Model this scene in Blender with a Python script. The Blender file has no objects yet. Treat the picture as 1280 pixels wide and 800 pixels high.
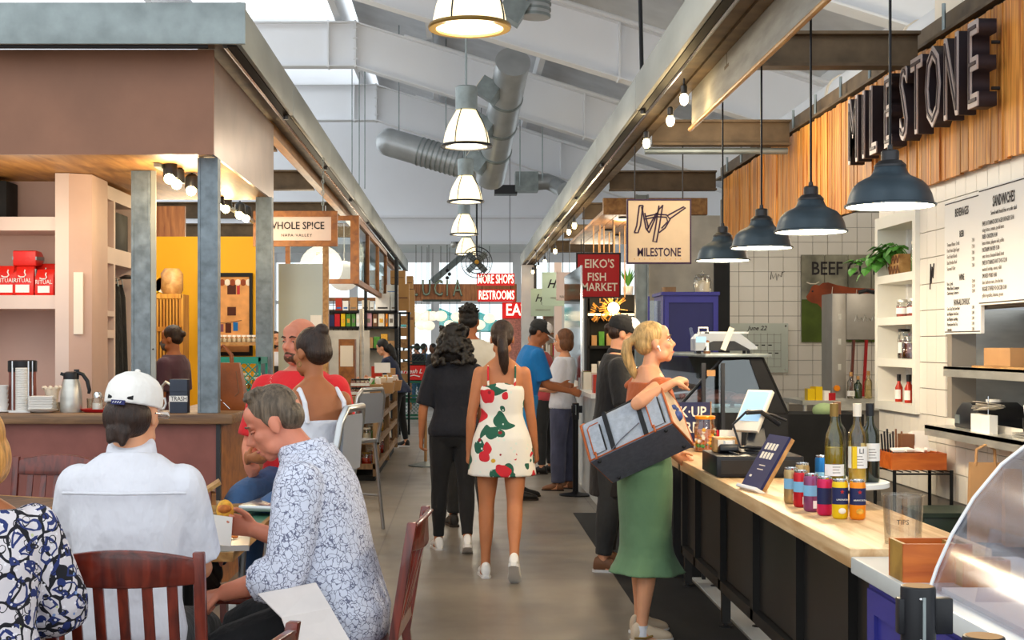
import bpy, bmesh, math, random
from math import pi, sin, cos, sqrt, radians as R
from mathutils import Vector as V, Matrix, Quaternion, noise
random.seed(7)
SC = bpy.context.scene
COL = SC.collection
# ---------------------------------------------------------------- camera
H = 1.55; F = 1700.0; CX = 578.0; CY = 431.0
cd = bpy.data.cameras.new('camera'); cam = bpy.data.objects.new('camera', cd); COL.objects.link(cam)
cd.sensor_width = 36; cd.lens = 36*F/1280; cd.shift_x = (640-CX)/1280; cd.shift_y = (CY-400)/1280
cd.clip_start = .05; cd.clip_end = 300
cam.location = (0, 0, H); cam.rotation_euler = (pi/2, 0, 0)
SC.camera = cam
# ---------------------------------------------------------------- world and exposure
vs = SC.view_settings
SC.display_settings.display_device = 'sRGB'
vs.view_transform = 'Standard'; vs.look = 'None'; vs.gamma = 1; vs.use_curve_mapping = False
vs.exposure = 0.34
W = bpy.data.worlds.new('sky'); SC.world = W; W.use_nodes = True
wn = W.node_tree; bgn = wn.nodes['Background']
bgn.inputs[0].default_value = (.90, .96, 1.0, 1); bgn.inputs[1].default_value = 1.45
try:
    SC.cycles.use_denoising = True
    SC.cycles.max_bounces = 7; SC.cycles.diffuse_bounces = 4; SC.cycles.glossy_bounces = 3
    SC.cycles.transparent_max_bounces = 12; SC.cycles.transmission_bounces = 6
    SC.cycles.sample_clamp_indirect = 6
except Exception: pass
def area_light(name, loc, rot, sx, sy, power, col=(1,1,1)):
    l = bpy.data.lights.new(name, 'AREA'); l.shape = 'RECTANGLE'; l.size = sx; l.size_y = sy
    l.energy = power; l.color = col
    o = bpy.data.objects.new(name, l); o.location = loc; o.rotation_euler = rot; COL.objects.link(o); return o
def point_light(name, loc, power, col=(1,.8,.55), r=.05, parent=None):
    l = bpy.data.lights.new(name, 'POINT'); l.energy = power; l.color = col; l.shadow_soft_size = r
    o = bpy.data.objects.new(name, l); o.location = loc; COL.objects.link(o)
    if parent: o.parent = parent
    return o
# ---------------------------------------------------------------- helpers
def px(x, y, Y):                       # a point of the place from its bearing and its distance
    return V(((x-CX)/F*Y, Y, H-(y-CY)/F*Y))
def lin(c):
    if isinstance(c, str):
        c = c.lstrip('#'); c = [int(c[i:i+2], 16)/255 for i in (0, 2, 4)]
        c = [(u/12.92 if u <= .04045 else ((u+.055)/1.055)**2.4) for u in c]
    return (c[0], c[1], c[2], 1)
MATS = {}
def nd(t, typ, **kw):
    n = t.nodes.new(typ)
    for k, v in kw.items(): setattr(n, k, v)
    return n
def M(name, col=None, rough=.55, metal=0, var=0, vs_=8, bump=0, bs=60, stretch=(1,1,1), spec=.4, emit=None, es=0, sheen=0, coat=0, trans=0, ior=1.45, sss=0, bd=.01):
    if name in MATS: return MATS[name]
    m = bpy.data.materials.new(name); m.use_nodes = True; t = m.node_tree; b = t.nodes['Principled BSDF']
    c = lin(col); b.inputs['Base Color'].default_value = c
    b.inputs['Roughness'].default_value = rough; b.inputs['Metallic'].default_value = metal
    b.inputs['Specular IOR Level'].default_value = spec
    b.inputs['Coat Weight'].default_value = coat; b.inputs['Transmission Weight'].default_value = trans; b.inputs['IOR'].default_value = ior
    if sheen: b.inputs['Sheen Weight'].default_value = sheen
    if sss:
        b.inputs['Subsurface Weight'].default_value = sss; b.inputs['Subsurface Radius'].default_value = (.01, .004, .002)
    if emit: b.inputs['Emission Color'].default_value = lin(emit); b.inputs['Emission Strength'].default_value = es
    if var or bump:
        tc = nd(t, 'ShaderNodeTexCoord'); mp = nd(t, 'ShaderNodeMapping'); mp.inputs['Scale'].default_value = stretch
        t.links.new(tc.outputs['Object'], mp.inputs['Vector'])
        if var:
            n = nd(t, 'ShaderNodeTexNoise'); n.inputs['Scale'].default_value = vs_; n.inputs['Detail'].default_value = 6
            t.links.new(mp.outputs[0], n.inputs['Vector'])
            r = nd(t, 'ShaderNodeValToRGB'); e = r.color_ramp.elements
            e[0].position = .3; e[1].position = .7
            e[0].color = [max(0, u*(1-var)) for u in c[:3]]+[1]; e[1].color = [min(1, u*(1+var)) for u in c[:3]]+[1]
            t.links.new(n.outputs[0], r.inputs[0]); t.links.new(r.outputs[0], b.inputs['Base Color'])
        if bump:
            n2 = nd(t, 'ShaderNodeTexNoise'); n2.inputs['Scale'].default_value = bs; n2.inputs['Detail'].default_value = 4
            t.links.new(mp.outputs[0], n2.inputs['Vector'])
            bp = nd(t, 'ShaderNodeBump'); bp.inputs['Strength'].default_value = bump; bp.inputs['Distance'].default_value = bd
            t.links.new(n2.outputs[0], bp.inputs['Height']); t.links.new(bp.outputs[0], b.inputs['Normal'])
    MATS[name] = m; return m
def M_wood(name, c1, c2, rough=.45, scale=3, stretch=(1,1,1), coat=0, rnd=.0):
    """grain runs along the axis whose stretch value is small"""
    if name in MATS: return MATS[name]
    m = bpy.data.materials.new(name); m.use_nodes = True; t = m.node_tree; b = t.nodes['Principled BSDF']
    tc = nd(t, 'ShaderNodeTexCoord'); mp = nd(t, 'ShaderNodeMapping'); mp.inputs['Scale'].default_value = stretch
    oi = nd(t, 'ShaderNodeObjectInfo'); ad = nd(t, 'ShaderNodeVectorMath', operation='ADD'); ml = nd(t, 'ShaderNodeVectorMath', operation='SCALE')
    cb = nd(t, 'ShaderNodeCombineXYZ')
    for i in range(3): t.links.new(oi.outputs['Random'], cb.inputs[i])
    t.links.new(cb.outputs[0], ml.inputs[0]); ml.inputs['Scale'].default_value = 37
    t.links.new(tc.outputs['Object'], mp.inputs['Vector']); t.links.new(mp.outputs[0], ad.inputs[0]); t.links.new(ml.outputs[0], ad.inputs[1])
    n = nd(t, 'ShaderNodeTexNoise'); n.inputs['Scale'].default_value = scale; n.inputs['Detail'].default_value = 8; n.inputs['Distortion'].default_value = .6
    t.links.new(ad.outputs[0], n.inputs['Vector'])
    r = nd(t, 'ShaderNodeValToRGB'); e = r.color_ramp.elements; e[0].position = .33; e[1].position = .68; e[0].color = lin(c1); e[1].color = lin(c2)
    t.links.new(n.outputs[0], r.inputs[0])
    if rnd:
        hs = nd(t, 'ShaderNodeHueSaturation'); mr = nd(t, 'ShaderNodeMapRange'); mr.inputs[3].default_value = 1-rnd; mr.inputs[4].default_value = 1+rnd*.7
        t.links.new(oi.outputs['Random'], mr.inputs[0]); t.links.new(mr.outputs[0], hs.inputs['Value']); t.links.new(r.outputs[0], hs.inputs['Color'])
        t.links.new(hs.outputs[0], b.inputs['Base Color'])
    else: t.links.new(r.outputs[0], b.inputs['Base Color'])
    bp = nd(t, 'ShaderNodeBump'); bp.inputs['Strength'].default_value = .15; bp.inputs['Distance'].default_value = .01
    t.links.new(n.outputs[0], bp.inputs['Height']); t.links.new(bp.outputs[0], b.inputs['Normal'])
    b.inputs['Roughness'].default_value = rough; b.inputs['Coat Weight'].default_value = coat
    MATS[name] = m; return m
def M_glass(name, tint='#ffffff', base=.06, rough=.02, gain=.6):
    """thin pane: mostly clear, mirror-like at grazing angles"""
    if name in MATS: return MATS[name]
    m = bpy.data.materials.new(name); m.use_nodes = True; t = m.node_tree
    t.nodes.remove(t.nodes['Principled BSDF'])
    tr = nd(t, 'ShaderNodeBsdfTransparent'); tr.inputs[0].default_value = lin(tint)
    gl = nd(t, 'ShaderNodeBsdfGlossy'); gl.inputs['Roughness'].default_value = rough
    fr = nd(t, 'ShaderNodeFresnel'); fr.inputs[0].default_value = 1.5
    ma = nd(t, 'ShaderNodeMath', operation='MULTIPLY_ADD'); ma.inputs[1].default_value = gain; ma.inputs[2].default_value = base
    mx = nd(t, 'ShaderNodeMixShader'); t.links.new(fr.outputs[0], ma.inputs[0]); t.links.new(ma.outputs[0], mx.inputs[0])
    t.links.new(tr.outputs[0], mx.inputs[1]); t.links.new(gl.outputs[0], mx.inputs[2])
    t.links.new(mx.outputs[0], t.nodes['Material Output'].inputs[0])
    MATS[name] = m; return m
def M_emit(name, col, s):
    if name in MATS: return MATS[name]
    m = M(name, col, .6, emit=col, es=s); return m
def frame_of(d):
    d = V(d).normalized(); a = V((0,0,1)) if abs(d.z) < .95 else V((1,0,0))
    u = a.cross(d).normalized(); return u, d.cross(u).normalized(), d
class MB:
    def __init__(s): s.v = []; s.f = []
    def add(s, vs, fs):
        o = len(s.v); s.v += [V(p) for p in vs]; s.f += [tuple(i+o for i in f) for f in fs]; return s
    def box(s, x0, x1, y0, y1, z0, z1, m=None):
        p = [(x0,y0,z0),(x1,y0,z0),(x1,y1,z0),(x0,y1,z0),(x0,y0,z1),(x1,y0,z1),(x1,y1,z1),(x0,y1,z1)]
        if m: p = [m @ V(q) for q in p]
        return s.add(p, [(0,3,2,1),(4,5,6,7),(0,1,5,4),(1,2,6,5),(2,3,7,6),(3,0,4,7)])
    def cbox(s, c, sx, sy, sz, rz=0, rx=0, ry=0):
        m = Matrix.Translation(c) @ Matrix.Rotation(rz,4,'Z') @ Matrix.Rotation(ry,4,'Y') @ Matrix.Rotation(rx,4,'X')
        return s.box(-sx/2,sx/2,-sy/2,sy/2,-sz/2,sz/2,m)
    def loft(s, rings, cap=True):
        n = len(rings[0]); o = len(s.v)
        for r in rings: s.v += [V(p) for p in r]
        for k in range(len(rings)-1):
            for i in range(n):
                j = (i+1) % n; a = o+k*n
                s.f.append((a+i, a+j, a+n+j, a+n+i))
        if cap:
            s.f.append(tuple(o+i for i in reversed(range(n)))); s.f.append(tuple(o+(len(rings)-1)*n+i for i in range(n)))
        return s
    def ell(s, rings, n=14, cap=True):     # rings: (centre, u vector, v vector)
        return s.loft([[c+u*cos(2*pi*i/n)+v*sin(2*pi*i/n) for i in range(n)] for c, u, v in rings], cap)
    def tube(s, pts, rad, n=10, cap=True):
        pts = [V(p) for p in pts]
        if not hasattr(rad, '__len__'): rad = [rad]*len(pts)
        rs = []; u = None
        for i, p in enumerate(pts):
            d = (pts[min(i+1,len(pts)-1)]-pts[max(i-1,0)])
            if d.length < 1e-9: d = V((0,0,1))
            d.normalize()
            if u is None: u, w, _ = frame_of(d)
            else:
                u = (u-d*u.dot(d)); u = u.normalized() if u.length > 1e-6 else frame_of(d)[0]; w = d.cross(u)
            rs.append((p, u*rad[i], w*rad[i]))
        return s.ell(rs, n, cap)
    def cyl(s, p0, p1, r0, r1=None, n=16, cap=True): return s.tube([p0, p1], [r0, r0 if r1 is None else r1], n, cap)
    def lathe(s, prof, c=(0,0,0), n=24, cap=True):
        c = V(c); return s.ell([(c+V((0,0,z)), V((r,0,0)), V((0,r,0))) for r, z in prof], n, cap)
    def sph(s, c, r, n=16, m=10, rot=None):
        c = V(c)
        if not hasattr(r, '__len__'): r = (r,r,r)
        rings = []
        for k in range(m+1):
            t = -pi/2+pi*k/m; q = max(cos(t), .02)
            ring = [V((r[0]*q*cos(2*pi*i/n), r[1]*q*sin(2*pi*i/n), r[2]*sin(t))) for i in range(n)]
            if rot: ring = [rot @ p for p in ring]
            rings.append([c+p for p in ring])
        return s.loft(rings)
    def prism(s, poly, d):                 # planar polygon swept by d
        d = V(d); return s.loft([[V(p) for p in poly], [V(p)+d for p in poly]])
    def tf(s, m):
        s.v = [m @ p for p in s.v]; return s
    def mesh(s, name='m', fix=True):
        me = bpy.data.meshes.new(name); me.from_pydata([tuple(p) for p in s.v], [], s.f)
        if fix:
            b = bmesh.new(); b.from_mesh(me); bmesh.ops.recalc_face_normals(b, faces=b.faces); b.to_mesh(me); b.free()
        return me
    def build(s, name, mat, parent=None, smooth=False, bevel=0, seg=2, angle=40, loc=None):
        me = s.mesh(name); return obj(name, me, mat, parent, smooth, bevel, seg, angle, loc)
def finish(me, smooth, angle=40):
    if smooth:
        me.polygons.foreach_set('use_smooth', [True]*len(me.polygons))
        try: me.set_sharp_from_angle(angle=R(angle))
        except Exception: pass
def obj(name, me, mat, parent=None, smooth=False, bevel=0, seg=2, angle=40, loc=None):
    if bevel:
        b = bmesh.new(); b.from_mesh(me)
        es = [e for e in b.edges if len(e.link_faces) == 2 and e.calc_face_angle(0) > R(35)]
        try: bmesh.ops.bevel(b, geom=es, offset=bevel, segments=seg, affect='EDGES', profile=.5, clamp_overlap=True)
        except Exception: pass
        b.to_mesh(me); b.free()
    if mat is not None and not me.materials: me.materials.append(MATS[mat] if isinstance(mat, str) else mat)
    finish(me, smooth or bool(bevel), angle)
    o = bpy.data.objects.new(name, me); COL.objects.link(o)
    if loc is not None: o.location = loc
    if parent: o.parent = parent
    return o
def tag(o, label=None, cat=None, group=None, kind=None):
    if label: o['label'] = label
    if cat: o['category'] = cat
    if group: o['group'] = group
    if kind: o['kind'] = kind
    return o
def thing(name, label, cat, loc=(0,0,0), rz=0, group=None):
    o = bpy.data.objects.new(name, None); o.empty_display_size = .05; COL.objects.link(o)
    o.location = loc; o.rotation_euler = (0,0,rz); return tag(o, label, cat, group)
def struct(o): o['kind'] = 'structure'; return o
def kids(o): return [c for c in COL.objects if c.parent == o]
def dup(root, loc, rz=None, label=None, group=None, scale=None, parent=None):
    def rec(o, par):
        c = o.copy(); COL.objects.link(c); c.parent = par
        for k in list(o.children): rec(k, c)
        return c
    r = rec(root, parent); r.location = loc
    if rz is not None: r.rotation_euler = (0,0,rz)
    if scale: r.scale = (scale,)*3
    if label: r['label'] = label
    if group: r['group'] = group
    return r
def bake(o):                               # evaluate modifiers / text into a plain mesh
    bpy.context.view_layer.update()
    dg = bpy.context.evaluated_depsgraph_get()
    return bpy.data.meshes.new_from_object(o.evaluated_get(dg))
def vox(name, mb, mat, parent, size, it=3, fac=.5):
    me = mb.mesh('tmp', True); t = bpy.data.objects.new('tmp', me); COL.objects.link(t)
    r = t.modifiers.new('r', 'REMESH'); r.mode = 'VOXEL'; r.voxel_size = size
    if it:
        q = t.modifiers.new('s', 'SMOOTH'); q.factor = fac; q.iterations = it
    m2 = bake(t); bpy.data.objects.remove(t); bpy.data.meshes.remove(me)
    m2.name = name; m2.materials.clear()
    m2.polygons.foreach_set('use_smooth', [True]*len(m2.polygons))
    return obj(name, m2, mat, parent)
TXT = {}
def text(s, size, loc, rot, mat, parent, name='lettering', ext=.002, sx=1, sy=1, align='CENTER', off=0, space=1, line=1, shear=0, res=2, bold=True):
    key = (s, size, ext, sx, sy, align, off, space, line, mat, shear)
    if key not in TXT:
        c = bpy.data.curves.new('t', 'FONT'); c.body = s; c.size = size; c.extrude = ext; c.align_x = align; c.align_y = 'CENTER'
        c.offset = off+(.013*size if size > .05 and bold else 0); c.space_character = space; c.space_line = line; c.resolution_u = res; c.shear = shear
        o = bpy.data.objects.new('t', c); COL.objects.link(o); me = bake(o); bpy.data.objects.remove(o)
        me.transform(Matrix.Diagonal((sx, sy, 1, 1))); me.materials.clear(); me.materials.append(MATS[mat]); TXT[key] = me
    o = bpy.data.objects.new(name, TXT[key]); COL.objects.link(o); o.location = loc; o.rotation_euler = rot
    if parent: o.parent = parent
    return o
FRONT = (pi/2, 0, 0); ONRIGHT = (pi/2, 0, -pi/2); ONLEFT = (pi/2, 0, pi/2)
# ---------------------------------------------------------------- materials
M('white_paint', '#e9ebee', .6, var=.03, vs_=1.5)
M('ceiling_white', '#eef0f4', .65, var=.03, vs_=.7)
M('deck_grey', '#d2d5d9', .7, var=.1, vs_=2)
M('galv', '#8d9696', .42, .55, var=.22, vs_=6, bump=.05, bs=40)
M('galv_post', '#788288', .45, .5, var=.3, vs_=14, bump=.1, bs=60)
M('fascia', '#9a9d98', .5, .25, var=.18, vs_=2.5, bump=.05, bs=30, stretch=(1,.4,1))
M('rust_steel', '#665540', .6, .2, var=.35, vs_=5, bump=.1, bs=40)
M('dark_gap', '#141210', .6)
M('duct', '#b4b8ba', .38, .55, var=.12, vs_=3)
M('soffit_brown', '#96684f', .38, var=.14, vs_=2, bump=.05, bs=50)
M('counter_brown', '#8d554c', .45, var=.16, vs_=5, bump=.05, bs=80)
M('pink_paint', '#c9a99b', .6, var=.06, vs_=3)
M('pink_light', '#dcc6bb', .6, var=.04, vs_=3)
M('yellow_wall', '#f3b315', .6, var=.05, vs_=2)
M('grey_wall', '#b9c4c3', .7, var=.04, vs_=2)
M('tile', '#e9e2d6', .3, var=.035, vs_=1.2)
M('grout', '#8d857b', .8)
M('shelf_white', '#e6e3d8', .45, var=.03)
M('steel', '#c9c7bf', .28, .55, var=.15, vs_=4, stretch=(1,1,4))
M('chrome', '#d0d2d4', .12, 1)
M('dark_steel', '#3a3a3c', .4, .6)
M('lamp_blue', '#39464f', .38, .3, var=.1)
M('lamp_in', '#fff6e4', .6, emit='#fff0d2', es=6)
M('bulb', '#fff2cc', .5, emit='#ffdf9a', es=22)
M('glow_lamp', '#fff3d6', .5, emit='#ffe9b8', es=1.15)
M('glow_disc', '#fff0c8', .5, emit='#ffe1a0', es=1.6)
M('globe', '#fdf3dc', .5, emit='#fff0cf', es=.75)
M('lantern', '#f7f3ea', .7, emit='#fff4e2', es=.35)
M('black_metal', '#17181b', .4, .5)
M('black_plastic', '#1a1b1f', .38)
M('black_rough', '#1b1b1c', .75, var=.2)
M('panel_black', '#23211f', .45, var=.25, vs_=3)
M('blue_cab', '#35358a', .42, var=.06)
M('blue_dark', '#23265e', .5, var=.06)
M('stone', '#dfe2e0', .25, var=.06, vs_=4)
M('white_plastic', '#eceae6', .4)
M('cream', '#efe3cf', .55)
M('paper', '#f3efe8', .7)
M('ink', '#2a2528', .7)
M('ink_soft', '#7d746a', .7)
M('red_sign', '#b3181c', .5)
M('neon_red', '#d3161c', .4, emit='#e0181c', es=.35)
M('neon_white', '#fff0dc', .4, emit='#fff0d8', es=1.3)
M('red_bag', '#d9251c', .3, var=.05, bump=.25, bs=22)
M('cardboard', '#b98a54', .75, var=.1, vs_=5)
M('kraft', '#b58a5c', .75, var=.08, vs_=6, bump=.2, bs=18)
M('leather', '#8a4a20', .42, var=.3, vs_=6, bump=.12, bs=60)
M('crate_green', '#1f5b44', .5); M('crate_teal', '#1f8a7a', .5); M('crate_dark', '#26352d', .5); M('crate_red', '#d8231f', .45)
M('umbrella', '#3aa7a0', .7)
M('brick_pink', '#c98a7c', .8, var=.3, vs_=30)
M('plaster', '#cfc6b6', .85, var=.16, vs_=4, bump=.2, bs=12)
M('canvas', '#98968f', .8, var=.2, vs_=5, stretch=(1,.5,3))
M('green_top', '#4b7a5f', .3, var=.08)
M('tray', '#c9cac6', .3, .7)
M('food', '#e0a53a', .6, var=.3, vs_=60); M('food2', '#c97430', .6, var=.3, vs_=60)
M('meat', '#d98d86', .35, var=.35, vs_=25)
M('leaf', '#4d8a34', .45, var=.25, vs_=20)
M('skin_a', '#c98a68', .5, var=.08, vs_=9, sss=.12)
M('skin_b', '#b9774f', .5, var=.08, vs_=9, sss=.1)
M('skin_c', '#d99a74', .5, var=.08, vs_=9, sss=.12)
M('skin_d', '#a5653f', .5, var=.08, vs_=9, sss=.1)
M('skin_r', '#cf8368', .48, var=.14, vs_=8, sss=.12)
M('skin_k', '#6b4630', .5, var=.08, vs_=9)
def hairm(n, c, v=.45): M(n, c, .42, var=v, vs_=26, bump=.55, bs=55, stretch=(3,3,.5))
hairm('hair_black', '#16120f'); hairm('hair_dark', '#2e1d14'); hairm('hair_brown', '#6b4327'); hairm('hair_blond', '#b8935c'); hairm('hair_ginger', '#c98d45'); hairm('hair_greybrown', '#5f5142', .6); hairm('hair_stubble', '#5a3a26')
M('lip', '#b5645a', .4); M('eye_white', '#e9e4dc', .25); M('iris', '#2b2019', .2); M('brow', '#3a2a1e', .7); M('brow_light', '#8a6a40', .7)
def cloth(n, c, var=.1, bump=.55, bs=7, rough=.85): M(n, c, rough, var=var, vs_=7, bump=bump, bs=bs, sheen=.1, bd=.05, stretch=(1,1,.6))
cloth('cl_white', '#dedee5', .04, .9, 6); cloth('cl_navy', '#14161f', .12); cloth('cl_black', '#161618', .15); cloth('cl_red', '#d8262c', .06); cloth('cl_blue', '#1573b8', .1)
cloth('cl_pink', '#b8484c', .08); cloth('cl_greypant', '#5a5c72', .15); cloth('cl_green', '#5f7f5c', .08, .35, 6); cloth('cl_rust', '#b0572a', .1); cloth('cl_jean', '#3f5f88', .18)
cloth('cl_plum', '#4f3440', .08); cloth('cl_darkblue', '#1f2740', .1); cloth('cl_cream', '#d9d2c2', .05); cloth('cl_blueshort', '#2b8fd0', .08); cloth('cl_charcoal', '#2c2c2c', .15); cloth('cl_apron', '#1c1715', .15)
cloth('cl_dotpant', '#4b4d63', .3); cloth('cl_whitecap', '#f0ece6', .03, .4, 12)
M('bag_grey', '#a4abb5', .9, var=.12, vs_=40, bump=.2, bs=120); M('bag_dark', '#62646f', .9, var=.12, vs_=40, bump=.2, bs=120); M('bag_tan', '#b3a08a', .9, var=.08, vs_=40, bump=.2, bs=120)
M('bag_strap', '#232528', .85); M('bag_piping', '#a5552b', .6); M('paw_blue', '#3d4f86', .8)
M('shoe_white', '#e6e4e0', .5); M('shoe_beige', '#cdb79c', .55, var=.06); M('shoe_gold', '#8d6f38', .4, .4); M('shoe_brown', '#7a5136', .55); M('shoe_black', '#1d1a19', .5); M('sole', '#d8d6d4', .6); M('sole_dark', '#2a211b', .65)
M_wood('mahogany', '#4a150d', '#7d2b19', .28, 5, (6,6,.8), .35)
M_wood('mahogany_y', '#3d120c', '#6e2416', .28, 5, (6,.8,6), .35)
M_wood('chair_red', '#5a1710', '#8e2f1c', .28, 5, (6,6,.8), .35)
M_wood('bar_wood', '#5d4330', '#94704e', .5, 7, (.35,5,5))
M_wood('counter_wood', '#b98f5f', '#dfbf92', .42, 6, (4,.35,4))
M_wood('table_dark', '#3f2a1e', '#75563f', .4, 6, (4,.5,4))
M_wood('edge_wood', '#9a6a36', '#c89a5e', .45, 6, (3,.5,3))
M_wood('frame_wood', '#7d4a22', '#a8692f', .5, 6, (2,2,2))
M_wood('lattice_wood', '#a8681f', '#d39a3c', .5, 6, (5,5,.6))
M_wood('plank', '#b0611f', '#ffb656', .55, 4, (9,9,.45), 0, .32)
M_wood('rack_wood', '#6f5236', '#a07f56', .6, 6, (3,3,.8))
M_wood('orange_box', '#a84a14', '#cf6f28', .4, 6, (.5,3,3))
M_wood('orange_side', '#8a6424', '#b58a3c', .45, 6, (2,2,2))
M_wood('sign_wood', '#8a5028', '#b5763f', .5, 5, (5,5,.6))
M_wood('soffit_wood', '#8a5a2c', '#b98548', .5, 4, (4,.5,4))
M_glass('pane', '#f4f8f8', .05); M_glass('pane_dim', '#dfe6e4', .08); M_glass('acrylic', '#f2f3f8', .04, .12, .22); M_glass('mirror_pane', '#e2f0ee', .35, .05, .6)
M_glass('jar', '#f2f2ec', .08)
def tinted(name, tint, gain=.7, base=.06): M_glass(name, tint, base, .03, gain)
tinted('wine_green', '#dcd878'); tinted('wine_dark', '#7f9a58'); tinted('wine_gold', '#fbf0c8'); M('wine_liq', '#c2ac24', .3); M('wine_pale', '#e6cf7a', .3); tinted('clear_tub', '#faf8f4', .35, .05); tinted('amber', '#c9702a')
# concrete floor with saw-cut joints and a worn polish
def floor_finish():
    m = bpy.data.materials.new('concrete'); m.use_nodes = True; t = m.node_tree; b = t.nodes['Principled BSDF']
    tc = nd(t, 'ShaderNodeTexCoord')
    n1 = nd(t, 'ShaderNodeTexNoise'); n1.inputs['Scale'].default_value = .55; n1.inputs['Detail'].default_value = 8; n1.inputs['Roughness'].default_value = .65
    t.links.new(tc.outputs['Object'], n1.inputs['Vector'])
    r = nd(t, 'ShaderNodeValToRGB'); e = r.color_ramp.elements; e[0].position = .3; e[1].position = .72; e[0].color = lin('#6a6258'); e[1].color = lin('#948a7c')
    t.links.new(n1.outputs[0], r.inputs[0])
    br = nd(t, 'ShaderNodeTexBrick'); br.offset = 0; br.inputs['Scale'].default_value = 1; br.inputs['Brick Width'].default_value = 1.86; br.inputs['Row Height'].default_value = 1.86
    br.inputs['Mortar Size'].default_value = .006; br.inputs['Color1'].default_value = (1,1,1,1); br.inputs['Color2'].default_value = (.93,.93,.93,1); br.inputs['Mortar'].default_value = (.55,.55,.55,1)
    mp = nd(t, 'ShaderNodeMapping'); mp.inputs['Location'].default_value = (.62, .3, 0); t.links.new(tc.outputs['Object'], mp.inputs['Vector']); t.links.new(mp.outputs[0], br.inputs['Vector'])
    mx = nd(t, 'ShaderNodeMix', data_type='RGBA', blend_type='MULTIPLY'); mx.inputs[0].default_value = 1
    t.links.new(r.outputs[0], mx.inputs[6]); t.links.new(br.outputs[0], mx.inputs[7]); t.links.new(mx.outputs[2], b.inputs['Base Color'])
    n2 = nd(t, 'ShaderNodeTexNoise'); n2.inputs['Scale'].default_value = 2.3; n2.inputs['Detail'].default_value = 6; t.links.new(tc.outputs['Object'], n2.inputs['Vector'])
    mr = nd(t, 'ShaderNodeMapRange'); mr.inputs[3].default_value = .2; mr.inputs[4].default_value = .5; t.links.new(n2.outputs[0], mr.inputs[0]); t.links.new(mr.outputs[0], b.inputs['Roughness'])
    b.inputs['Specular IOR Level'].default_value = .5
    MATS['concrete'] = m
floor_finish()
# printed cloths: each pattern is made from warped cells in the garment's own space
def M_print(name, base, layers, scale_bump=8, bump=.4):
    """layers: (voronoi scale, warp, lo, hi, colour, feature) painted where lo < distance < hi"""
    m = bpy.data.materials.new(name); m.use_nodes = True; t = m.node_tree; b = t.nodes['Principled BSDF']; b.inputs['Roughness'].default_value = .85
    tc = nd(t, 'ShaderNodeTexCoord'); cur = None
    for k, (sc, warp, lo, hi, col, feat, chance) in enumerate(layers):
        n = nd(t, 'ShaderNodeTexNoise'); n.inputs['Scale'].default_value = sc*.6; n.inputs['Detail'].default_value = 2
        ad = nd(t, 'ShaderNodeVectorMath', operation='ADD'); ad.inputs[1].default_value = (k*3.1, k*1.7, k*2.3); t.links.new(tc.outputs['Object'], ad.inputs[0]); t.links.new(ad.outputs[0], n.inputs['Vector'])
        s = nd(t, 'ShaderNodeVectorMath', operation='SCALE'); s.inputs['Scale'].default_value = warp/sc; t.links.new(n.outputs[1], s.inputs[0])
        a2 = nd(t, 'ShaderNodeVectorMath', operation='ADD'); t.links.new(ad.outputs[0], a2.inputs[0]); t.links.new(s.outputs[0], a2.inputs[1])
        v = nd(t, 'ShaderNodeTexVoronoi', feature=feat); v.inputs['Scale'].default_value = sc; t.links.new(a2.outputs[0], v.inputs['Vector'])
        g = nd(t, 'ShaderNodeMath', operation='GREATER_THAN'); g.inputs[1].default_value = lo; l = nd(t, 'ShaderNodeMath', operation='LESS_THAN'); l.inputs[1].default_value = hi
        t.links.new(v.outputs['Distance'], g.inputs[0]); t.links.new(v.outputs['Distance'], l.inputs[0])
        mu = nd(t, 'ShaderNodeMath', operation='MULTIPLY'); t.links.new(g.outputs[0], mu.inputs[0]); t.links.new(l.outputs[0], mu.inputs[1])
        fac = mu
        if chance < 1 and feat == 'F1':
            sep = nd(t, 'ShaderNodeSeparateColor'); t.links.new(v.outputs['Color'], sep.inputs[0]); c = nd(t, 'ShaderNodeMath', operation='LESS_THAN'); c.inputs[1].default_value = chance
            t.links.new(sep.outputs[0], c.inputs[0]); m3 = nd(t, 'ShaderNodeMath', operation='MULTIPLY'); t.links.new(mu.outputs[0], m3.inputs[0]); t.links.new(c.outputs[0], m3.inputs[1]); fac = m3
        mx = nd(t, 'ShaderNodeMix', data_type='RGBA'); t.links.new(fac.outputs[0], mx.inputs[0]); mx.inputs[7].default_value = lin(col)
        if cur is None: mx.inputs[6].default_value = lin(base)
        else: t.links.new(cur.outputs[2], mx.inputs[6])
        cur = mx
    t.links.new(cur.outputs[2], b.inputs['Base Color'])
    n = nd(t, 'ShaderNodeTexNoise'); n.inputs['Scale'].default_value = scale_bump; t.links.new(tc.outputs['Object'], n.inputs['Vector'])
    bp = nd(t, 'ShaderNodeBump'); bp.inputs['Strength'].default_value = bump; bp.inputs['Distance'].default_value = .02; t.links.new(n.outputs[0], bp.inputs['Height']); t.links.new(bp.outputs[0], b.inputs['Normal'])
    MATS[name] = m
M_print('cl_floral', '#ece6da', [(7.5, 1.6, 0, .42, '#1e5a46', 'F1', .75), (26, .5, 0, .2, '#dfe8dc', 'F1', .55), (8, 1.5, 0, .42, '#cf2430', 'F1', .6), (13, .5, 0, .2, '#8f1420', 'F1', .2), (11, .4, 0, .16, '#d9a52a', 'F1', .14)])
M_print('cl_doodle', '#d5d9e8', [(42, 2.2, 0, .045, '#6d7088', 'DISTANCE_TO_EDGE', 1), (60, 2.6, .24, .31, '#74778e', 'F1', .7)], 6, .6)
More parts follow.
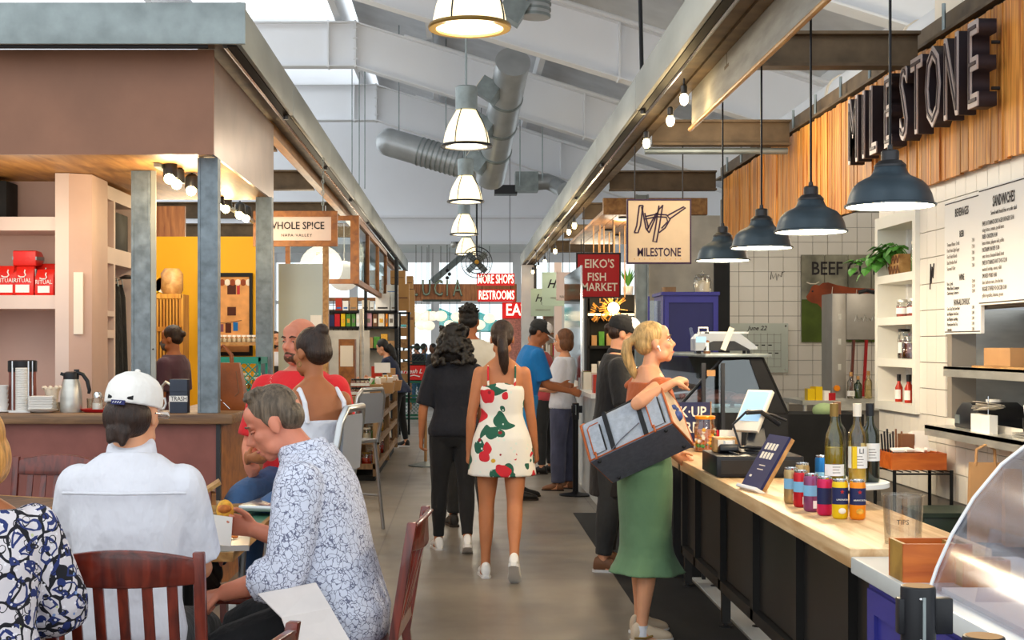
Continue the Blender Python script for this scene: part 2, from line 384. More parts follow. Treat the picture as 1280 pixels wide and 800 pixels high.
M_print('cl_paisley', '#dcd6da', [(15, 1.4, 0, .07, '#16161f', 'DISTANCE_TO_EDGE', 1), (15, 1.4, .15, .26, '#27356e', 'DISTANCE_TO_EDGE', 1), (17, 1.0, 0, .26, '#20306c', 'F1', .6), (48, .3, 0, .2, '#ece9ee', 'F1', .75), (26, 1.1, .30, .37, '#15151d', 'F1', .8), (22, .8, 0, .13, '#7d9bd0', 'F1', .6), (24, .6, 0, .13, '#c9cf9a', 'F1', .2)])
M_print('mask_print', '#2a1c28', [(34, 1, 0, .2, '#b0405e', 'F1', .6), (30, 1, 0, .12, '#d98aa5', 'F1', .4)], 20, .2)
# ---------------------------------------------------------------- people
TORSO_M = [(.80,.105,.085,0),(.86,.155,.105,0),(.93,.168,.115,0),(1.02,.155,.108,.005),(1.12,.152,.108,.008),(1.24,.170,.118,.008),(1.33,.180,.115,0),(1.40,.165,.092,-.008),(1.445,.115,.072,-.012),(1.48,.062,.060,-.012)]
TORSO_F = [(.80,.105,.085,0),(.86,.160,.108,-.005),(.93,.170,.115,-.008),(1.02,.142,.098,0),(1.09,.126,.090,.004),(1.18,.138,.100,.010),(1.26,.148,.120,.018),(1.33,.152,.100,.004),(1.395,.142,.080,-.006),(1.44,.096,.062,-.01),(1.475,.050,.050,-.012)]
def lerp(a, b, t): return a+(b-a)*t
class Body:
    def __init__(s, label, loc, yaw, Ht=1.72, sex='M', wide=1.0, skin='skin_a', lean=0, roll=0, twist=0, drop=0, head=(0,0,0), hshift=(0,0,0),
                 legs=None, arms=None, curl=(.5,.5), vox=.009, face=True, hands=True, cat='person', group=None, feet=True, belly=0, squint=False):
        s.squint = squint
        s.k = Ht/1.72; s.sex = sex; s.w = wide; s.drop = drop; s.vs = vox; s.lean = lean; s.roll = roll; s.twist = twist; s.belly = belly
        s.root = thing('person', label, cat, (loc[0], loc[1], 0), yaw, group); s.T = TORSO_M if sex == 'M' else TORSO_F
        s.skin = skin; sh = .170 if sex == 'M' else .148
        s.sh = {'L': s.S(V((-sh*wide, -.005, 1.368))), 'R': s.S(V((sh*wide, -.005, 1.368)))}
        s.hip = {'L': V((-.088*wide**.5, 0, .90)), 'R': V((.088*wide**.5, 0, .90))}
        legs = legs or {}; arms = arms or {}
        s.knee = {}; s.ank = {}; s.toe = {}; s.elb = {}; s.wri = {}; s.hd = {}; s.hn = {}
        for q, sg in (('L', -1), ('R', 1)):
            fl, ab, kn = legs.get(q, (0, 3, 2))[:3]; fl, ab, kn = R(fl), R(ab)*sg, R(kn)
            d1 = V((sin(ab), sin(fl)*cos(ab), -cos(fl)*cos(ab))); g = fl-kn; d2 = V((sin(ab)*.4, sin(g), -cos(g))).normalized()
            s.knee[q] = s.hip[q]+d1*.425; s.ank[q] = s.knee[q]+d2*.40
            fp = R(legs.get(q, (0,3,2,0))[3]) if len(legs.get(q, ())) > 3 else 0
            to = R(legs[q][4])*sg if q in legs and len(legs[q]) > 4 else R(8)*sg
            s.toe[q] = V((sin(to)*cos(fp), cos(to)*cos(fp), sin(fp)))
            a = arms.get(q, {}); u = V(a.get('u', (.14*sg, 0, -1))).normalized(); f = V(a.get('f', (.03*sg, .22, -1))).normalized()
            s.elb[q] = s.sh[q]+u*.285; s.wri[q] = s.elb[q]+f*.245
            s.hd[q] = V(a.get('h', f)).normalized(); s.hn[q] = V(a.get('n', (-sg, .2, 0))).normalized()
        s.curl = curl; s.hands = hands
        hc = s.S(V((0, .012, 1.605)))+V(hshift); s.hc = hc
        s.HM = Matrix.Translation(hc) @ Matrix.Rotation(R(lean*.5),4,'X').inverted() @ Matrix.Rotation(R(head[0]),4,'Z') @ Matrix.Rotation(R(-head[1]),4,'X') @ Matrix.Rotation(R(head[2]),4,'Y')
        s.base(face, feet)
    def S(s, p):                            # spine: lean forward, roll sideways, twist
        t = max(0, min(1, (p.z-.90)/.45)); q = p-V((0,0,.92))
        m = Matrix.Rotation(-R(s.lean)*(.55+.45*t)*min(1,t*3),3,'X') @ Matrix.Rotation(R(s.roll)*t,3,'Y') @ Matrix.Rotation(R(s.twist)*t,3,'Z')
        return m @ q+V((0,0,.92))
    def out(s, mb): 
        m = Matrix.Scale(s.k,4) @ Matrix.Translation((0,0,-s.drop/s.k))
        return mb.tf(m)
    def torso(s, mb, z0, z1, off=0, n=20, flare=0, flat=1):
        rs = []; T = s.T; zs = [z0]+[t[0] for t in T if z0+.01 < t[0] < z1-.01]+[z1]
        for z in zs:
            for a, b in zip(T, T[1:]):
                if a[0] <= z <= b[0]+1e-6:
                    t = (z-a[0])/(b[0]-a[0]); w, d, y = [lerp(a[i], b[i], t) for i in (1,2,3)]; break
            bl = s.belly*max(0, 1-abs(z-1.06)/.17); d += bl*.5; y += bl*.5; w += bl*.35
            o = off+flare*max(0, (1.0-z))
            w = w*s.w+o; d = d*(.5+.5*s.w)+o
            ring = []
            for i in range(n):
                a = 2*pi*i/n; c, q = cos(a), sin(a)
                ring.append(s.S(V((w*math.copysign(abs(c)**.85, c), y+d*math.copysign(abs(q)**.9, q), z))))
            rs.append(ring)
        return mb.loft(rs)
    def limb(s, mb, pts, prof, t0=0, t1=1, off=0, n=14, grow=0):
        """pts: joints; prof: (t, radius) along the chain"""
        L = [(b-a).length for a, b in zip(pts, pts[1:])]; tot = sum(L)
        def at(t):
            q = t*tot
            for i, l in enumerate(L):
                if q <= l or i == len(L)-1: return lerp(pts[i], pts[i+1], q/l)
                q -= l
        def rad(t):
            for a, b in zip(prof, prof[1:]):
                if a[0] <= t <= b[0]: return lerp(a[1], b[1], (t-a[0])/(b[0]-a[0]))
            return prof[-1][1]
        N = 15; ts = [lerp(t0, t1, i/N) for i in range(N+1)]
        P = [at(t) for t in ts]
        for _ in range(1):
            P = [P[0]]+[(P[i-1]+P[i]*3+P[i+1])/5 for i in range(1, N)]+[P[-1]]
        rr = [rad(t)*s.w**.7+off+grow*(t-t0) for t in ts]
        mb.tube(P, rr, n)
        return mb.sph(P[0], rr[0], 12, 8)
    LEGP = [(0,.088),(.12,.085),(.3,.074),(.5,.056),(.6,.058),(.72,.054),(.9,.037),(1,.036)]
    LEGF = [(0,.090),(.12,.086),(.3,.072),(.5,.052),(.6,.054),(.72,.049),(.9,.033),(1,.032)]
    ARMP = [(0,.056),(.15,.054),(.4,.045),(.53,.040),(.65,.042),(.85,.031),(1,.026)]
    ARMF = [(0,.047),(.15,.045),(.4,.038),(.53,.034),(.65,.035),(.85,.026),(1,.022)]
    def leg(s, mb, q, t0=0, t1=1, off=0, grow=0): return s.limb(mb, [s.hip[q], s.knee[q], s.ank[q]], s.LEGP if s.sex == 'M' else s.LEGF, t0, t1, off, 14, grow)
    def arm(s, mb, q, t0=0, t1=1, off=0, grow=0): return s.limb(mb, [s.sh[q], s.elb[q], s.wri[q]], s.ARMP if s.sex == 'M' else s.ARMF, t0, t1, off, 14, grow)
    def hand(s, mb, q, curl):
        sg = -1 if q == 'L' else 1; d = s.hd[q]; n = (s.hn[q]-d*s.hn[q].dot(d)).normalized(); w = d.cross(n).normalized()
        # thumb side: towards the forward/up side
        ts = 1 if w.dot(V((0,1,.3))) > 0 else -1
        o = s.wri[q]-d*.015; f = .92 if s.sex == 'F' else 1.0
        mb.ell([(o, w*.025*f, n*.019*f), (o+d*.04, w*.034*f, n*.018*f), (o+d*.085, w*.042*f, n*.016*f), (o+d*.105, w*.040*f, n*.012*f)], 12)
        for i, (x, L) in enumerate(((.031,.070),(.0105,.080),(-.0105,.075),(-.031,.058))):
            p = o+d*(.096-.004*abs(i-1.2))+w*(x*ts*f); pts = [p-d*.02, p]; ang = 0; r = .0088*f
            for sl in (.45,.32,.25):
                ang += R(80)*curl*(1 if sl == .45 else 1.05); dd = d*cos(ang)+n*sin(ang); pts.append(pts[-1]+dd*L*sl*1.05*f)
            mb.tube(pts, [r*1.1, r*1.05, r, r*.92, r*.7], 8)
        b = o+d*.028+w*(.026*ts*f); t1 = (d*.62+w*.62*ts+n*.42).normalized(); t2 = (d*.86+w*.18*ts+n*(.3+.5*curl)).normalized()
        mb.tube([b-t1*.015, b+t1*.03*f, b+t1*.042*f+t2*.022*f, b+t1*.042*f+t2*.048*f], [.014*f, .0125*f, .0105*f, .008*f], 8)
    def headmesh(s, mb, jaw=1.0):
        h = s.HM; r3 = h.to_3x3(); fem = s.sex == 'F'
        def E(c, r): mb.sph(h @ V(c), r, 20, 12, r3)
        E((0,-.014,.030), (.074,.094,.086)); E((0,.022,-.036), (.057*jaw,.068,.076)); E((0,.062,-.092), (.024*jaw,.022,.022))
        E((0,.074,.022), (.046,.018,.014)); E((0,.052,.05), (.055,.036,.04))
        for q in (-1, 1):
            E((q*.036,.060,-.022), (.022,.022,.022)); E((q*.074,-.006,-.012), (.010,.019,.031)); E((q*.040*jaw,.026,-.072), (.024,.036,.028)); E((q*.011,.088,-.033), (.009,.010,.008))
        nl = .108 if fem else .113
        mb.tube([h @ V((0,.078,.020)), h @ V((0,.094,-.006)), h @ V((0,nl,-.027)), h @ V((0,.094,-.038))], [.0085,.010,.0125,.008], 10)
        E((0,.086,-.052), (.018,.010,.009)); E((0,.086,-.066), (.024,.011,.007)); E((0,.083,-.078), (.021,.011,.008))
    def base(s, face, feet):
        mb = MB(); s.torso(mb, .80, s.T[-1][0])
        for q in 'LR':
            s.leg(mb, q); s.arm(mb, q)
            mb.sph(s.sh[q], .050 if s.sex == 'M' else .042, 12, 8)
            if s.hands: s.hand(mb, q, s.curl[0 if q == 'L' else 1])
            if feet:
                t = s.toe[q]; up = V((0,0,1)); a = s.ank[q]
                mb.tube([a, a+t*.02-up*.045, a+t*.09-up*.055, a+t*.15-up*.065], [.036,.036,.033,.02], 10)
        nr = .056 if s.sex == 'M' else .046
        nb = s.S(V((0,-.012,1.42))); hb = s.HM @ V((0,-.012,-.05))
        mb.tube([nb, lerp(nb, hb, .5), hb], [nr*1.15, nr, nr], 14)
        s.headmesh(mb, 1.0 if s.sex == 'F' else 1.08)
        s.body = vox('body', s.out(mb), s.skin, s.root, s.vs, 3)
        if face: s.facebits()
    def hp(s, name, fn, mat, size=None, it=2, parent=None):  # a head piece in head space
        mb = MB(); fn(mb); mb.tf(s.HM); s.out(mb)
        return vox(name, mb, mat, parent or s.root, size, it) if size else mb.build(name, mat, parent or s.root, True)
    def facebits(s, brow=None):
        fem = s.sex == 'F'
        for q in (-1, 1):
            e = s.hp('eye', lambda m: m.sph((q*.0305,.0745,.0035), (.0125,.0095,.0062 if fem else .0050), 14, 8), s.skin if s.squint else 'eye_white')
            if s.squint:
                s.hp('lash_line', lambda m: m.tube([(q*.018,.0828,.001), (q*.030,.0842,-.0015), (q*.043,.0775,.001)], .0012, 5), 'brow', parent=e)
                s.hp('eyebrow', lambda m: m.tube([(q*.013,.0905,.024), (q*.030,.0915,.0285), (q*.050,.0770,.0225)], [.003,.0035,.002], 6), 'hair_greybrown'); continue
            s.hp('iris', lambda m: m.sph((q*.0305,.0815,.0035), (.0052,.0032,.0052), 12, 8), 'iris', parent=e)
            s.hp('eyelid', lambda m: m.tube([(q*.016,.0815,.006), (q*.029,.0860,.0100), (q*.044,.0770,.0055)], [.0022,.0032,.0022], 6), s.skin if not fem else 'brow', parent=e)
            s.hp('eyebrow', lambda m: m.tube([(q*.013,.0905,.024), (q*.030,.0915,.0295), (q*.050,.0770,.0235)], [.0035,.004,.002], 6), brow or 'brow')
        s.hp('lips', lambda m: m.tube([(-.022,.0855,-.0665), (-.009,.0955,-.0640), (0,.0965,-.0650), (.009,.0955,-.0640), (.022,.0855,-.0665)], [.002,.0050,.0052,.0050,.002], 8), 'lip')
    def cloth(s, name, mat, fn, size=None, it=4, parent=None):
        mb = MB(); fn(mb); return vox(name, s.out(mb), mat, parent or s.root, size or s.vs*1.05, it)
    def shirt(s, name, mat, z0=.88, z1=1.46, sleeve=.42, off=.016, flare=.05, sgrow=.02, it=4, size=None):
        def fn(mb):
            s.torso(mb, z0, min(z1, s.T[-1][0]-.005), off, 24, flare)
            for q in 'LR':
                if sleeve: s.arm(mb, q, 0, sleeve, off, sgrow); mb.sph(s.sh[q], (.053 if s.sex == 'M' else .045)*s.w**.5+off*.6, 12, 8)
        return s.cloth(name, mat, fn, size, it)
    def pants(s, name, mat, t1=.96, off=.014, top=1.0, grow=.0, it=4):
        def fn(mb):
            s.torso(mb, .80, top, off, 20)
            for q in 'LR': s.leg(mb, q, 0, t1, off, grow)
        return s.cloth(name, mat, fn, None, it)
    def skirt(s, name, mat, rings, it=3, n=40, ruffle=0, size=None):
        """rings: (z, half width, half depth, y, ruffle amount)"""
        def fn(mb):
            rs = []
            for z, w, d, y, ru in rings:
                rs.append([V((w*cos(2*pi*i/n)*(1+ru*sin(i*2*pi/n*7)), y+d*sin(2*pi*i/n)*(1+ru*sin(i*2*pi/n*7+.6)), z)) for i in range(n)])
            rs = [[s.S(p) for p in r] for r in rs]
            mb.loft(rs)
        return s.cloth(name, mat, fn, size, it)
    def shoes(s, mat, sole='sole', flat=0, high=0, sock=None, which='LR'):
        for q in which:
            t = s.toe[q].copy(); a = s.ank[q]; up = V((0,0,1)); up = (up-t*up.dot(t)).normalized(); side = t.cross(up)
            g = a-up*.088
            mb = MB(); k = .92 if s.sex == 'F' else 1.05
            pr = [(-.062,.022,.030,.030),(-.052,.033,.052,.046),(-.02,.036,.062,.056),(.03,.038,.056,.052),(.08,.043,.042,.038),(.135,.045,.034,.030),(.172,.034,.026,.023),(.188,.014,.020,.014)]
            mb.ell([(g+t*(x*k)+up*(.012+z*.9), side*(w*k), up*h) for x, w, z, h in pr], 14)
            if high: mb.tube([a-up*.05, a+up*.03], [.047*k, .044*k], 14)
            sh = vox('shoe', s.out(mb), mat, s.root, .007, 2)
            mb = MB(); mb.loft([[g+t*(x*k)+side*(y*k)+up*z for x, y in [(-.068,-.018),(-.05,-.036),(0,-.036),(.06,-.04),(.12,-.048),(.17,-.038),(.194,-.012),(.194,.012),(.17,.038),(.12,.048),(.06,.04),(0,.036),(-.05,.036),(-.068,.018)]] for z in (0,.026)])
            s.out(mb).build('sole', sole, sh, True)
            if sock:
                mb = MB(); mb.tube([a-up*.045, a+up*.012], [.043*k,.040*k], 14); s.out(mb).build('sock', sock, s.root, True)
    def hair(s, name, mat, fn, size=.008, it=2): return s.hp(name, fn, mat, size, it)
def cap_hair(m, f=0, top=0, back=0):
    m.sph((0,-.022,.040+top*.5), (.081,.096+f,.086+top), 22, 14)
    m.sph((0,-.055,-.01-back*.3), (.072,.058,.065+back), 18, 12)
def short_hair(m):
    m.sph((0,-.020,.040), (.079,.094,.088), 22, 14); m.sph((0,-.050,.0), (.074,.060,.062), 18, 12)
    for q in (-1, 1): m.sph((q*.066,-.004,.020), (.012,.028,.034), 12, 8)
def rough_hair(m, seed, amp=.03, n=40):
    rd = random.Random(seed)
    short_hair(m)
    for _ in range(n):
        a = rd.uniform(0, 2*pi); e = rd.uniform(.35, 1.4); d = V((cos(a)*cos(e), sin(a)*cos(e)-.15, sin(e)))
        p = V((0,-.02,.04))+V((d.x*.078, d.y*.09, d.z*.085)); m.tube([p*.9, p+d*amp*rd.uniform(.6,1.3)+V((rd.uniform(-.01,.01), rd.uniform(-.01,.01), 0))], [.012,.005], 6)
# ---------------------------------------------------------------- the people in the hall
def cap(p, crown, front=None, strap=True, logo=False, visor=None):
    c = p.hp('cap', lambda m: m.ell([(V((0,-.012,z)), V((w,0,0)), V((0,d,0))) for z, w, d in ((.018,.086,.106),(.05,.087,.107),(.08,.081,.100),(.105,.064,.080),(.122,.036,.046),(.128,.008,.010))], 28), crown, .006, 2)
    if front: p.hp('front_panel', lambda m: m.sph((0,.030,.064), (.074,.072,.062), 20, 12), front, .006, 1, parent=c)
    p.hp('visor', lambda m: m.loft([[(w*cos(a), .075+d*sin(a), z-.02*(sin(a))-.010*abs(cos(a))*2) for a in [pi*i/12 for i in range(13)]] for z, w, d in ((.026,.078,.085),(.034,.078,.085))]), visor or front or crown, parent=c)
    p.hp('button', lambda m: m.sph((0,-.012,.130), (.009,.009,.006), 10, 6), crown, parent=c)
    return c
M('mask_grey', '#5d5853', .8)
def build_people():
    # man in a white shirt and cap, back to us
    p = Body('man in white shirt and white baseball cap seated with his back to us', (-1.135, 4.60), 0, 1.88, 'M', .94, 'skin_c', lean=7, head=(-12,6,4), drop=.43, vox=.008, face=False,
             legs={'L':(84,10,86),'R':(84,10,86)}, arms={'L':dict(u=(-.2,.35,-1), f=(.25,.9,-.12)), 'R':dict(u=(.16,.30,-1), f=(-.2,.95,-.05))})
    sh = p.shirt('shirt', 'cl_white', .86, 1.475, .46, .022, .10, .03, size=.009)
    p.cloth('collar', 'cl_white', lambda m: m.ell([(p.S(V((0,-.012,z))), V((w,0,0)), V((0,d,.02))) for z, w, d in ((1.42,.098,.080),(1.46,.082,.076),(1.505,.074,.072),(1.512,.064,.062))], 22), .007, 2, sh)
    p.cloth('yoke_seam', 'cl_white', lambda m: m.tube([p.S(V((x, -.150*(1-(abs(x)/.225)**2.3)**.5-.002, 1.345+.02*abs(x)))) for x in [-.19,-.15,-.1,-.05,0,.05,.1,.15,.19]], .006, 6), .004, 1, sh)
    p.pants('trousers', 'cl_charcoal'); p.shoes('shoe_black', 'sole_dark')
    p.hair('hair', 'hair_dark', lambda m: (m.sph((0,-.045,-.02), (.078,.072,.075), 20, 12), m.tube([(-.02,-.09,-.07), (-.02,-.105,-.112)], [.025,.008], 8), m.tube([(.02,-.09,-.07), (.022,-.10,-.118)], [.025,.008], 8), m.tube([(0,-.09,-.07), (0,-.10,-.105)], [.03,.01], 8)))
    c = cap(p, 'cl_whitecap')
    p.hp('strap_opening', lambda m: m.ell([(V((x,-.112+.75*x*x*6,.036)), V((0,.004,0)), V((0,.002,.008))) for x in (-.042,-.03,-.015,0,.015,.03,.042)], 10), 'black_rough', parent=c)
    p.hp('badge', lambda m: m.loft([[(x, y, z) for x, z in ((-.022,.010),(.022,.010),(.022,.024),(-.022,.024))] for y in (-.114,-.122)]), 'blue_dark', parent=c)
    p.hp('stitching', lambda m: [m.tube([(x,-.1235,.014), (x+.004,-.1235,.020)], .0014, 5) for x in (-.016,-.008,0,.008)], 'cl_white', parent=c)
    p.hp('glasses', lambda m: (m.tube([(.082,-.02,.0), (.086,.05,.002), (.08,.088,.0)], .0022, 6), m.tube([(-.082,-.02,.0), (-.086,.05,.002), (-.08,.088,.0)], .0022, 6), m.tube([(-.08,.088,0), (0,.1,0), (.08,.088,0)], .002, 6)), 'chrome')
    # man in a doodle-print shirt eating, facing left
    p = Body('man in patterned white and blue shirt eating at the table', (-.43, 5.0), R(83), 1.88, 'M', 1.12, 'skin_r', lean=15, head=(6,20,0), hshift=(0,.055,-.03), drop=.43, vox=.0062, belly=.07, squint=True,
             legs={'L':(76,14,82),'R':(80,9,88)}, curl=(.85,.75),
             arms={'L':dict(u=(-.22,.10,-1), f=(.22,.92,-.30), h=(.3,.9,-.25), n=(.3,-.1,-1)), 'R':dict(u=(.18,.16,-1), f=(.02,1,.32), h=(-.05,1,.25), n=(-1,.1,.1))})
    sh = p.shirt('shirt', 'cl_doodle', .82, 1.475, .72, .022, .08, .015, size=.009)
    for q in 'LR':
        p.cloth('cuff', 'cl_doodle', lambda m: p.arm(m, q, .62, .76, .020, .03), .008, 3, sh)
    p.cloth('collar', 'cl_doodle', lambda m: (m.ell([(p.S(V((0,y,z))), V((w,0,0)), V((0,d,-.018))) for y, z, w, d in ((-.006,1.41,.108,.098),(-.002,1.455,.094,.090),(.002,1.498,.086,.084),(.002,1.505,.074,.072))], 24),
        [m.loft([[p.S(V((q*x, y+o, z))) for x, y, z in ((.025,.085,1.435),(.09,.02,1.475),(.10,.045,1.43),(.065,.105,1.38))] for o in (0,.012)]) for q in (-1, 1)]), .0065, 2, sh)
    p.pants('trousers', 'cl_black', off=.02); p.shoes('shoe_brown', 'sole_dark')
    p.hair('hair', 'hair_greybrown', lambda m: (m.sph((0,-.018,.044), (.078,.090,.084), 22, 14), m.sph((0,-.052,.002), (.074,.056,.062), 18, 12), [m.sph((q*.067,.004,.018), (.010,.018,.036), 12, 8) for q in (-1, 1)],
        [m.tube([V((x,-.01+.07*t,.118-.018*t)), V((x*1.1,.045+.02*t,.126-.03*t))], [.018,.008], 6) for x in (-.04,-.02,0,.02,.04) for t in (0,.5)]), .006)
    R_w = p.root.matrix_basis @ (Matrix.Scale(p.k,4) @ (p.wri['R']+p.hd['R']*.12-V((0,0,p.drop/p.k))))
    L_w = p.root.matrix_basis @ (Matrix.Scale(p.k,4) @ (p.wri['L']-V((0,0,p.drop/p.k))))
    globals()['EATER'] = (R_w, L_w, p)
    # woman in a paisley blouse, cut by the left edge
    p = Body('woman in blue and white paisley blouse at the left edge', (-1.40, 3.92), R(28), 1.70, 'F', 1.14, 'skin_d', lean=6, head=(30,10,0), drop=.345, vox=.009, face=False,
             legs={'L':(84,8,86),'R':(84,8,86)}, arms={'L':dict(u=(-.3,.4,-1), f=(.2,1,.1)), 'R':dict(u=(.40,.16,-1), f=(-.66,.72,-.12), n=(-.3,0,-1))})
    sh = p.shirt('blouse', 'cl_paisley', .84, 1.43, .90, .026, .1, .03, size=.009)
    p.pants('trousers', 'cl_navy'); p.shoes('shoe_black', 'sole_dark')
    p.hair('hair', 'hair_ginger', lambda m: (cap_hair(m, .0, .01, .03), m.sph((.05,-.02,-.02), (.05,.07,.09), 16, 10), m.sph((-.05,-.02,-.02), (.05,.07,.09), 16, 10)))
    wr = p.wri['R']; d = (p.wri['R']-p.elb['R']).normalized(); u, v, _ = frame_of(d)
    for k in range(3):
        mb = MB()
        for i in range(16):
            a = 2*pi*i/16; c = wr-d*(.02+.02*k)+u*cos(a)*.034+v*sin(a)*.034; mb.sph(c, .0075, 8, 6)
        p.out(mb).build('bracelet', ('paper', 'cl_pink', 'paper')[k], p.root, True)
    # blonde woman with the pet carrier
    p = Body('blonde woman in green skirt carrying a grey pet bag', (.975, 7.22), R(-74), 1.675, 'F', 1.0, 'skin_c', lean=3, head=(-14,-10,0), vox=.0062, curl=(.8,.75),
             legs={'L':(2,3,2,0,4),'R':(-4,3,3,0,4)}, arms={'R':dict(u=(.62,-.86,-.36), f=(.04,.84,.46), h=(-.4,.85,.2), n=(-.2,-.2,-1)), 'L':dict(u=(-.3,.30,-.92), f=(-.10,.80,-.62), h=(0,.9,-.45), n=(.9,0,-.3))})
    p.facebits  # the face is built with the body
    def top(m):
        p.torso(m, .96, 1.385, .014, 22, .03)
        for q in 'LR': m.sph(p.sh[q]+V((0,0,.004)), (.062,.066,.05), 14, 10)
    b = p.cloth('blouse', 'cl_rust', top, .009)
    for q in 'LR':
        p.cloth('shoulder_ruffle', 'cl_rust', lambda m: m.ell([(p.sh[q]+V((0,0,dz)), V((r*(1+.0),0,0)), V((0,r*1.05,.01))) for dz, r in ((-.012,.070),(.01,.078),(.026,.066),(.040,.05))], 18), .007, 2, b)
    sk = p.skirt('skirt', 'cl_green', [(1.04,.145,.112,0,0),(.98,.176,.130,-.004,0),(.90,.198,.142,-.010,0),(.78,.194,.140,-.008,0),(.62,.176,.134,-.004,0),(.50,.178,.138,0,0),(.455,.186,.148,0,.01),(.40,.208,.175,0,.03),(.355,.232,.205,0,.055)], size=.009)
    p.shoes('shoe_beige', 'sole', sock='cl_white')
    for q in 'LR':
        t = p.toe[q]; a = p.ank[q]; sd = t.cross(V((0,0,1)))
        for k in range(4):
            mb = MB(); c = a+t*(.035+.02*k)-V((0,0,.022+.012*k)); mb.tube([c-sd*.022, c+V((0,0,.010)), c+sd*.022], .004, 6); p.out(mb).build('lace', 'paper', p.root, True)
        mb = MB(); c = a-V((0,0,.05)); mb.tube([c-t*.05+sd*.03, c+t*.01+sd*.040, c+t*.05+sd*.038+V((0,0,.01))], .006, 6); p.out(mb).build('trim', 'shoe_gold', p.root, True)
    p.hair('hair', 'hair_blond', lambda m: (m.sph((0,-.020,.038), (.0785,.093,.086), 22, 14), m.sph((0,-.052,.0), (.073,.058,.062), 18, 12), m.sph((0,-.105,.036), (.030,.026,.030), 14, 10),
        m.tube([(0,-.105,.035), (0,-.145,.02), (.0,-.160,-.03), (.0,-.150,-.09), (0,-.135,-.15), (0,-.13,-.185)], [.022,.028,.032,.030,.022,.008], 12)), .0065)
    p.hp('earbud', lambda m: (m.sph((.084,.004,-.024), (.007,.008,.008), 10, 8), m.tube([(.086,.006,-.026), (.086,.012,-.05)], .0035, 6)), 'white_plastic')
    globals()['BLONDE'] = p
    # man in black with a cap and a printed mask
    p = Body('man in black shirt, long apron, trucker cap and printed mask', (1.03, 9.42), R(-92), 1.75, 'M', 1.06, 'skin_c', lean=6, head=(-2,14,0), vox=.010, face=False,
             arms={'L':dict(u=(-.2,.3,-1), f=(.1,1,-.3)), 'R':dict(u=(.25,.12,-1), f=(-.1,.85,-.6))}, legs={'L':(0,4,2),'R':(-3,4,3)})
    p.shirt('shirt', 'cl_black', .90, 1.46, .48, .020, .06, .03)
    p.cloth('collar', 'cl_black', lambda m: m.ell([(p.S(V((0,-.01,z))), V((w,0,0)), V((0,d,-.012))) for z, w, d in ((1.43,.092,.08),(1.475,.08,.075),(1.495,.068,.066))], 20), .008, 2)
    p.pants('jeans', 'cl_charcoal', off=.020)
    p.skirt('apron', 'cl_apron', [(1.06,.172,.130,.012,0),(.9,.192,.148,.012,0),(.7,.200,.158,.014,0),(.50,.205,.165,.016,.01)], size=.011)
    p.shoes('shoe_brown', 'sole')
    p.hair('hair', 'hair_dark', lambda m: (short_hair(m), m.sph((0,-.115,.01), (.03,.024,.028), 12, 8)))
    cap(p, 'cl_black', 'cl_whitecap', visor='cl_black')
    p.hp('face_mask', lambda m: (m.sph((0,.045,-.062), (.062,.064,.052), 18, 12), m.sph((0,.088,-.035), (.022,.03,.03), 12, 8)), 'mask_print', .006, 2)
    # woman in the floral dress, walking away
    p = Body('woman in white dress with red and green floral print walking away', (.265, 9.12), R(-3), 1.71, 'F', 1.0, 'skin_b', lean=2, head=(2,0,0), vox=.0085, face=False,
             legs={'L':(-2,2,4),'R':(-14,0,24,-38,2)}, arms={'L':dict(u=(-.20,-.05,-1), f=(-.08,.10,-1)), 'R':dict(u=(.16,.10,-1), f=(.14,.20,-1))})
    p.skirt('dress', 'cl_floral', [(1.315,.135,.096,.004,0),(1.26,.160,.132,.014,0),(1.18,.152,.118,.008,0),(1.09,.140,.106,.004,0),(1.03,.158,.112,-.002,0),(.93,.196,.140,-.006,.005),(.82,.214,.158,-.004,.012),(.68,.232,.176,0,.02)], size=.010)
    for q in (-1, 1):
        p.cloth('strap', 'cl_floral', lambda m: m.tube([p.S(V((q*.088,-.112,1.28))), p.S(V((q*.092,-.098,1.38))), p.S(V((q*.090,-.04,1.425))), p.S(V((q*.088,.06,1.37)))], .008, 8), .005, 1)
    p.shoes('shoe_white', 'sole')
    p.hair('hair', 'hair_dark', lambda m: (m.sph((0,-.022,.040), (.080,.095,.087), 22, 14), m.sph((0,-.055,.0), (.074,.060,.066), 18, 12), m.sph((0,-.112,.02), (.032,.026,.034), 14, 10),
        m.tube([(0,-.11,.02), (0,-.145,-.02), (.004,-.150,-.09), (.012,-.138,-.17), (.018,-.128,-.225), (.018,-.122,-.25)], [.030,.036,.038,.034,.022,.006], 14)), .008)
    # woman in black walking beside her
    p = Body('woman with curly black hair in black tee and leggings walking away', (-.06, 10.30), R(4), 1.69, 'F', 1.1, 'skin_b', lean=4, head=(-6,8,0), vox=.010, face=False,
             legs={'L':(2,3,2),'R':(-9,-1,16,-25,4)}, arms={'L':dict(u=(-.28,-.04,-1), f=(-.05,.28,-1)), 'R':dict(u=(.2,.1,-1), f=(0,.5,-1))})
    p.shirt('tee_shirt', 'cl_navy', .88, 1.445, .50, .018, .05, .03); p.pants('leggings', 'cl_black', .97, .010, 1.02); p.shoes('shoe_white', 'sole')
    def curls(m):
        rd = random.Random(3); cap_hair(m, .0, .016, .02)
        for _ in range(190):
            a = rd.uniform(0, 2*pi); z = rd.uniform(-.20, .11); r = .095+.055*max(0, min(1, (.06-z)/.2)); y = -.02+sin(a)*r
            if y > .035 and z < .06: continue
            m.sph((cos(a)*r*1.05, y, z), rd.uniform(.016,.028), 8, 6)
        m.sph((0,-.045,-.08), (.130,.085,.12), 18, 12)
    p.hair('hair', 'hair_black', curls, .009, 1)
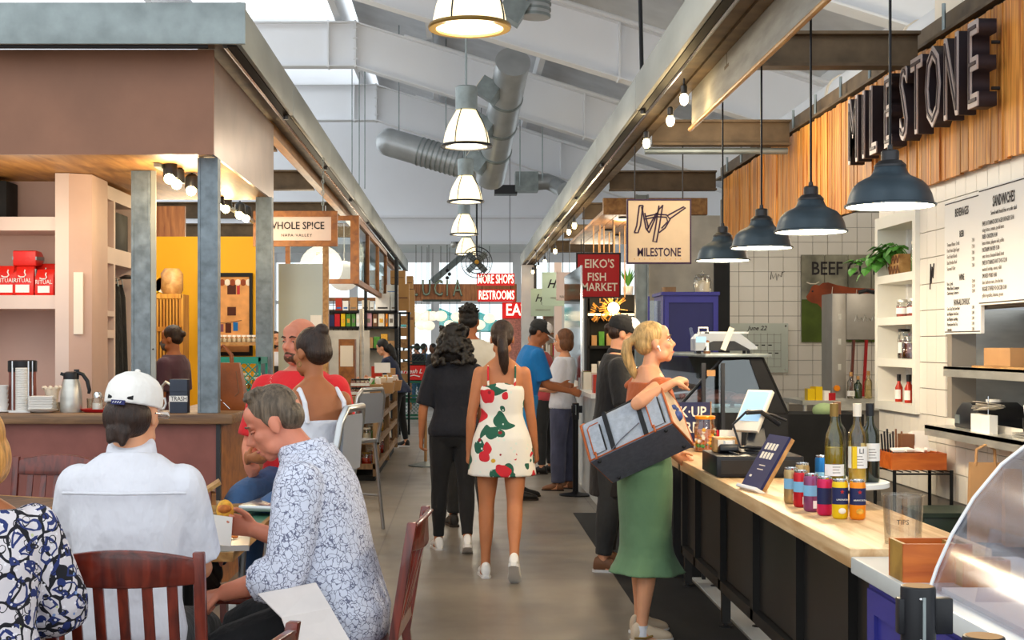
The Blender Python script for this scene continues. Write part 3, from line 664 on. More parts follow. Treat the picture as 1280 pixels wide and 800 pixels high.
    # tall man ahead of them
    p = Body('tall man with tousled black hair in cream shirt walking ahead', (.055, 11.55), R(2), 1.88, 'M', .98, 'skin_d', head=(-6,0,0), vox=.012, face=False, legs={'L':(8,3,8),'R':(-8,3,14,-18)})
    p.shirt('shirt', 'cl_cream', .88, 1.46, .45, .02, .05, .03); p.pants('trousers', 'cl_charcoal', .97, .018); p.shoes('shoe_black', 'sole_dark')
    p.hair('hair', 'hair_black', lambda m: rough_hair(m, 5, .018, 110), .008, 1)
    # man in blue tee and cap, bending to the right
    p = Body('man in bright blue tee, blue shorts and trucker cap reaching right', (.60, 13.7), R(-76), 1.82, 'M', 1.0, 'skin_d', lean=14, head=(-15,20,0), vox=.012, face=False,
             arms={'L':dict(u=(-.1,.4,-1), f=(.1,1,-.1)), 'R':dict(u=(.1,.30,-1), f=(.02,1,-.25), n=(-1,0,0))}, legs={'L':(4,4,4),'R':(-4,4,4)})
    p.shirt('tee_shirt', 'cl_blue', .88, 1.46, .45, .02, .05, .03); p.pants('shorts', 'cl_blueshort', .52, .03, 1.0, .03); p.shoes('shoe_black', 'sole_dark')
    p.hair('hair', 'hair_black', short_hair); cap(p, 'cl_charcoal', 'cl_whitecap', visor='cl_whitecap')
    # woman in white tee
    p = Body('woman with brown bob in white tee and loose grey trousers', (1.07, 14.55), R(70), 1.70, 'F', 1.04, 'skin_c', lean=-2, head=(8,4,0), vox=.011, arms={'L':dict(u=(-.1,.1,-1), f=(.2,1,0)), 'R':dict(u=(.1,.1,-1), f=(-.1,1,.0))}, legs={'L':(2,3,2),'R':(-2,3,2)})
    p.shirt('tee_shirt', 'cl_white', .88, 1.44, .44, .026, .06, .03); p.pants('trousers', 'cl_dotpant', .99, .018, .95, .026); p.shoes('shoe_brown', 'sole_dark')
    p.hair('hair', 'hair_brown', lambda m: (cap_hair(m, 0, .012, .03), m.sph((.055,-.02,-.03), (.034,.06,.075), 14, 10), m.sph((-.055,-.02,-.03), (.034,.06,.075), 14, 10)))
    p = Body('man in faded red tee behind the white tee woman', (1.0, 16.4), R(60), 1.72, 'M', 1.05, 'skin_c', lean=10, head=(0,10,0), vox=.014, face=False, hands=False, arms={'R':dict(u=(.1,.3,-1), f=(0,1,-.1)), 'L':dict(u=(-.1,.3,-1), f=(0,1,-.1))})
    p.shirt('tee_shirt', 'cl_pink', .88, 1.46, .46, .02, .05, .03); p.pants('trousers', 'cl_charcoal'); p.hair('hair', 'hair_dark', short_hair); p.shoes('shoe_black', 'sole_dark')
    # bald man in red and the woman in the white top at the bar
    p = Body('bald bearded man in red tee with white strap at the bar', (-.84, 7.05), R(168), 1.79, 'M', 1.04, 'skin_r', head=(-22,2,0), drop=.105, vox=.009, legs={'L':(66,10,60),'R':(87,8,42,40)}, arms={'L':dict(u=(-.25,.2,-1), f=(.3,.9,-.3)), 'R':dict(u=(.25,.2,-1), f=(-.3,.9,-.3))})
    sh = p.shirt('tee_shirt', 'cl_red', .86, 1.462, .48, .020, .05, .03)
    p.pants('jeans', 'cl_jean'); p.shoes('shoe_black', 'sole_dark')
    p.cloth('bag_strap', 'cream', lambda m: m.ell([(p.S(V((x, y, z))), V((.012,0,.016)), V((0,.006,0))) for x, y, z in ((.135,.02,1.45),(.125,.085,1.41),(.09,.135,1.34),(.04,.155,1.26),(-.02,.158,1.17),(-.09,.145,1.06))], 10), .006, 1)
    p.cloth('badge', 'leaf', lambda m: m.sph(p.S(V((-.085,.142,1.375))), (.028,.008,.032), 14, 8), .006, 1)
    p.hair('hair', 'hair_stubble', lambda m: (m.sph((0,-.030,.012), (.0765,.084,.070), 20, 12),), .007)
    p.hair('beard', 'hair_stubble', lambda m: (m.sph((0,.030,-.074), (.060,.064,.040), 18, 12), m.tube([(-.025,.085,-.056), (0,.098,-.050), (.025,.085,-.056)], [.005,.007,.005], 8)), .006)
    p = Body('woman with dark bun in white strappy top at the bar', (-.69, 6.45), R(34), 1.70, 'F', 1.02, 'skin_d', lean=4, head=(14,4,0), drop=.07, vox=.009, face=False, legs={'L':(72,8,70),'R':(72,8,70)}, arms={'L':dict(u=(-.35,.25,-1), f=(.2,1,-.1)), 'R':dict(u=(.3,.3,-1), f=(-.2,1,0))})
    p.skirt('top', 'cl_white', [(1.275,.162,.128,.010,0),(1.2,.158,.120,.008,0),(1.1,.152,.114,.004,0),(1.02,.168,.122,0,.01)], size=.009)
    for q in (-1, 1): p.cloth('strap', 'cl_white', lambda m: m.tube([p.S(V((q*.10,-.118,1.26))), p.S(V((q*.105,-.108,1.36))), p.S(V((q*.10,-.05,1.425))), p.S(V((q*.095,.07,1.36)))], .013, 8), .006, 1)
    p.pants('jeans', 'cl_jean', .97, .014, .98); p.shoes('shoe_white', 'sole')
    p.hair('hair', 'hair_dark', lambda m: (m.sph((0,-.022,.038), (.080,.096,.086), 22, 14), m.sph((0,-.058,-.004), (.074,.060,.064), 18, 12), m.sph((0,-.085,.098), (.036,.036,.034), 14, 10)))
    p.hp('earring', lambda m: m.tube([(-.080+.0*a,.0+.013*cos(a),-.058+.013*sin(a)) for a in [2*pi*i/14 for i in range(15)]], .0024, 6), 'shoe_gold')
    # barista behind the bar
    p = Body('barista with grey face mask and plum tee behind the bar', (-2.62, 12.3), R(72), 1.72, 'M', .96, 'skin_d', head=(6,6,0), vox=.011, face=False)
    p.shirt('tee_shirt', 'cl_plum', .88, 1.46, .45, .02, .05, .03); p.pants('trousers', 'cl_black')
    p.hair('hair', 'hair_dark', lambda m: (short_hair(m), m.sph((0,-.115,.03), (.028,.03,.03), 12, 8)))
    p.hp('face_mask', lambda m: (m.sph((0,.046,-.060), (.062,.062,.052), 18, 12), m.sph((0,.090,-.035), (.024,.030,.030), 12, 8)), 'mask_grey', .006, 2); p.shoes('shoe_black', 'sole_dark')
    # two staff far behind the bald man
    p = Body('smiling bearded vendor in white shirt and dark apron behind the stall', (-2.42, 17.6), R(205), 1.72, 'M', .95, 'skin_c', head=(0,-4,0), vox=.014, hands=False)
    p.shirt('shirt', 'cl_white', .88, 1.46, .5, .02, .05); p.pants('apron', 'cl_charcoal', .9, .035, 1.28); p.hair('hair', 'hair_dark', short_hair); p.shoes('shoe_black', 'sole_dark')
    p.hair('beard', 'hair_dark', lambda m: m.sph((0,.030,-.074), (.060,.062,.038), 16, 10), .009)
    p = Body('dark-haired vendor in white tee turned toward the smiling vendor', (-1.93, 17.4), R(95), 1.64, 'M', .95, 'skin_d', head=(0,0,0), vox=.014, face=False, hands=False)
    p.shirt('tee_shirt', 'cl_white', .88, 1.46, .5, .02, .05); p.pants('trousers', 'cl_black'); p.hair('hair', 'hair_black', short_hair); p.shoes('shoe_black', 'sole_dark')
    # woman in dark blue leaning over the produce rack
    p = Body('long-haired woman in dark blue peplum top leaning over the rack', (-.98, 20.6), R(78), 1.66, 'F', 1.0, 'skin_c', lean=20, head=(0,14,0), vox=.012, face=False, arms={'L':dict(u=(-.1,.5,-1), f=(0,1,-.05)), 'R':dict(u=(.1,.5,-1), f=(0,1,-.05))}, legs={'L':(3,3,3),'R':(-5,3,5)})
    p.shirt('top', 'cl_darkblue', .98, 1.44, .45, .02, .05, .04)
    p.skirt('peplum', 'cl_darkblue', [(1.06,.15,.11,0,0),(.95,.21,.17,-.01,.03),(.86,.25,.21,-.02,.06)], size=.012)
    p.pants('trousers', 'cl_black', .96, .012); p.shoes('shoe_black', 'sole')
    p.hair('hair', 'hair_black', lambda m: (cap_hair(m, 0, .01, .03), m.tube([(0,-.09,0), (0,-.12,-.1), (0,-.10,-.22), (0,-.07,-.30)], [.06,.062,.05,.02], 12)))
    # diners far down the hall
    for i, (x, Y, c, lab) in enumerate(((521, 36.0, 'cl_navy', 'farthest left diner in navy beyond the crates'), (530, 37.0, 'cl_jean', 'middle diner in blue shirt beyond the crates'), (541, 36.4, 'cl_charcoal', 'dark-shirted diner right of the blue shirt beyond the crates'))):
        p = Body('seated '+lab, ((x-CX)/F*Y, Y), R((30, -60, 120)[i]), 1.74, 'M', 1.05, ('skin_a','skin_d','skin_k')[i], drop=.16, vox=.02, face=False, hands=False, group='diners at the end of the hall')
        p.shirt('shirt', c, .88, 1.46, .5, .025, .05); p.pants('trousers', 'cl_jean', .9, .02); p.hair('hair', 'hair_black', short_hair, .014)
build_people()
# ---------------------------------------------------------------- the setting
struct(MB().box(-9, 9, -3, 60, -.12, 0).build('floor', 'concrete'))
def deck(name, mat, *a):
    return struct(MB().prism(*a).build(name, mat))
# roof: deep white girders that run level over the left aisle and fall to the right
GX = -1.96; GZ = 7.46; SL = .31
def gz(X): return GZ if X < GX else GZ-SL*(X-GX)
ceil = struct(MB().prism([(GX-.1, 3, GZ+.50), (8.5, 3, gz(8.5)+.42), (8.5, 36, gz(8.5)+.42), (GX-.1, 36, GZ+.50)], (0, 0, .08)).build('ceiling', 'deck_grey'))
for k in range(5):                          # level monitor roof with skylight gaps
    y = 4+k*6.6
    MB().box(-8.5, GX-.1, y, y+4.6, GZ+1.3, GZ+1.38).build('roof_panel', 'ceiling_white', ceil)
for Y in (8, 13.5, 19.5, 25, 31):
    g = thing('roof_girder', {8:'nearest',13.5:'second nearest',19.5:'third',25:'fourth, long level-ended',31:'farthest'}[Y]+' deep white steel roof girder over the hall', 'girder', (0, Y, 0), 0, 'roof girders')
    th = .8
    MB().prism([(GX, -.01, GZ), (8.5, -.01, gz(8.5)), (8.5, -.01, gz(8.5)-th), (GX, -.01, GZ-th)], (0, .02, 0)).build('web', 'ceiling_white', g)
    MB().box(-8.5, GX, -.01, .01, GZ-th, GZ).build('web', 'ceiling_white', g)
    for dz in (0, -th):
        MB().prism([(GX, -.14, GZ+dz-.012), (8.5, -.14, gz(8.5)+dz-.012), (8.5, -.14, gz(8.5)+dz+.012), (GX, -.14, GZ+dz+.012)], (0, .28, 0)).build('flange', 'white_paint', g)
        MB().box(-8.5, GX, -.14, .14, GZ+dz-.012, GZ+dz+.012).build('flange', 'white_paint', g)
    for X in (GX, GX-.5, GX+4.2):
        MB().box(X-.015, X+.015, -.13, .13, gz(X)-th-.03, gz(X)+.03).build('stiffener', 'white_paint', g)
    for X in (GX+.03, GX-.03):
        for j in range(4): MB().cyl((X, -.155, GZ-th+.12+j*.19), (X, -.125, GZ-th+.12+j*.19), .018, n=6).build('bolt', 'white_paint', g)
    # brace pipe that runs along the top edge
    MB().tube([(GX+.9, -.3, gz(GX+.9)-.02), (8.3, -.3, gz(8.3)+.02)], .035, 8).build('conduit', 'white_paint', g)
for i, X in enumerate((-.6, 1.4, 3.4, 5.4)):
    z = gz(X)+.24
    tag(MB().box(X-.05, X+.05, 3, 36, z-.14, z+.14).build('purlin', 'white_paint'), ('leftmost', 'second', 'third', 'rightmost')[i]+' white purlin running the length of the roof slope', 'purlin', 'roof purlins')
for X, z0 in ((-2.3, GZ+.1), (-5.5, GZ+.1)):
    tag(MB().box(X-.06, X+.06, 3, 35.8, z0, z0+.9).build('clerestory_post_band', 'white_paint'), ('near' if X > -3 else 'far')+' white band carrying the level roof left of the slope', 'band')
for i, Y in enumerate((19, 22.3, 28)):
    X = -3.4
    t = thing('roof_pipe', ('near', 'middle', 'far')[i]+' white pipe crossing above the level girders', 'pipe', (0, Y, GZ+.45))
    MB().cyl((-8, 0, 0), (-2.4, 0, .1), .16, n=16).build('barrel', 'white_paint', t, True)
    for x in (-6.5, -4.5, -3): MB().cyl((x-.05, 0, .05), (x+.05, 0, .05), .18, n=16).build('collar', 'galv', t, True)
# end wall with the opening into the far room
ew = struct(MB().box(-9, 9, 36, 36.25, 4.25, 9).build('wall_back', 'ceiling_white'))
MB().box(-9, 9, 35.85, 36, 4.2, 4.28).build('ledge', 'white_paint', ew); MB().box(-9, 9, 35.85, 36, 4.9, 4.96).build('ledge', 'white_paint', ew)
struct(MB().box(-9, 9, 36.26, 40.2, 4.25, 4.37).build('trim_1', 'white_paint'))
fw = struct(MB().box(-9, 9, 40, 40.2, 0, .9).build('wall_front', 'white_paint'))
for i, x in enumerate((-8, -5.6, -3.2, -.8, 1.6, 4, 6.4, 8.6)):
    MB().box(x-.12, x+.12, 39.9, 40.1, .9, 4.25).build('mullion', 'white_paint', fw)
MB().box(-9, 9, 39.93, 40.04, 3.97, 4.249).build('transom', 'white_paint', fw); MB().box(-9, 9, 39.94, 40.04, 2.75, 2.85).build('transom', 'white_paint', fw)
w1 = struct(MB().box(-9, 9, 40.05, 40.07, .9, 3.96).build('window_1', 'pane'))
struct(MB().box(-8.9, -8.75, -1, 36, 0, 3.4).build('wall_left', 'white_paint')); struct(MB().box(8.75, 8.9, -1, 36, 0, 3.0).build('wall_right_outer', 'white_paint'))
# ---------------------------------------------------------------- steel beams along the aisle
def aisle_beam(side):
    nm = 'left' if side < 0 else 'right'; y0 = 8.2 if side < 0 else 2.5; y1 = 33.5 if side < 0 else 31.5
    g = thing('aisle_beam', 'galvanised steel beam running along the '+nm+' side of the aisle', 'beam', (0, 0, 0), 0, 'aisle beams'); X = 1.336*side
    ys = [y0]; y = 8.2+(2.55 if side < 0 else 2.3)
    if side > 0: ys += [5.2]
    while y < y1-1: ys.append(y); y += 3.1
    ys.append(y1)
    for a, b in zip(ys, ys[1:]):
        MB().box(min(X, X+.03*side), max(X, X+.03*side), a+.012, b-.012, 3.36, 3.62).build('fascia_plate', 'fascia', g, bevel=.004)
    MB().box(min(X, X+.32*side)+.035*(side > 0), max(X, X+.32*side)-.035*(side < 0), y0+.05, y1, 3.40, 3.47).build('bottom_flange', 'rust_steel', g)
    MB().box(min(X+.24*side, X+.32*side), max(X+.24*side, X+.32*side), 11.25 if side < 0 else y0+.05, y1, 3.30 if side < 0 else 3.38, 3.47).build('inner_web', 'soffit_wood' if side < 0 else 'rust_steel', g)
    MB().box(min(X+.035*side, X+.09*side), max(X+.035*side, X+.09*side), y0+.05, y1, 3.36, 3.42).build('shadow_gap', 'dark_gap', g)
    MB().tube([(X+.11*side, y0+.1, 3.375), (X+.11*side, y1-.1, 3.375)], .018, 8).build('conduit', 'chrome', g, True)
    for yy in ys[1:-1]: MB().cyl((X+.06*side, yy, 3.33), (X+.06*side, yy, 3.41), .022, n=8).build('clamp', 'dark_steel', g)
    return g
aisle_beam(-1); aisle_beam(1)
# front return of the left beam, with the brown soffit box under it
g = thing('front_beam', 'grey steel beam across the front of the coffee bar', 'beam', (0, 8.2, 0))
MB().box(-7, -1.306, -.02, .01, 3.36, 3.61).build('fascia_plate', 'galv', g, bevel=.004)
MB().box(-7, -1.37, .03, .3, 3.42, 3.58).build('flange', 'dark_gap', g); MB().tube([(-7, .06, 3.37), (-1.62, .06, 3.365), (-1.55, .08, 3.37)], .018, 8).build('conduit', 'dark_steel', g, True)
g = thing('brown_soffit', 'glossy brown boxed soffit above the coffee bar', 'soffit', (0, 0, 0))
MB().box(-7, -1.555, 8.5, 8.53, 2.74, 3.395).build('front_panel', 'soffit_brown', g)
M('soffit_side', '#a58d80', .3, .55, var=.14, vs_=3)
MB().box(-1.575, -1.555, 8.531, 11.2, 2.74, 3.355).build('side_panel', 'soffit_side', g); MB().box(-7, -1.576, 8.532, 11.2, 2.745, 2.76).build('underside', 'soffit_wood', g)
# cross beams
def crossbeam(Y, x0, x1, lab):
    t = thing('cross_beam', lab, 'beam', (0, Y, 0), 0, 'cross beams')
    MB().box(x0, x1, -.008, .008, 3.30, 3.50).build('web', 'rust_steel', t)
    for z in (3.30, 3.50): MB().box(x0, x1, -.07, .07, z-.010, z+.010).build('flange', 'rust_steel', t)
for Y, n in ((8.55, 'nearest'), (11.9, 'second'), (15.35, 'third'), (18.8, 'fourth'), (22.2, 'fifth'), (25.6, 'sixth')):
    crossbeam(Y, 1.66, 2.86, n+' rusty cross beam between the right aisle beam and the stalls')
for Y, n in ((12.2, 'nearest'), (15.3, 'second'), (18.7, 'third'), (22, 'fourth')):
    crossbeam(Y, -5.5, -1.67, n+' cross beam over the left stalls')
# ---------------------------------------------------------------- right stall: wall, tiles, cladding
WX = 2.96
def wallpiece(p, *b): return MB().box(*b).build('wall_section', 'grout', p)
wr = struct(MB().box(WX+.012, 3.12, 4.5, 6.0, 0, 2.6).build('wall_right', 'grout'))
wallpiece(wr, WX+.012, 3.12, 6.0, 8.26, 0, 1.06); wallpiece(wr, WX+.012, 3.12, 6.0, 8.26, 1.76, 2.6)
wallpiece(wr, WX+.012, 3.12, 8.26, 8.80, 0, 2.6); wallpiece(wr, WX+.012, 3.12, 8.80, 9.66, 0, 1.10); wallpiece(wr, WX+.012, 3.12, 8.80, 9.66, 2.44, 2.6)
TS = .166
tm = MB().box(0, .014, .0025, TS-.0025, .0025, TS-.0025).mesh('tile'); obj('tmp', tm, 'tile', bevel=0); bpy.data.objects.remove(bpy.data.objects['tmp'])
def tile(p, x, y, z, rz=0, sy=1, sz=1):
    o = bpy.data.objects.new('tile', tm); COL.objects.link(o); o.location = (x, y, z); o.rotation_euler = (0, 0, rz); o.scale = (1, sy, sz); o.parent = p
z0 = 2.6-TS*13
for r in range(13):
    for c in range(25):
        y = 5.51+c*TS; z = z0+r*TS
        if y+TS > 9.67: continue
        if z < .55: continue
        ym, zm = y+TS/2, z+TS/2
        if 6.0 < ym < 8.26 and 1.06 < zm < 1.76: continue
        if 8.80 < ym and 1.10 < zm < 2.44: continue
        tile(wr, WX, y, z)
wb = struct(MB().box(2.94, 6, 15.314, 15.5, 0, 3.2).build('wall_back_kitchen', 'grout'))
for r in range(16):
    for c in range(12):
        z = .38+r*TS; x = 2.945+c*TS
        if z < .85: continue
        tile(wb, x+TS, 15.3, z, pi/2)
struct(MB().box(5.2, 5.3, 9, 15.3, 0, 3.2).build('wall_side_kitchen', 'tile'))
struct(MB().box(3.13, 5.2, 9.55, 9.66, 0, 2.9).build('wall_partition', 'white_paint'))
# reclaimed wood cladding, plank by plank
cl = thing('wood_cladding', 'reclaimed wood plank cladding above the counter wall', 'cladding', (2.93, 0, 0))
MB().box(.012, .2, 5.3, 15.3, 2.605, 3.42).build('backing', 'dark_gap', cl)
rd = random.Random(11); pm = []
for w in (.055, .075, .095, .12):
    me = MB().box(-.014, .010, 0, w-.003, 0, 1).mesh('plank'); me.materials.append(MATS['plank']); pm.append((w, me))
y = 5.3
while y < 15.2:
    w, me = rd.choice(pm); o = bpy.data.objects.new('plank', me); COL.objects.link(o); o.parent = cl
    lo = 2.552+rd.uniform(-.006, .006); hi = 3.405+rd.uniform(-.012, .012)
    o.location = (rd.uniform(-.010, .006), y, lo); o.scale = (1, 1, hi-lo); y += w
t = thing('ledger_beam', 'rusty steel ledger along the top of the wood cladding', 'beam', (2.9, 0, 0))
MB().box(0, .18, 5.3, 15.6, 3.43, 3.45).build('flange', 'rust_steel', t); MB().box(.06, .09, 5.3, 15.6, 3.45, 3.58).build('web', 'rust_steel', t)
for i in range(13): MB().cyl((.02, 6+i*.75, 3.45), (.02, 6+i*.75, 3.62), .012, n=6).build('bolt', 'galv', t)
t = thing('white_duct', 'white round duct lying behind the wood cladding', 'duct', (3.5, 0, 3.62))
MB().tube([(0, 8.5, .22), (0, 14.5, .22)], .17, 16).build('barrel', 'white_paint', t, True)
for yy in (9.4, 10.3, 11.2, 12.4): MB().tube([(0, yy, .22), (0, yy+.06, .22)], .185, 16).build('collar', 'cream', t, True)
MB().box(-.2, .2, 9.0, 9.5, .1, .55).build('box_end', 'cream', t)
# MILESTONE letters stand off the planks
sg = thing('letter_sign', 'raised steel MILESTONE letters on the wood cladding', 'sign', (2.82, 0, 0))
ys = [9.63, 9.38, 9.17, 8.85, 8.53, 8.29, 8.0, 7.70, 7.375]; 
M('letter_body', '#3a3238', .45, .5, var=.15); M('letter_face', '#cdbfbc', .45, .2); M('letter_mid', '#54484c', .5, .3)
for ch, yy in zip('MILESTONE', ys):
    b = text(ch, .66, (0, yy, 3.042), ONRIGHT, 'letter_body', sg, 'letter', .048, .50, 1.0)
    f = text(ch, .66, (0, 0, .053), (0, 0, 0), 'letter_face', b, 'face', .004, .50, 1.0)
    text(ch, .66, (0, 0, .059), (0, 0, 0), 'letter_mid', b, 'inlay', .004, .50, 1.0, off=-.028)
    MB().cyl((0, -.1, -.05), (0, -.1, -.12), .01, n=6).build('standoff', 'dark_steel', b); MB().cyl((0, .15, -.05), (0, .15, -.12), .01, n=6).build('standoff', 'dark_steel', b)
# ---------------------------------------------------------------- service counter
co = thing('service_counter', 'long service counter with black framed panels and thick wood top', 'counter', (0, 0, 0))
b = MB().box(1.22, 1.67, 4.285, 8.85, .845, .908).build('wood_top', 'counter_wood', co, bevel=.006)
MB().box(1.214, 1.225, 7.62, 7.66, .846, .909).build('seam_strap', 'rust_steel', b)
MB().box(1.46, 1.66, 4.3, 8.8, .22, .84).build('carcass', 'black_rough', co)
ups = [4.46, 5.02, 5.80, 6.66, 7.50, 8.30, 8.78]
for a in ups: MB().box(1.415, 1.462, a-.03, a+.03, .20, .845).build('upright', 'panel_black', co)
MB().box(1.415, 1.46, 4.35, 8.8, .20, .255).build('bottom_rail', 'panel_black', co); MB().box(1.415, 1.46, 4.35, 8.8, .79, .845).build('top_rail', 'panel_black', co)
for a, c in zip(ups, ups[1:]): MB().box(1.448, 1.458, a+.035, c-.035, .26, .785).build('panel', 'panel_black', co)
for a in (4.46, 5.9, 7.45, 8.7):
    for X in (1.42, 1.60): l = MB().box(X, X+.045, a-.025, a+.025, .03, .22).build('leg', 'panel_black', co); MB().lathe([(.035,0),(.035,.012),(.012,.016),(.012,.03)], (X+.022, a, 0), 10).build('foot', 'dark_steel', l)
co2 = thing('stone_counter', 'white stone counter end on a blue panelled cabinet', 'counter', (0, 0, 0))
MB().box(1.22, 1.75, 2.2, 4.275, .832, .885).build('stone_top', 'stone', co2, bevel=.006)
c = MB().box(1.262, 1.72, 2.25, 4.22, .0, .832).build('cabinet', 'blue_cab', co2)
for y0, y1 in ((3.7, 4.2), (3.15, 3.65), (2.6, 3.1)):
    MB().box(1.25, 1.262, y0, y0+.07, .08, .80).build('stile', 'blue_cab', c); MB().box(1.25, 1.262, y1-.07, y1, .08, .80).build('stile', 'blue_cab', c)
    MB().box(1.25, 1.262, y0+.07, y1-.07, .73, .80).build('rail', 'blue_cab', c); MB().box(1.25, 1.262, y0+.07, y1-.07, .08, .15).build('rail', 'blue_cab', c)
tag(MB().box(1.02, 1.50, 5.5, 12.5, 0, .006).build('floor_finish', 'black_rough'), 'dark worn floor along the foot of the counter', 'mat')  # thin slab standing for the dark worn floor, not a loose mat
tag(MB().box(1.52, 1.68, 4.4, 12.5, 0, .008).build('floor_strip', 'stone'), 'pale strip on the floor under the counter', 'floor strip')
# ---------------------------------------------------------------- left coffee bar
bar = thing('coffee_bar', 'brown-fronted coffee bar with thick wood top', 'bar', (0, 0, 0))
MB().box(-7, -1.445, 8.55, 9.05, 1.05, 1.115).build('wood_top', 'bar_wood', bar, bevel=.008)
MB().box(-1.95, -1.445, 9.05, 11.3, 1.05, 1.115).build('wood_return', 'bar_wood', bar, bevel=.008)
MB().box(-7, -1.56, 8.62, 8.66, 0, 1.05).build('front_panel', 'counter_brown', bar); MB().box(-1.56, -1.535, 8.61, 8.66, 0, 1.05).build('corner_strip', 'dark_steel', bar)
MB().box(-1.56, -1.535, 8.665, 11.25, 0, 1.05).build('side_panel', 'frame_wood', bar)
def post(x, Y, z0, z1, lab, w=.112, strip=False):
    t = thing('steel_post', lab, 'post', (x, Y, z0), 0, 'galvanised posts'); h = z1-z0
    MB().box(-w/2, w/2, -.045, -.03, 0, h).build('web', 'galv_post', t)
    for q in (-1, 1): MB().box(q*w/2-.008, q*w/2+.008, -.05, .05, 0, h).build('flange', 'galv_post', t)
    if strip:
        MB().box(w/2+.012, w/2+.045, -.05, -.03, 0, h).build('edge_strip', 'fascia', t)
        for k in range(5): MB().cyl((w/2+.028, -.056, .2+k*.33), (w/2+.028, -.05, .2+k*.33), .006, n=8).build('screw', 'dark_steel', t)
post(-1.62, 8.70, 1.116, 2.74, 'galvanised post standing on the bar front near the trash box')
post(-1.60, 11.0, 1.116, 2.74, 'galvanised post at the back corner of the coffee bar')
post(-2.20, 9.35, 0, 2.74, 'galvanised post beside the dark hanging aprons', .115, True)
# ---------------------------------------------------------------- ceiling ducts
t = thing('spiral_duct', 'large galvanised duct descending toward the end wall with three outlets', 'duct', (0, 0, 0))
A, B = px(641, 78, 22.4), px(613, 222, 25.4); d = (B-A).normalized()
MB().cyl(A, B, .285, .275, 28).build('barrel', 'duct', t, True); MB().cyl(A-d*.02, A+d*.01, .292, n=28).build('end_cap', 'duct', t, True)
for f in (.28, .52, .74): MB().cyl(lerp(A, B, f)-d*.03, lerp(A, B, f)+d*.03, .296, n=28).build('seam', 'galv', t, True)
for f in (.18, .48, .80):
    c = lerp(A, B, f)+V((-.33, -.12, -.1)); m = Matrix.Translation(c) @ Matrix.Rotation(R(35),4,'Y') @ Matrix.Rotation(R(-20),4,'Z')
    o = MB().box(-.17, .2, -.12, .12, -.16, .16, m).build('outlet', 'galv', t); MB().box(-.19, -.172, -.1, .1, -.13, .13, m).build('grille', 'cream', o)
t = thing('cross_duct', 'ribbed galvanised duct coming in from the left under the girders', 'duct', (0, 0, 0))
A, B = px(487, 178, 26.2), px(605, 213, 25.9); d = (B-A).normalized()
MB().cyl(A, B, .27, .27, 24).build('barrel', 'duct', t, True); MB().sph(A, .27, 20, 12).build('elbow_end', 'duct', t, True)
for f in (.1, .6): c = lerp(A, B, f); MB().cyl(c, (c.x, c.y, gz(c.x)+.5), .012, n=6).build('hanger', 'galv', t)
for k in range(13): c = lerp(A, B, .33+k*.05); MB().cyl(c-d*.012, c+d*.012, .282, n=24).build('rib', 'galv', t, True)
t = thing('near_duct', 'ribbed duct end and box high above the near pendant', 'duct', (0, 0, 0))
A, B = px(668, 22, 17), px(672, -60, 17); d = (B-A).normalized()
MB().cyl(A, B, .19, .19, 24).build('barrel', 'duct', t, True)
for k in range(9): c = lerp(A, B, .03+k*.09); MB().cyl(c-d*.015, c+d*.015, .203, n=24).build('rib', 'galv', t, True)
MB().cbox(px(642, 12, 16.9), .30, .28, .3, 0, 0, R(32)).build('outlet', 'galv', t)
t = thing('branch_duct', 'short rectangular branch duct with a bent arm under the end wall', 'duct', (0, 0, 0))
A = px(658, 228, 30); MB().cbox(A, .5, .5, .42).build('collar_box', 'galv', t)
MB().tube([A+V((.2,0,0)), px(684, 227, 30), px(694, 231, 30), px(706, 238, 29.6)], .18, 14).build('arm', 'duct', t, True)
MB().cbox(px(632, 238, 30.2), .5, .4, .2).build('dark_mouth', 'dark_steel', t)
for i, (x, Y) in enumerate(((440, 30), (449, 30), (456, 30))):
    tag(MB().cyl(px(x, 85, Y), px(x, 236, Y), .012, n=6).build('hanger_rod', 'galv'), ('left', 'middle', 'right')[i]+'most thin rod hanging left of the cross duct' if i != 1 else 'middle thin rod hanging left of the cross duct', 'rod', 'hanger rods')
for i, (x, y0, y1, Y) in enumerate(((650, 172, 232, 29), (678, 178, 226, 29))):
    tag(MB().cyl(px(x, y0-60, Y), px(x, y1, Y), .012, n=6).build('hanger_rod', 'galv'), ('left', 'right')[i]+' thin rod holding the branch duct', 'rod', 'branch duct rods')
tag(MB().cyl(px(800, -10, 13), px(804, 165, 13.2), .02, n=8).build('drop_rod', 'black_metal'), 'black rod dropping from the roof beside the right beam', 'rod')
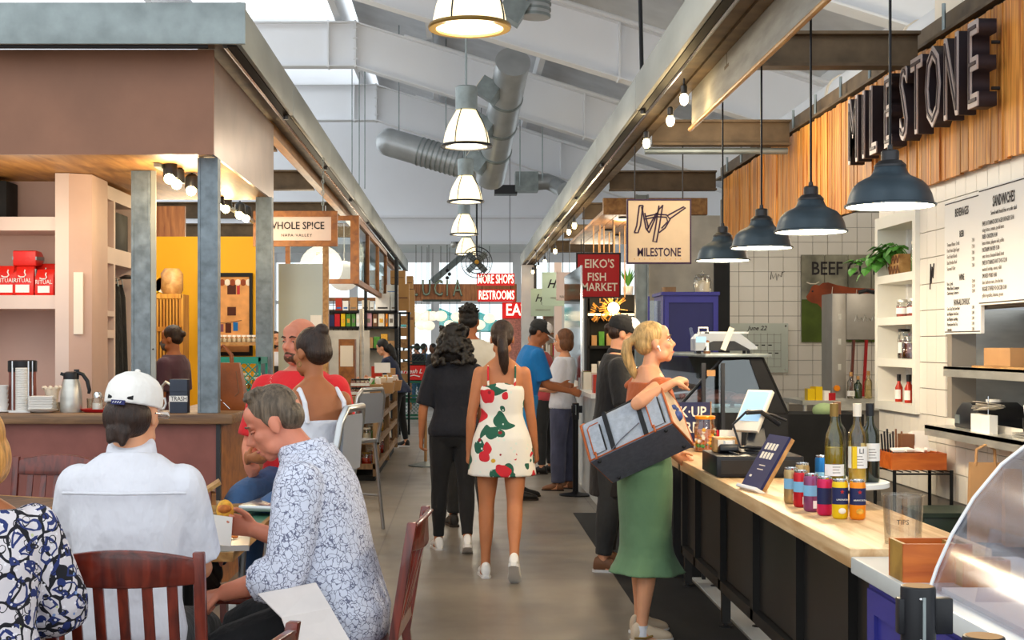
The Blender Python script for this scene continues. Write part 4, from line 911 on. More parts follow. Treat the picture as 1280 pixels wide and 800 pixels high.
# ---------------------------------------------------------------- hall pendants
def hall_pendant(Y, zr, lab, x=585):
    t = thing('hall_pendant', lab, 'pendant lamp', ((x-CX)/F*Y*(8.7/Y if Y < 9 else 1), Y, zr), 0, 'hall pendants')
    MB().lathe([(.10,.36),(.112,.37),(.112,.60),(.10,.61)], n=24).build('ballast_can', 'galv', t, True)
    s = MB().lathe([(.235,.012),(.232,.06),(.215,.14),(.185,.22),(.14,.30),(.105,.36)], n=32, cap=False).build('shade', 'glow_lamp', t, True)
    MB().lathe([(.215,.002),(.215,.012),(.01,.014)], n=32, cap=False).build('diffuser', 'glow_disc', t, True)
    MB().lathe([(.216,-.012),(.262,-.012),(.268,.0),(.262,.016),(.216,.016),(.216,-.012)], n=36, cap=False).build('rim', 'shoe_gold' if Y < 9 else 'dark_steel', t, True)
    for k in range(4):
        a = pi/4+k*pi/2+.3
        MB().tube([(r*cos(a), r*sin(a), z) for r, z in ((.245,.012),(.242,.06),(.225,.14),(.195,.22),(.15,.30),(.112,.37))], .006, 6).build('cage_bar', 'dark_steel', s)
    MB().tube([(0,0,.60), (0,0,gz(0)-.9-zr if Y > 9 else 4)], .009, 6).build('cable', 'galv', t)
    point_light('hall_pendant_light', (0, 0, -.08), 30, (1,.9,.72), .18, t)
for Y, n, x in ((8.7, 'nearest bell-shaped hall pendant, cut by the top edge', 587), (13.9, 'second bell-shaped hall pendant with wire cage', 583), (19.3, 'third bell-shaped hall pendant with wire cage', 582), (25, 'fourth bell-shaped hall pendant above the exit sign line', 580), (30.5, 'farthest bell-shaped hall pendant beside the fan', 583)):
    hall_pendant(Y, 3.58, n, x)
# counter pendants
def counter_pendant(Y, lab):
    X = 1.755; t = thing('counter_pendant', lab, 'pendant lamp', (X, Y, 2.12), 0, 'counter pendants')
    pr = [(.178,0),(.172,.012),(.164,.045),(.150,.075),(.128,.098),(.100,.113),(.080,.122),(.070,.136),(.062,.158),(.060,.160)]
    sh = MB().lathe(pr, n=40, cap=False).build('shade', 'lamp_blue', t, True, angle=60)
    MB().lathe([(r-.004, z-.001) for r, z in pr], n=40, cap=False).build('lining', 'lamp_in', t, True)
    MB().lathe([(.174,-.004),(.182,-.004),(.183,.004),(.176,.008),(.174,-.004)], n=40, cap=False).build('rim', 'lamp_blue', t, True)
    MB().lathe([(.064,.158),(.064,.166),(.054,.176),(.046,.184),(.036,.186),(.036,.222),(.030,.228),(.012,.230),(.010,.25)], n=24).build('socket_cap', 'dark_steel', t, True)
    MB().tube([(0,0,.24), (0,0,2.2)], .006, 6).build('cord', 'black_metal', t)
    MB().sph((0,0,.075), .035, 16, 10).build('bulb', 'bulb', t, True)
    point_light('counter_pendant_light', (0, 0, .005), 26, (1,.82,.56), .05, t)
for Y, n in ((5.58, 'nearest dark metal dome pendant over the counter'), (6.85, 'second dark metal dome pendant over the counter'), (7.98, 'third dark metal dome pendant over the counter'), (9.17, 'farthest dark metal dome pendant over the counter')): counter_pendant(Y, n)
# bulbs under the right beam
for i, (x, y, Y) in enumerate(((855,124,9.2),(838,151,9.8),(808,179,11.1),(718,282,17.8),(711,290,18.8),(694,314,22.5),(681,327,25),(673,334,27.2),(666,340,29.5))):
    p = px(x, y, Y); t = thing('beam_bulb', 'small glowing bulb under the right aisle beam, number %s from the counter' % ('one two three four five six seven eight nine'.split()[i]), 'bulb', p, 0, 'beam bulbs')
    t['label'] = ('first second third fourth fifth sixth seventh eighth ninth'.split()[i])+' glowing bulb from the counter under the right aisle beam'
    MB().sph((0,0,0), (.03,.03,.042), 14, 10).build('glass', 'bulb', t, True); MB().lathe([(.018,.035),(.022,.05),(.022,.09),(.012,.10)], n=12).build('socket', 'dark_steel', t, True)
    MB().tube([(0,0,.09), (0,0,3.22-p.z+.02 if p.z < 3.2 else .14)], .008, 6).build('stem', 'dark_steel', t)
    point_light('beam_bulb_light', (0, 0, -.06), 2.2 if i < 3 else 5, (1,.72,.38), .03, t)
# track spots in the coffee bar
tr = thing('light_track', 'lighting track with bright spot heads under the bar soffit', 'track light', (0, 0, 0))
MB().box(-2.02, -1.98, 8.9, 15, 2.715, 2.738).build('rail', 'galv', tr)
for i, (x, y, Y) in enumerate(((213,222,9.0),(222,229,9.2),(240,237,9.45),(273,257,11.0),(283,260,11.3),(300,268,12.0),(308,272,12.4))):
    p = px(x, y, Y); h = MB().lathe([(.045,0),(.05,.01),(.045,.09),(.02,.11)], p, 14).build('spot_head', 'dark_steel', tr, True)
    MB().sph(p+V((0,-.03,-.01)), .036, 12, 8).build('lamp', 'bulb', h, True); MB().tube([p+V((0,0,.1)), (p.x, p.y, p.z+.12)], .008, 6).build('stem', 'dark_steel', h)
    if i % 2 == 0: point_light('track_light', p+V((0,-.05,-.10)), 11, (1,.78,.45), .05)
for p_, e in (((-2.9, 8.95, 2.3), 9), ((-4.2, 8.95, 2.3), 9), ((-2.6, 12.6, 2.6), 40), ((-1.9, 16.5, 2.6), 30), ((-1.75, 20.5, 2.9), 30)): point_light('stall_fill_light', p_, e, (1,.85,.62), .3)  # unseen fill lights added to brighten the left stalls, no fittings
# unseen fill lights, without fittings, added in the kitchen and stalls
for p_, e in (((4.1, 11.6, 2.85), 60), ((2.2, 11.0, 3.15), 30), ((2.2, 17.5, 3.1), 50), ((2.2, 22, 3.1), 50), ((-2.0, 21, 3.1), 40)): point_light('stall_fill_light', p_, e, (1,.86,.64), .4)
# ---------------------------------------------------------------- things of the right stall
rdr = random.Random(21)
def lab_band(p, r, z0, z1, mat, a0=-pi*.95, a1=-.05*pi, name='paper_label', n=14):
    mb = MB(); A = [lerp(a0, a1, i/n) for i in range(n+1)]; v = []; f = []
    for a in A: v += [(r*cos(a), r*sin(a), z0), (r*cos(a), r*sin(a), z1)]
    for i in range(n): f.append((2*i, 2*i+2, 2*i+3, 2*i+1))
    mb.add(v, f); return mb.build(name, mat, p, True)
def can(loc, lab, body, band, low=None, fruit=None, star=False, code=False, s=1.0):
    t = thing('soda_can', lab, 'can', loc, 0, 'slim soda cans on the counter'); r = .029*s; h = .146*s
    b = MB().lathe([(.020*s,0),(.026*s,.004),(r,.012),(r,h-.018),(.026*s,h-.008)], n=20).build('body', body, t, True)
    MB().lathe([(.026*s,h-.008),(.0265*s,h-.002),(.025*s,h),(.022*s,h-.005),(.002,h-.005)], n=20).build('lid', 'chrome', t, True)
    if band: lab_band(b, r+.0006, band[1]*h, band[2]*h, band[0], -pi, 0, 'printed_band')
    if fruit: MB().sph((0,-r-.001,.22*h), (.014,.003,.011), 12, 8).build('printed_fruit', fruit, b, True)
    if star:
        mb = MB(); pts = [(( .0085 if k % 2 == 0 else .0036)*sin(k*pi/5), -r-.0012, .70*h+(.0085 if k % 2 == 0 else .0036)*cos(k*pi/5)) for k in range(10)]
        mb.prism(pts, (0,-.0006,0)).build('printed_star', 'red_sign', b)
        text('LIMONATA' if body == 'can_yellow' else 'ARANCIATA', .0085, (0,-r-.0012,.50*h), FRONT, 'paper', b, 'print', .0002)
    if code:
        mb = MB().box(.0, .014, -r-.0006, -r+.008, .1*h, .3*h).build('barcode_patch', 'paper', b)
M('can_gold', '#b59a6a', .3, .5); M('can_red', '#c4222c', .3, .4); M('can_purple', '#8a4a72', .3, .4); M('can_magenta', '#c81f55', .3, .3); M('can_yellow', '#e6bf12', .3, .2); M('can_orange', '#ee8a12', .3, .2); M('can_blue', '#1f6fb5', .3, .4); M('band_sky', '#7db7d9', .4); M('navy', '#1c2350', .5)
C = .908
for x, Y, lab, b, band, kw in ((1072,5.00,'orange soda can with navy band at right end of the can row','can_orange',('navy',.38,.80),dict(fruit='food',star=True)), (1050,5.02,'yellow lemon soda can with navy band','can_yellow',('navy',.38,.80),dict(fruit='cream',star=True)), (1031,5.12,'magenta soda can with navy band','can_magenta',('navy',.30,.72),dict()),
    (1014,5.24,'purple soda can with sky blue band','can_purple',('band_sky',.42,.70),dict(code=True)), (1001,5.38,'red soda can with sky blue band','can_red',('band_sky',.42,.70),dict(code=True)), (989,5.50,'gold soda can with sky blue band at left end','can_gold',('band_sky',.42,.70),dict(code=True)), (1027,6.1,'blue can standing behind the can row','can_blue',('band_sky',.3,.5),dict()),
    (1003,5.72,'silver-topped can hidden behind the red can','can_gold',None,dict())):
    can(((x-CX)/F*Y, Y, C), lab, b, band, **kw)
def bottle(loc, lab, glass, liq, foil, label, h=.31, r=.037, txt=None, stripe=None, burgundy=False, grp='wine bottles on the cake stand'):
    t = thing('wine_bottle', lab, 'bottle', loc, 0, grp); k = h/.31
    sh = [(r*.9,0),(r,.006),(r,.15 if burgundy else .185),(r*.86,.19 if burgundy else .205),(r*.5,.225),(.0145,.245),(.0135,.30),(.0155,.302),(.0155,.31)]
    MB().lathe([(a, z*k) for a, z in sh], n=22).build('glass', glass, t, True)
    if liq: MB().lathe([(r*.86,.006),(r*.88,.012),(r*.88,.14*k),(.002,.142*k)], n=18).build('wine', liq, t, True)
    MB().lathe([(.0165,.262*k),(.0165,.312*k),(.002,.313*k)], n=16).build('capsule', foil, t, True)
    if label:
        l = lab_band(t, r+.0012, label[1]*k, label[2]*k, label[0])
        if txt: text(txt, .028, (.006,-r-.0022,(label[2]-.018)*k), FRONT, 'ink', l, 'print', .0002)
        if stripe: MB().box(-.03,-.012,-r-.002,-r+.02,label[1]*k,label[2]*k).build('stripe', stripe, l)
        for q in range(4): MB().box(-.016,.014-.004*(q%2),-r-.0018,-r-.001,(label[1]+.012+.011*q)*k,(label[1]+.0145+.011*q)*k).build('print_line', 'ink_soft', l)
    return t
ST = C+.098
bottle((1.465,5.36,ST), 'olive green wine bottle with low green and white label', 'wine_green', 'wine_liq', 'shoe_gold', ('paper',.03,.075), burgundy=True)
bottle((1.520,5.52,ST), 'dark wine bottle half hidden behind the olive green one', 'wine_dark', None, 'shoe_brown', None)
bottle((1.556,5.36,ST), 'clear golden wine bottle with cork and striped label', 'wine_gold', 'wine_pale', 'cream', ('paper',.06,.145), txt='LI', stripe='can_yellow')
bottle((1.618,5.40,ST), 'dark green wine bottle with white label at the stand edge', 'wine_dark', 'wine_dark', 'black_plastic', ('paper',.085,.155))
t = thing('cake_stand', 'round white cake stand carrying the wine bottles', 'cake stand', (1.535,5.45,C))
MB().lathe([(.165,.075),(.170,.078),(.170,.096),(.165,.098),(.01,.098)], n=36).build('plate', 'stone', t, True)
for a in (0.5,2.6,4.7): MB().cyl((.1*cos(a),.1*sin(a),0),(.1*cos(a),.1*sin(a),.076),.008,n=8).build('leg','black_metal',t)
# tub, wooden boxes, curved case, stanchions
t = thing('clear_tub', 'clear plastic deli tub standing beside the wooden box', 'tub', (1.425,4.40,C))
MB().lathe([(.055,.002),(.057,.0),(.064,.150),(.068,.152),(.068,.158),(.063,.158),(.056,.004),(.0,.004)], n=32, cap=False).build('tub_wall','clear_tub',t,True)
text('TIPS', .022, (-.02,-.062,.075), FRONT, 'ink', t, 'hand_lettering', .0002)
def open_box(name, lab, x0,x1,y0,y1,z,h,front,side,div=None):
    t = thing(name, lab, 'box', (x0,y0,z)); w=x1-x0; d=y1-y0; k=.010
    MB().box(0,w,0,k,0,h).build('front_board',front,t); MB().box(0,w,d-k,d,0,h).build('back_board',front,t)
    MB().box(0,k,k,d-k,0,h).build('side_board',side,t); MB().box(w-k,w,k,d-k,0,h).build('side_board',side,t); MB().box(k,w-k,k,d-k,0,k).build('bottom_board',front,t)
    if div: MB().box(div,div+k,k,d-k,k,h-.004).build('divider',side,t)
    return t
open_box('wooden_box','orange-brown open wooden box on the stone counter',1.232,1.425,3.80,3.93,.885,.108,'orange_box','orange_side',.15)
open_box('small_wooden_box','smaller open wooden box behind the curved case edge',1.372,1.50,3.72,3.79,.885,.075,'orange_box','orange_side')
t = thing('curved_case', 'curved clear acrylic food case at the right edge', 'display case', (0,0,.885))
prof = [(1.265,.0),(1.285,.06),(1.325,.15),(1.385,.25),(1.46,.34),(1.55,.41)]
MB().loft([[ (x,y,z) for x,z in prof]+[(x+.006,y,z-.002) for x,z in reversed(prof)] for y in (2.75,3.68)]).build('curved_sheet','acrylic',t,True)
MB().loft([[(x,y,z) for x,z in prof]+[(1.62,y,.41),(1.62,y,0)] for y in (3.68,3.686)]).build('end_sheet','acrylic',t)
MB().tube([(x,3.683,z+.001) for x,z in prof],.005,6).build('edge_bead','white_plastic',t,True)
MB().prism([(1.30,3.45,.004),(1.62,3.45,.004),(1.62,3.45,.12),(1.34,3.45,.20)],(0,.004,0)).build('inner_divider','acrylic',t)
MB().box(1.29,1.65,2.8,3.66,.0,.012).build('base_tray','white_plastic',t)
def stanchion(x,Y,lab,h=1.045,r=.036,base=True):
    t = thing('stanchion',lab,'stanchion',(x,Y,0),0,'queue stanchions')
    MB().lathe([(.17,0),(.17,.012),(.05,.03),(.034,.04)],n=28).build('base','black_metal',t,True); MB().lathe([(.030,.03),(.030,h-.16)],n=20).build('pole','black_metal',t,True)
    b = MB().lathe([(r*.95,h-.17),(r,h-.165),(r,h-.006),(r*.96,h-.001),(r*.9,h)],n=28).build('belt_head','black_plastic',t,True)
    MB().lathe([(r*.86,h+.0005),(r*.3,h+.002),(.001,h+.002)],n=24).build('top_disc','kraft',b,True)
    MB().box(r*.8,r+.034,-.012,.012,h-.10,h-.025).build('belt_clip','black_plastic',b,bevel=.003); MB().box(-r-.008,-r*.8,-.014,.014,h-.10,h-.025).build('belt_slot','black_plastic',b,bevel=.003)
    MB().box(-.003,.003,-r-.004,-r+.004,h-.12,h-.018).build('slot_line','galv',b)
    for z in (h-.022,h-.108): MB().sph((-.006,-r,z),.004,8,6).build('screw','chrome',b,True)
stanchion(.955,2.85,'black belt stanchion in front of the stone counter'); stanchion(.905,2.36,'nearest black belt stanchion at the bottom edge')
stanchion(1.165,14.0,'black belt stanchion beside the grey trousers',.95)
# things along the counter
t = thing('cash_drawer','long black cash drawer box on the counter','cash drawer',(1.225,6.55,C)); MB().box(0,.42,0,.40,.004,.105).build('body','black_plastic',t,bevel=.006); MB().box(.02,.40,-.004,0,.02,.085).build('drawer_front','panel_black',t); MB().cyl((.21,-.006,.05),(.21,.0,.05),.01,n=12).build('lock','chrome',t)
for x,y in ((.03,.03),(.39,.03),(.03,.37),(.39,.37)): MB().cyl((x,y,0),(x,y,.005),.012,n=8).build('foot','black_rough',t)
DZ = C+.106
t = thing('card_reader','small black card reader in a wooden holder on the drawer','card reader',(1.315,6.75,DZ)); MB().box(-.06,.06,.03,.10,0,.075).build('holder','edge_wood',t,bevel=.004); MB().box(-.042,.042,.022,.03,.012,.062).build('holder_face','cream',t); MB().cbox((0,-.02,.02),.095,.075,.036,0,R(-18)).build('reader','black_plastic',t,bevel=.008); MB().cbox((.0,-.02,.045),.04,.02,.03,.3).build('receipt','paper',t)
t = thing('pos_terminal','tablet register on a black stand with cables','register',(1.455,6.78,DZ))
MB().cbox((.0,.02,.004),.16,.20,.008).build('foot_plate','black_plastic',t); MB().prism([(-.05,-.02,.01),(.06,-.02,.01),(.05,.05,.20),(.0,.05,.20)],(0,.03,0)).build('neck','black_plastic',t); MB().cbox((-.10,.10,.055),.11,.008,.10,R(-20),R(-15)).build('card','cream',t)
Mx = Matrix.Translation((.0,.03,.20)) @ Matrix.Rotation(R(-48),4,'Z') @ Matrix.Rotation(R(-34),4,'X')
s=MB().box(-.075,.075,-.012,.012,-.115,.125,Mx).build('tablet','cream',t,bevel=.004); M('screen','#8fb2d0',.25,emit='#9cc0e0',es=.5); MB().box(-.064,.064,-.0145,-.0125,-.06,.112,Mx).build('screen','screen',s)
MB().tube([(.10,.0,.02),(-.08,-.05,.03),(-.11,-.02,.14),(-.04,-.03,.21),(.08,-.04,.19),(.15,-.04,.16)],.007,8).build('cable','black_plastic',t,True); MB().tube([(.12,-.02,.14),(.02,-.06,.205),(-.05,-.04,.20)],.012,8).build('cable','black_plastic',t,True); MB().tube([(-.10,-.05,.02),(-.14,-.08,.01),(-.05,-.12,-.02),(.03,-.12,.03)],.005,8).build('cable','black_plastic',t,True)
t = thing('customer_display','leaning navy wood-edged price board facing the queue','price board',(1.27,5.98,C))
Mx = Matrix.Translation((-.01,0,.006)) @ Matrix.Rotation(R(-79),4,'Z') @ Matrix.Rotation(R(-31),4,'X')
b=MB().box(-.105,.105,0,.012,.01,.275,Mx).build('board','navy',t); MB().box(-.105,.105,.0125,.030,.01,.275,Mx).build('wood_back','edge_wood',t); MB().box(-.108,.108,-.02,.034,-.004,.012,Mx).build('foot_clip','white_plastic',t,bevel=.003)
for k,(z,h) in enumerate(((.20,.032),(.155,.032),(.06,.01))):
    for j in range(4 if k<2 else 1): MB().box(-.07+.033*j,-.07+.033*j+.02,-.002,0,z,z+h,Mx).build('print_block','cream',b)
for k in range(2): MB().box(-.03,.03,-.0021,-.0003,.10+.02*k,.104+.02*k,Mx).build('print_line','cream',b)
t = thing('pickup_sign','navy PICK-UP HERE sign standing on the counter','sign',(1.39,8.45,C)); M('sign_navy','#23284e',.55)
b=MB().box(-.185,.150,0,.018,.004,.285).build('board','sign_navy',t); MB().box(.150,.157,-.002,.02,.0,.288).build('edge','edge_wood',t); MB().box(-.1,.1,.02,.10,0,.012).build('foot','edge_wood',t)
text('PICK·UP',.098,(-.016,-.002,.222),FRONT,'cream',b,ext=.001,sx=.80,sy=.95); text('HERE',.098,(-.016,-.002,.125),FRONT,'cream',b,ext=.001,sx=.80,sy=.95)
def food_jar(loc,lab,r,h,fill,lid,lidz=.012,pieces=0,grp=None,name='glass_jar',label=None):
    t = thing(name,lab,'jar',loc,0,grp)
    MB().lathe([(r*.92,0),(r,.006),(r,h*.72),(r*.86,h*.82),(r*.82,h-.002)],n=22).build('glass','jar',t,True)
    if fill: MB().lathe([(r*.88,.004),(r*.93,.008),(r*.93,h*.66),(.003,h*.68)],n=18).build('contents',fill,t,True)
    MB().lathe([(r*.88,h-.004),(r*.90,h+lidz),(r*.86,h+lidz+.003),(.002,h+lidz+.003)],n=22).build('lid',lid,t,True)
    if label: lab_band(t,r+.0015,h*.2,h*.6,label)
    for i in range(pieces):
        a=rdr.uniform(-pi,0); MB().sph((r*.84*cos(a),r*.84*sin(a),rdr.uniform(.02,h*.66)),rdr.uniform(.009,.015),8,6).build('pickled_piece',rdr.choice(['food','cream','leaf','food2']),t,True)
    return t
food_jar((1.46,8.18,C),'big glass jar of pickled vegetables by the pick-up sign',.068,.20,'food2','can_orange',pieces=46)
tag(MB().box(1.535,1.565,8.30,8.36,C,C+.12).build('snack_pack','can_red'),'small red snack pack beside the navy sign','packet')
# deli case
t = thing('deli_case','refrigerated deli case with sloped glass and dark end frame','display case',(0,0,0)); y0,y1=9.02,12.0
MB().box(1.40,2.16,y0,y1,.0,1.10).build('base','black_rough',t)
pe=[(1.40,1.10),(1.72,1.455),(1.985,1.465),(2.15,1.10)]
def lx(pts,ya,yb): return [[(x,ya,z) for x,z in pts],[(x,yb,z) for x,z in pts]]
MB().loft(lx([(1.40,1.10),(1.72,1.455),(1.726,1.452),(1.406,1.098)],y0,y1)).build('front_glass','pane_dim',t)
MB().loft(lx(pe,y0,y0+.006)).build('end_glass','pane_dim',t)
for a,b2 in ((pe[0],pe[1]),(pe[1],pe[2]),(pe[2],pe[3])): MB().tube([(a[0],y0-.004,a[1]),(b2[0],y0-.004,b2[1])],.011,6).build('end_frame','black_metal',t)
MB().loft(lx([(1.985,1.465),(2.0,1.465),(2.165,1.10),(2.14,1.10)],y0,y1)).build('rear_panel','black_rough',t)
MB().loft(lx([(1.90,1.46),(1.985,1.464),(2.15,1.10),(2.03,1.10)],y0-.012,y0-.008)).build('end_mask','black_rough',t)
MB().box(1.60,2.04,y0-.05,y1,1.468,1.49).build('top_shelf','galv',t,bevel=.004)
MB().box(1.45,2.10,y0+.02,y1,1.10,1.13).build('deck','steel',t)
for k in range(3): MB().box(1.50+.17*k,1.64+.17*k,9.2,11.8,1.13,1.15).build('tray','chrome',t)
for i in range(14): 
    x=1.53+.165*(i%3); y=9.25+.42*(i//3); tag(MB().sph((x+.03,y,1.185),(.075,.10,.035),12,8).build('meat_cut','meat',None,True),'cut of meat in row %s of the deli case, %s tray' % (('one','two','three','four','five')[i//3],('left','middle','right')[i%3]),'meat','meat cuts in the deli case')
for i,(x,Y) in enumerate(((880,8.93),(904,8.90))):
    X=(x-CX)/F*Y; tag(MB().box(X-.012,X+.012,Y,Y+.03,C if Y<8.86 else 0,1.43).build('guard_post','dark_steel'),('left','right')[i]+' dark upright post before the deli case','post','guard posts')
tag(MB().box(1.60,1.655,8.895,8.9,1.345,1.385).build('price_card','kraft'),'small tan card fixed between the guard posts','card')
M('scale_grey','#a9adb3',.5)
t = thing('counter_scale','white label scale on top of the deli case','scale',(1.72,9.1,1.49))
MB().loft([[(x,y,z) for x,z in ((-.16,.02),(-.16,.10),(-.13,.135),(.14,.135),(.255,.045),(.255,.03))] for y in (0,.2)]).build('housing','scale_grey',t)
MB().loft([[(x,y,z) for x,z in ((-.11,.02),(-.08,.07),(-.04,.085),(.10,.085),(.20,.03),(.2,.02))] for y in (-.003,.0)]).build('recess','black_plastic',t)
MB().box(-.158,-.09,-.004,0,.075,.115).build('display','screen',t); MB().tube([(-.13,.05,.13),(-.13,.05,.175),(-.07,.05,.175),(-.07,.05,.13)],.006,6).build('handle','white_plastic',t); MB().box(-.12,.2,.03,.17,.135,.148).build('platter','steel',t)
MB().cbox((.05,-.02,.10),.035,.008,.16,0,0,R(22)).build('paper_roll_tag','cream',t)
for x,y in ((-.13,.03),(.2,.03),(-.13,.17),(.2,.17)): MB().cyl((x,y,0),(x,y,.022),.012,n=8).build('foot','black_plastic',t)
t = thing('sauce_bottle','small brown bottle with white label on the deli case','bottle',(1.64,9.12,1.49)); MB().lathe([(.022,0),(.024,.006),(.024,.085),(.012,.105),(.011,.13)],n=18).build('glass','shoe_brown',t,True); MB().lathe([(.014,.125),(.014,.145),(.003,.146)],n=14).build('cap','black_plastic',t,True); lab_band(t,.0247,.018,.075,'paper')
Mx=Matrix.Translation((1.575,9.15,1.49)) @ Matrix.Rotation(R(-13),4,'Y'); tag(MB().box(-.012,.012,0,.003,0,.18,Mx).build('acrylic_ruler','acrylic'),'clear leaning plastic strip on the deli case','strip')
# blue tall cabinet with jar and crate on top, plaster column
t = thing('blue_cabinet','tall navy blue cabinet with panelled door behind the deli case','cabinet',(0,0,0)); Y=12.6; x0,x1=px(829,0,Y).x,px(898,0,Y).x
MB().box(x0,x1,Y,Y+.6,0,2.01).build('carcass','blue_cab',t); MB().box(x0-.02,x1+.01,Y-.02,Y+.6,2.01,2.04).build('top_board','blue_cab',t)
d=MB().box(x0+.01,x1-.01,Y-.012,Y,.1,1.99).build('door','blue_dark',t)
for a,b2,c,e in ((x0+.01,x0+.05,.1,1.99),(x1-.05,x1-.01,.1,1.99),(x0+.05,x1-.05,1.94,1.99),(x0+.05,x1-.05,.1,.16)): MB().box(a,b2,Y-.022,Y-.012,c,e).build('door_frame','blue_cab',d)
MB().box(x0-.125,x0-.02,Y+.02,Y+.03,.1,1.96).build('side_pane','pane_dim',t); MB().box(x0-.14,x0-.125,Y,Y+.04,0,2.0).build('side_post','blue_cab',t)
x=px(879,0,12.75).x; tt=thing('candy_jar','ribbed glass jar on top of the blue cabinet','jar',(x,12.8,2.04)); MB().lathe([(.065,0),(.08,.01),(.085,.10),(.075,.14),(.06,.15)],n=20).build('glass','jar',tt,True); MB().lathe([(.065,.004),(.072,.10),(.003,.12)],n=16).build('contents','cream',tt,True); MB().lathe([(.062,.15),(.066,.165),(.02,.175),(.018,.20),(.003,.205)],n=18).build('lid','jar',tt,True)
x=px(836,0,12.75).x; open_box('small_crate','small wooden crate on the blue cabinet corner',x-.06,x+.06,12.7,12.82,2.04,.05,'rack_wood','rack_wood')
tag(MB().box(px(808,0,16.2).x,px(900,0,16.2).x,16.2,16.5,0,3.09).build('plaster_column','plaster'),'mottled plaster column behind the blue cabinet','column')
t=thing('steel_column','grey steel column beside the plaster wall','column',(px(802,0,15.9).x,15.9,0)); MB().box(-.06,.06,-.02,.02,0,3.3).build('web','galv',t); MB().box(-.075,-.055,-.07,.07,0,3.3).build('flange','galv',t); MB().box(.055,.075,-.07,.07,0,3.3).build('flange','galv',t)
t=thing('dark_column','dark steel column at the end of the wood cladding','column',(2.85,15.0,0)); MB().box(-.07,.07,-.06,.06,0,2.54).build('shaft','dark_steel',t); MB().box(-.085,.085,-.075,-.06,0,2.54).build('face_plate','black_rough',t)
# kitchen recess
t=thing('beef_poster','Beef Cuts poster of a brown bull on four boards','poster',(0,15.28,0))
M('poster_sky','#8d8a78',.7,var=.5,vs_=4); M('poster_grass','#4a5a1c',.7,var=.5,vs_=3); M('bull','#8e3f1c',.65,var=.4,vs_=5); M('bull_dark','#4a1d0e',.7)
X0=px(1001,0,15.28).x; wd=.262
for k in range(4):
    b=MB().box(X0+wd*k+.004,X0+wd*(k+1)-.004,-.02,0,1.58,2.56).build('board','poster_sky',t); MB().box(X0+wd*k+.004,X0+wd*(k+1)-.004,-.022,-.02,1.58,2.06).build('painted_grass','poster_grass',b)
text('BEEF CUTS',.22,(X0+.53,-.024,2.40),FRONT,'ink',t,ext=.001,sx=.80,sy=.95)
bp=[(.055,2.09),(.07,2.05),(.12,2.02),(.18,2.01),(.22,1.97),(.24,1.86),(.27,1.78),(.30,1.76),(.315,1.66),(.315,1.61),(.35,1.61),(.355,1.74),(.385,1.74),(.39,1.62),(.42,1.62),(.43,1.74),(.60,1.74),(.80,1.74),(1.03,1.74),(1.03,2.15),(.80,2.18),(.56,2.19),(.40,2.22),(.30,2.25),(.24,2.245),(.20,2.215),(.15,2.225),(.115,2.20),(.09,2.14)]
MB().prism([(X0+x,-.026,z) for x,z in bp],(0,.003,0)).build('painted_bull','bull',t)
for pts in ([(.35,2.2),(.33,2.0),(.36,1.8)],[(.62,2.17),(.60,1.95),(.62,1.73)],[(.82,2.17),(.84,1.95),(.82,1.73)],[(.36,1.93),(.6,1.90),(1.0,1.94)]): MB().tube([(X0+x,-.027,z) for x,z in pts],.004,5).build('painted_cut_line','cream',t)
MB().tube([(X0+.06,-.027,2.25),(X0+.10,-.027,2.235),(X0+.16,-.027,2.235),(X0+.20,-.027,2.255)],.007,6).build('painted_horn','cream',t); MB().sph((X0+.125,-.026,2.15),(.012,.002,.010),8,6).build('painted_eye','ink',t)
t=thing('glass_calendar','frosted glass wall calendar with written dates','calendar',(0,15.26,0)); xa,xb=px(906,0,15.26).x,px(985,0,15.26).x; M('frost','#c3c9bd',.3)
b=MB().box(xa,xb,-.008,0,1.24,1.79).build('sheet','frost',t)
for i in range(6): MB().box(xa+.25+.075*i,xa+.253+.075*i,-.01,-.008,1.30,1.68).build('rule_line','ink_soft',b)
for i in range(5): MB().box(xa+.25,xa+.63,-.01,-.008,1.30+.09*i,1.303+.09*i).build('rule_line','ink_soft',b)
for i in range(9): MB().box(xa+.26+.075*(i%5),xa+.30+.075*(i%5),-.011,-.008,1.34+.09*(i//3)+.02,1.352+.09*(i//3)+.02).build('hand_note','ink',b)
text('June 22',.07,(xa+.36,-.01,1.735),FRONT,'ink',b,ext=.0005,shear=.3)
for x,z in ((xa+.03,1.27),(xb-.03,1.27),(xb-.03,1.76)): MB().cyl((x,-.014,z),(x,0,z),.01,n=8).build('standoff','chrome',t)
for j,(x,y,lab) in enumerate(((971,345,'small black ink signature on the kitchen tiles'),)):
    p=px(x,y,15.29); tag(MB().tube([p+V((dx,0,dz)) for dx,dz in ((-.07,-.04),(-.06,.05),(-.04,-.03),(-.01,.03),(.0,-.05),(.02,.02),(.05,-.01),(.06,.04),(.09,.05))],.004,5).build('ink_signature','ink'),lab,'drawing')
p=V((WX-.002,8.55,0)); tag(MB().tube([(WX-.003,8.62-dx,1.99+dz) for dx,dz in ((.02,-.09),(.03,.07),(.045,-.05),(.06,.05),(.075,-.02),(.09,.07))],.004,5).build('ink_signature','ink'),'black ink signature on the tile beside the wall shelf','drawing')
t=thing('meat_saw','grey metal butcher band saw in the kitchen','machine',(0,13.5,0)); M('saw_grey','#8f8a83',.45,.4,var=.08)
xa,xb,xc=px(1040,0,13.5).x,px(1058,0,13.5).x,px(1103,0,13.5).x
MB().box(xa,xb,0,.4,.2,2.06).build('column','saw_grey',t,bevel=.01); h=MB().box(xb,xc,0,.4,1.60,2.06).build('wheel_housing','saw_grey',t,bevel=.01); MB().box(xa,xc,-.05,.45,.9,1.02).build('table','steel',t); MB().box(xa,xc,0,.4,.0,.9).build('base','saw_grey',t)
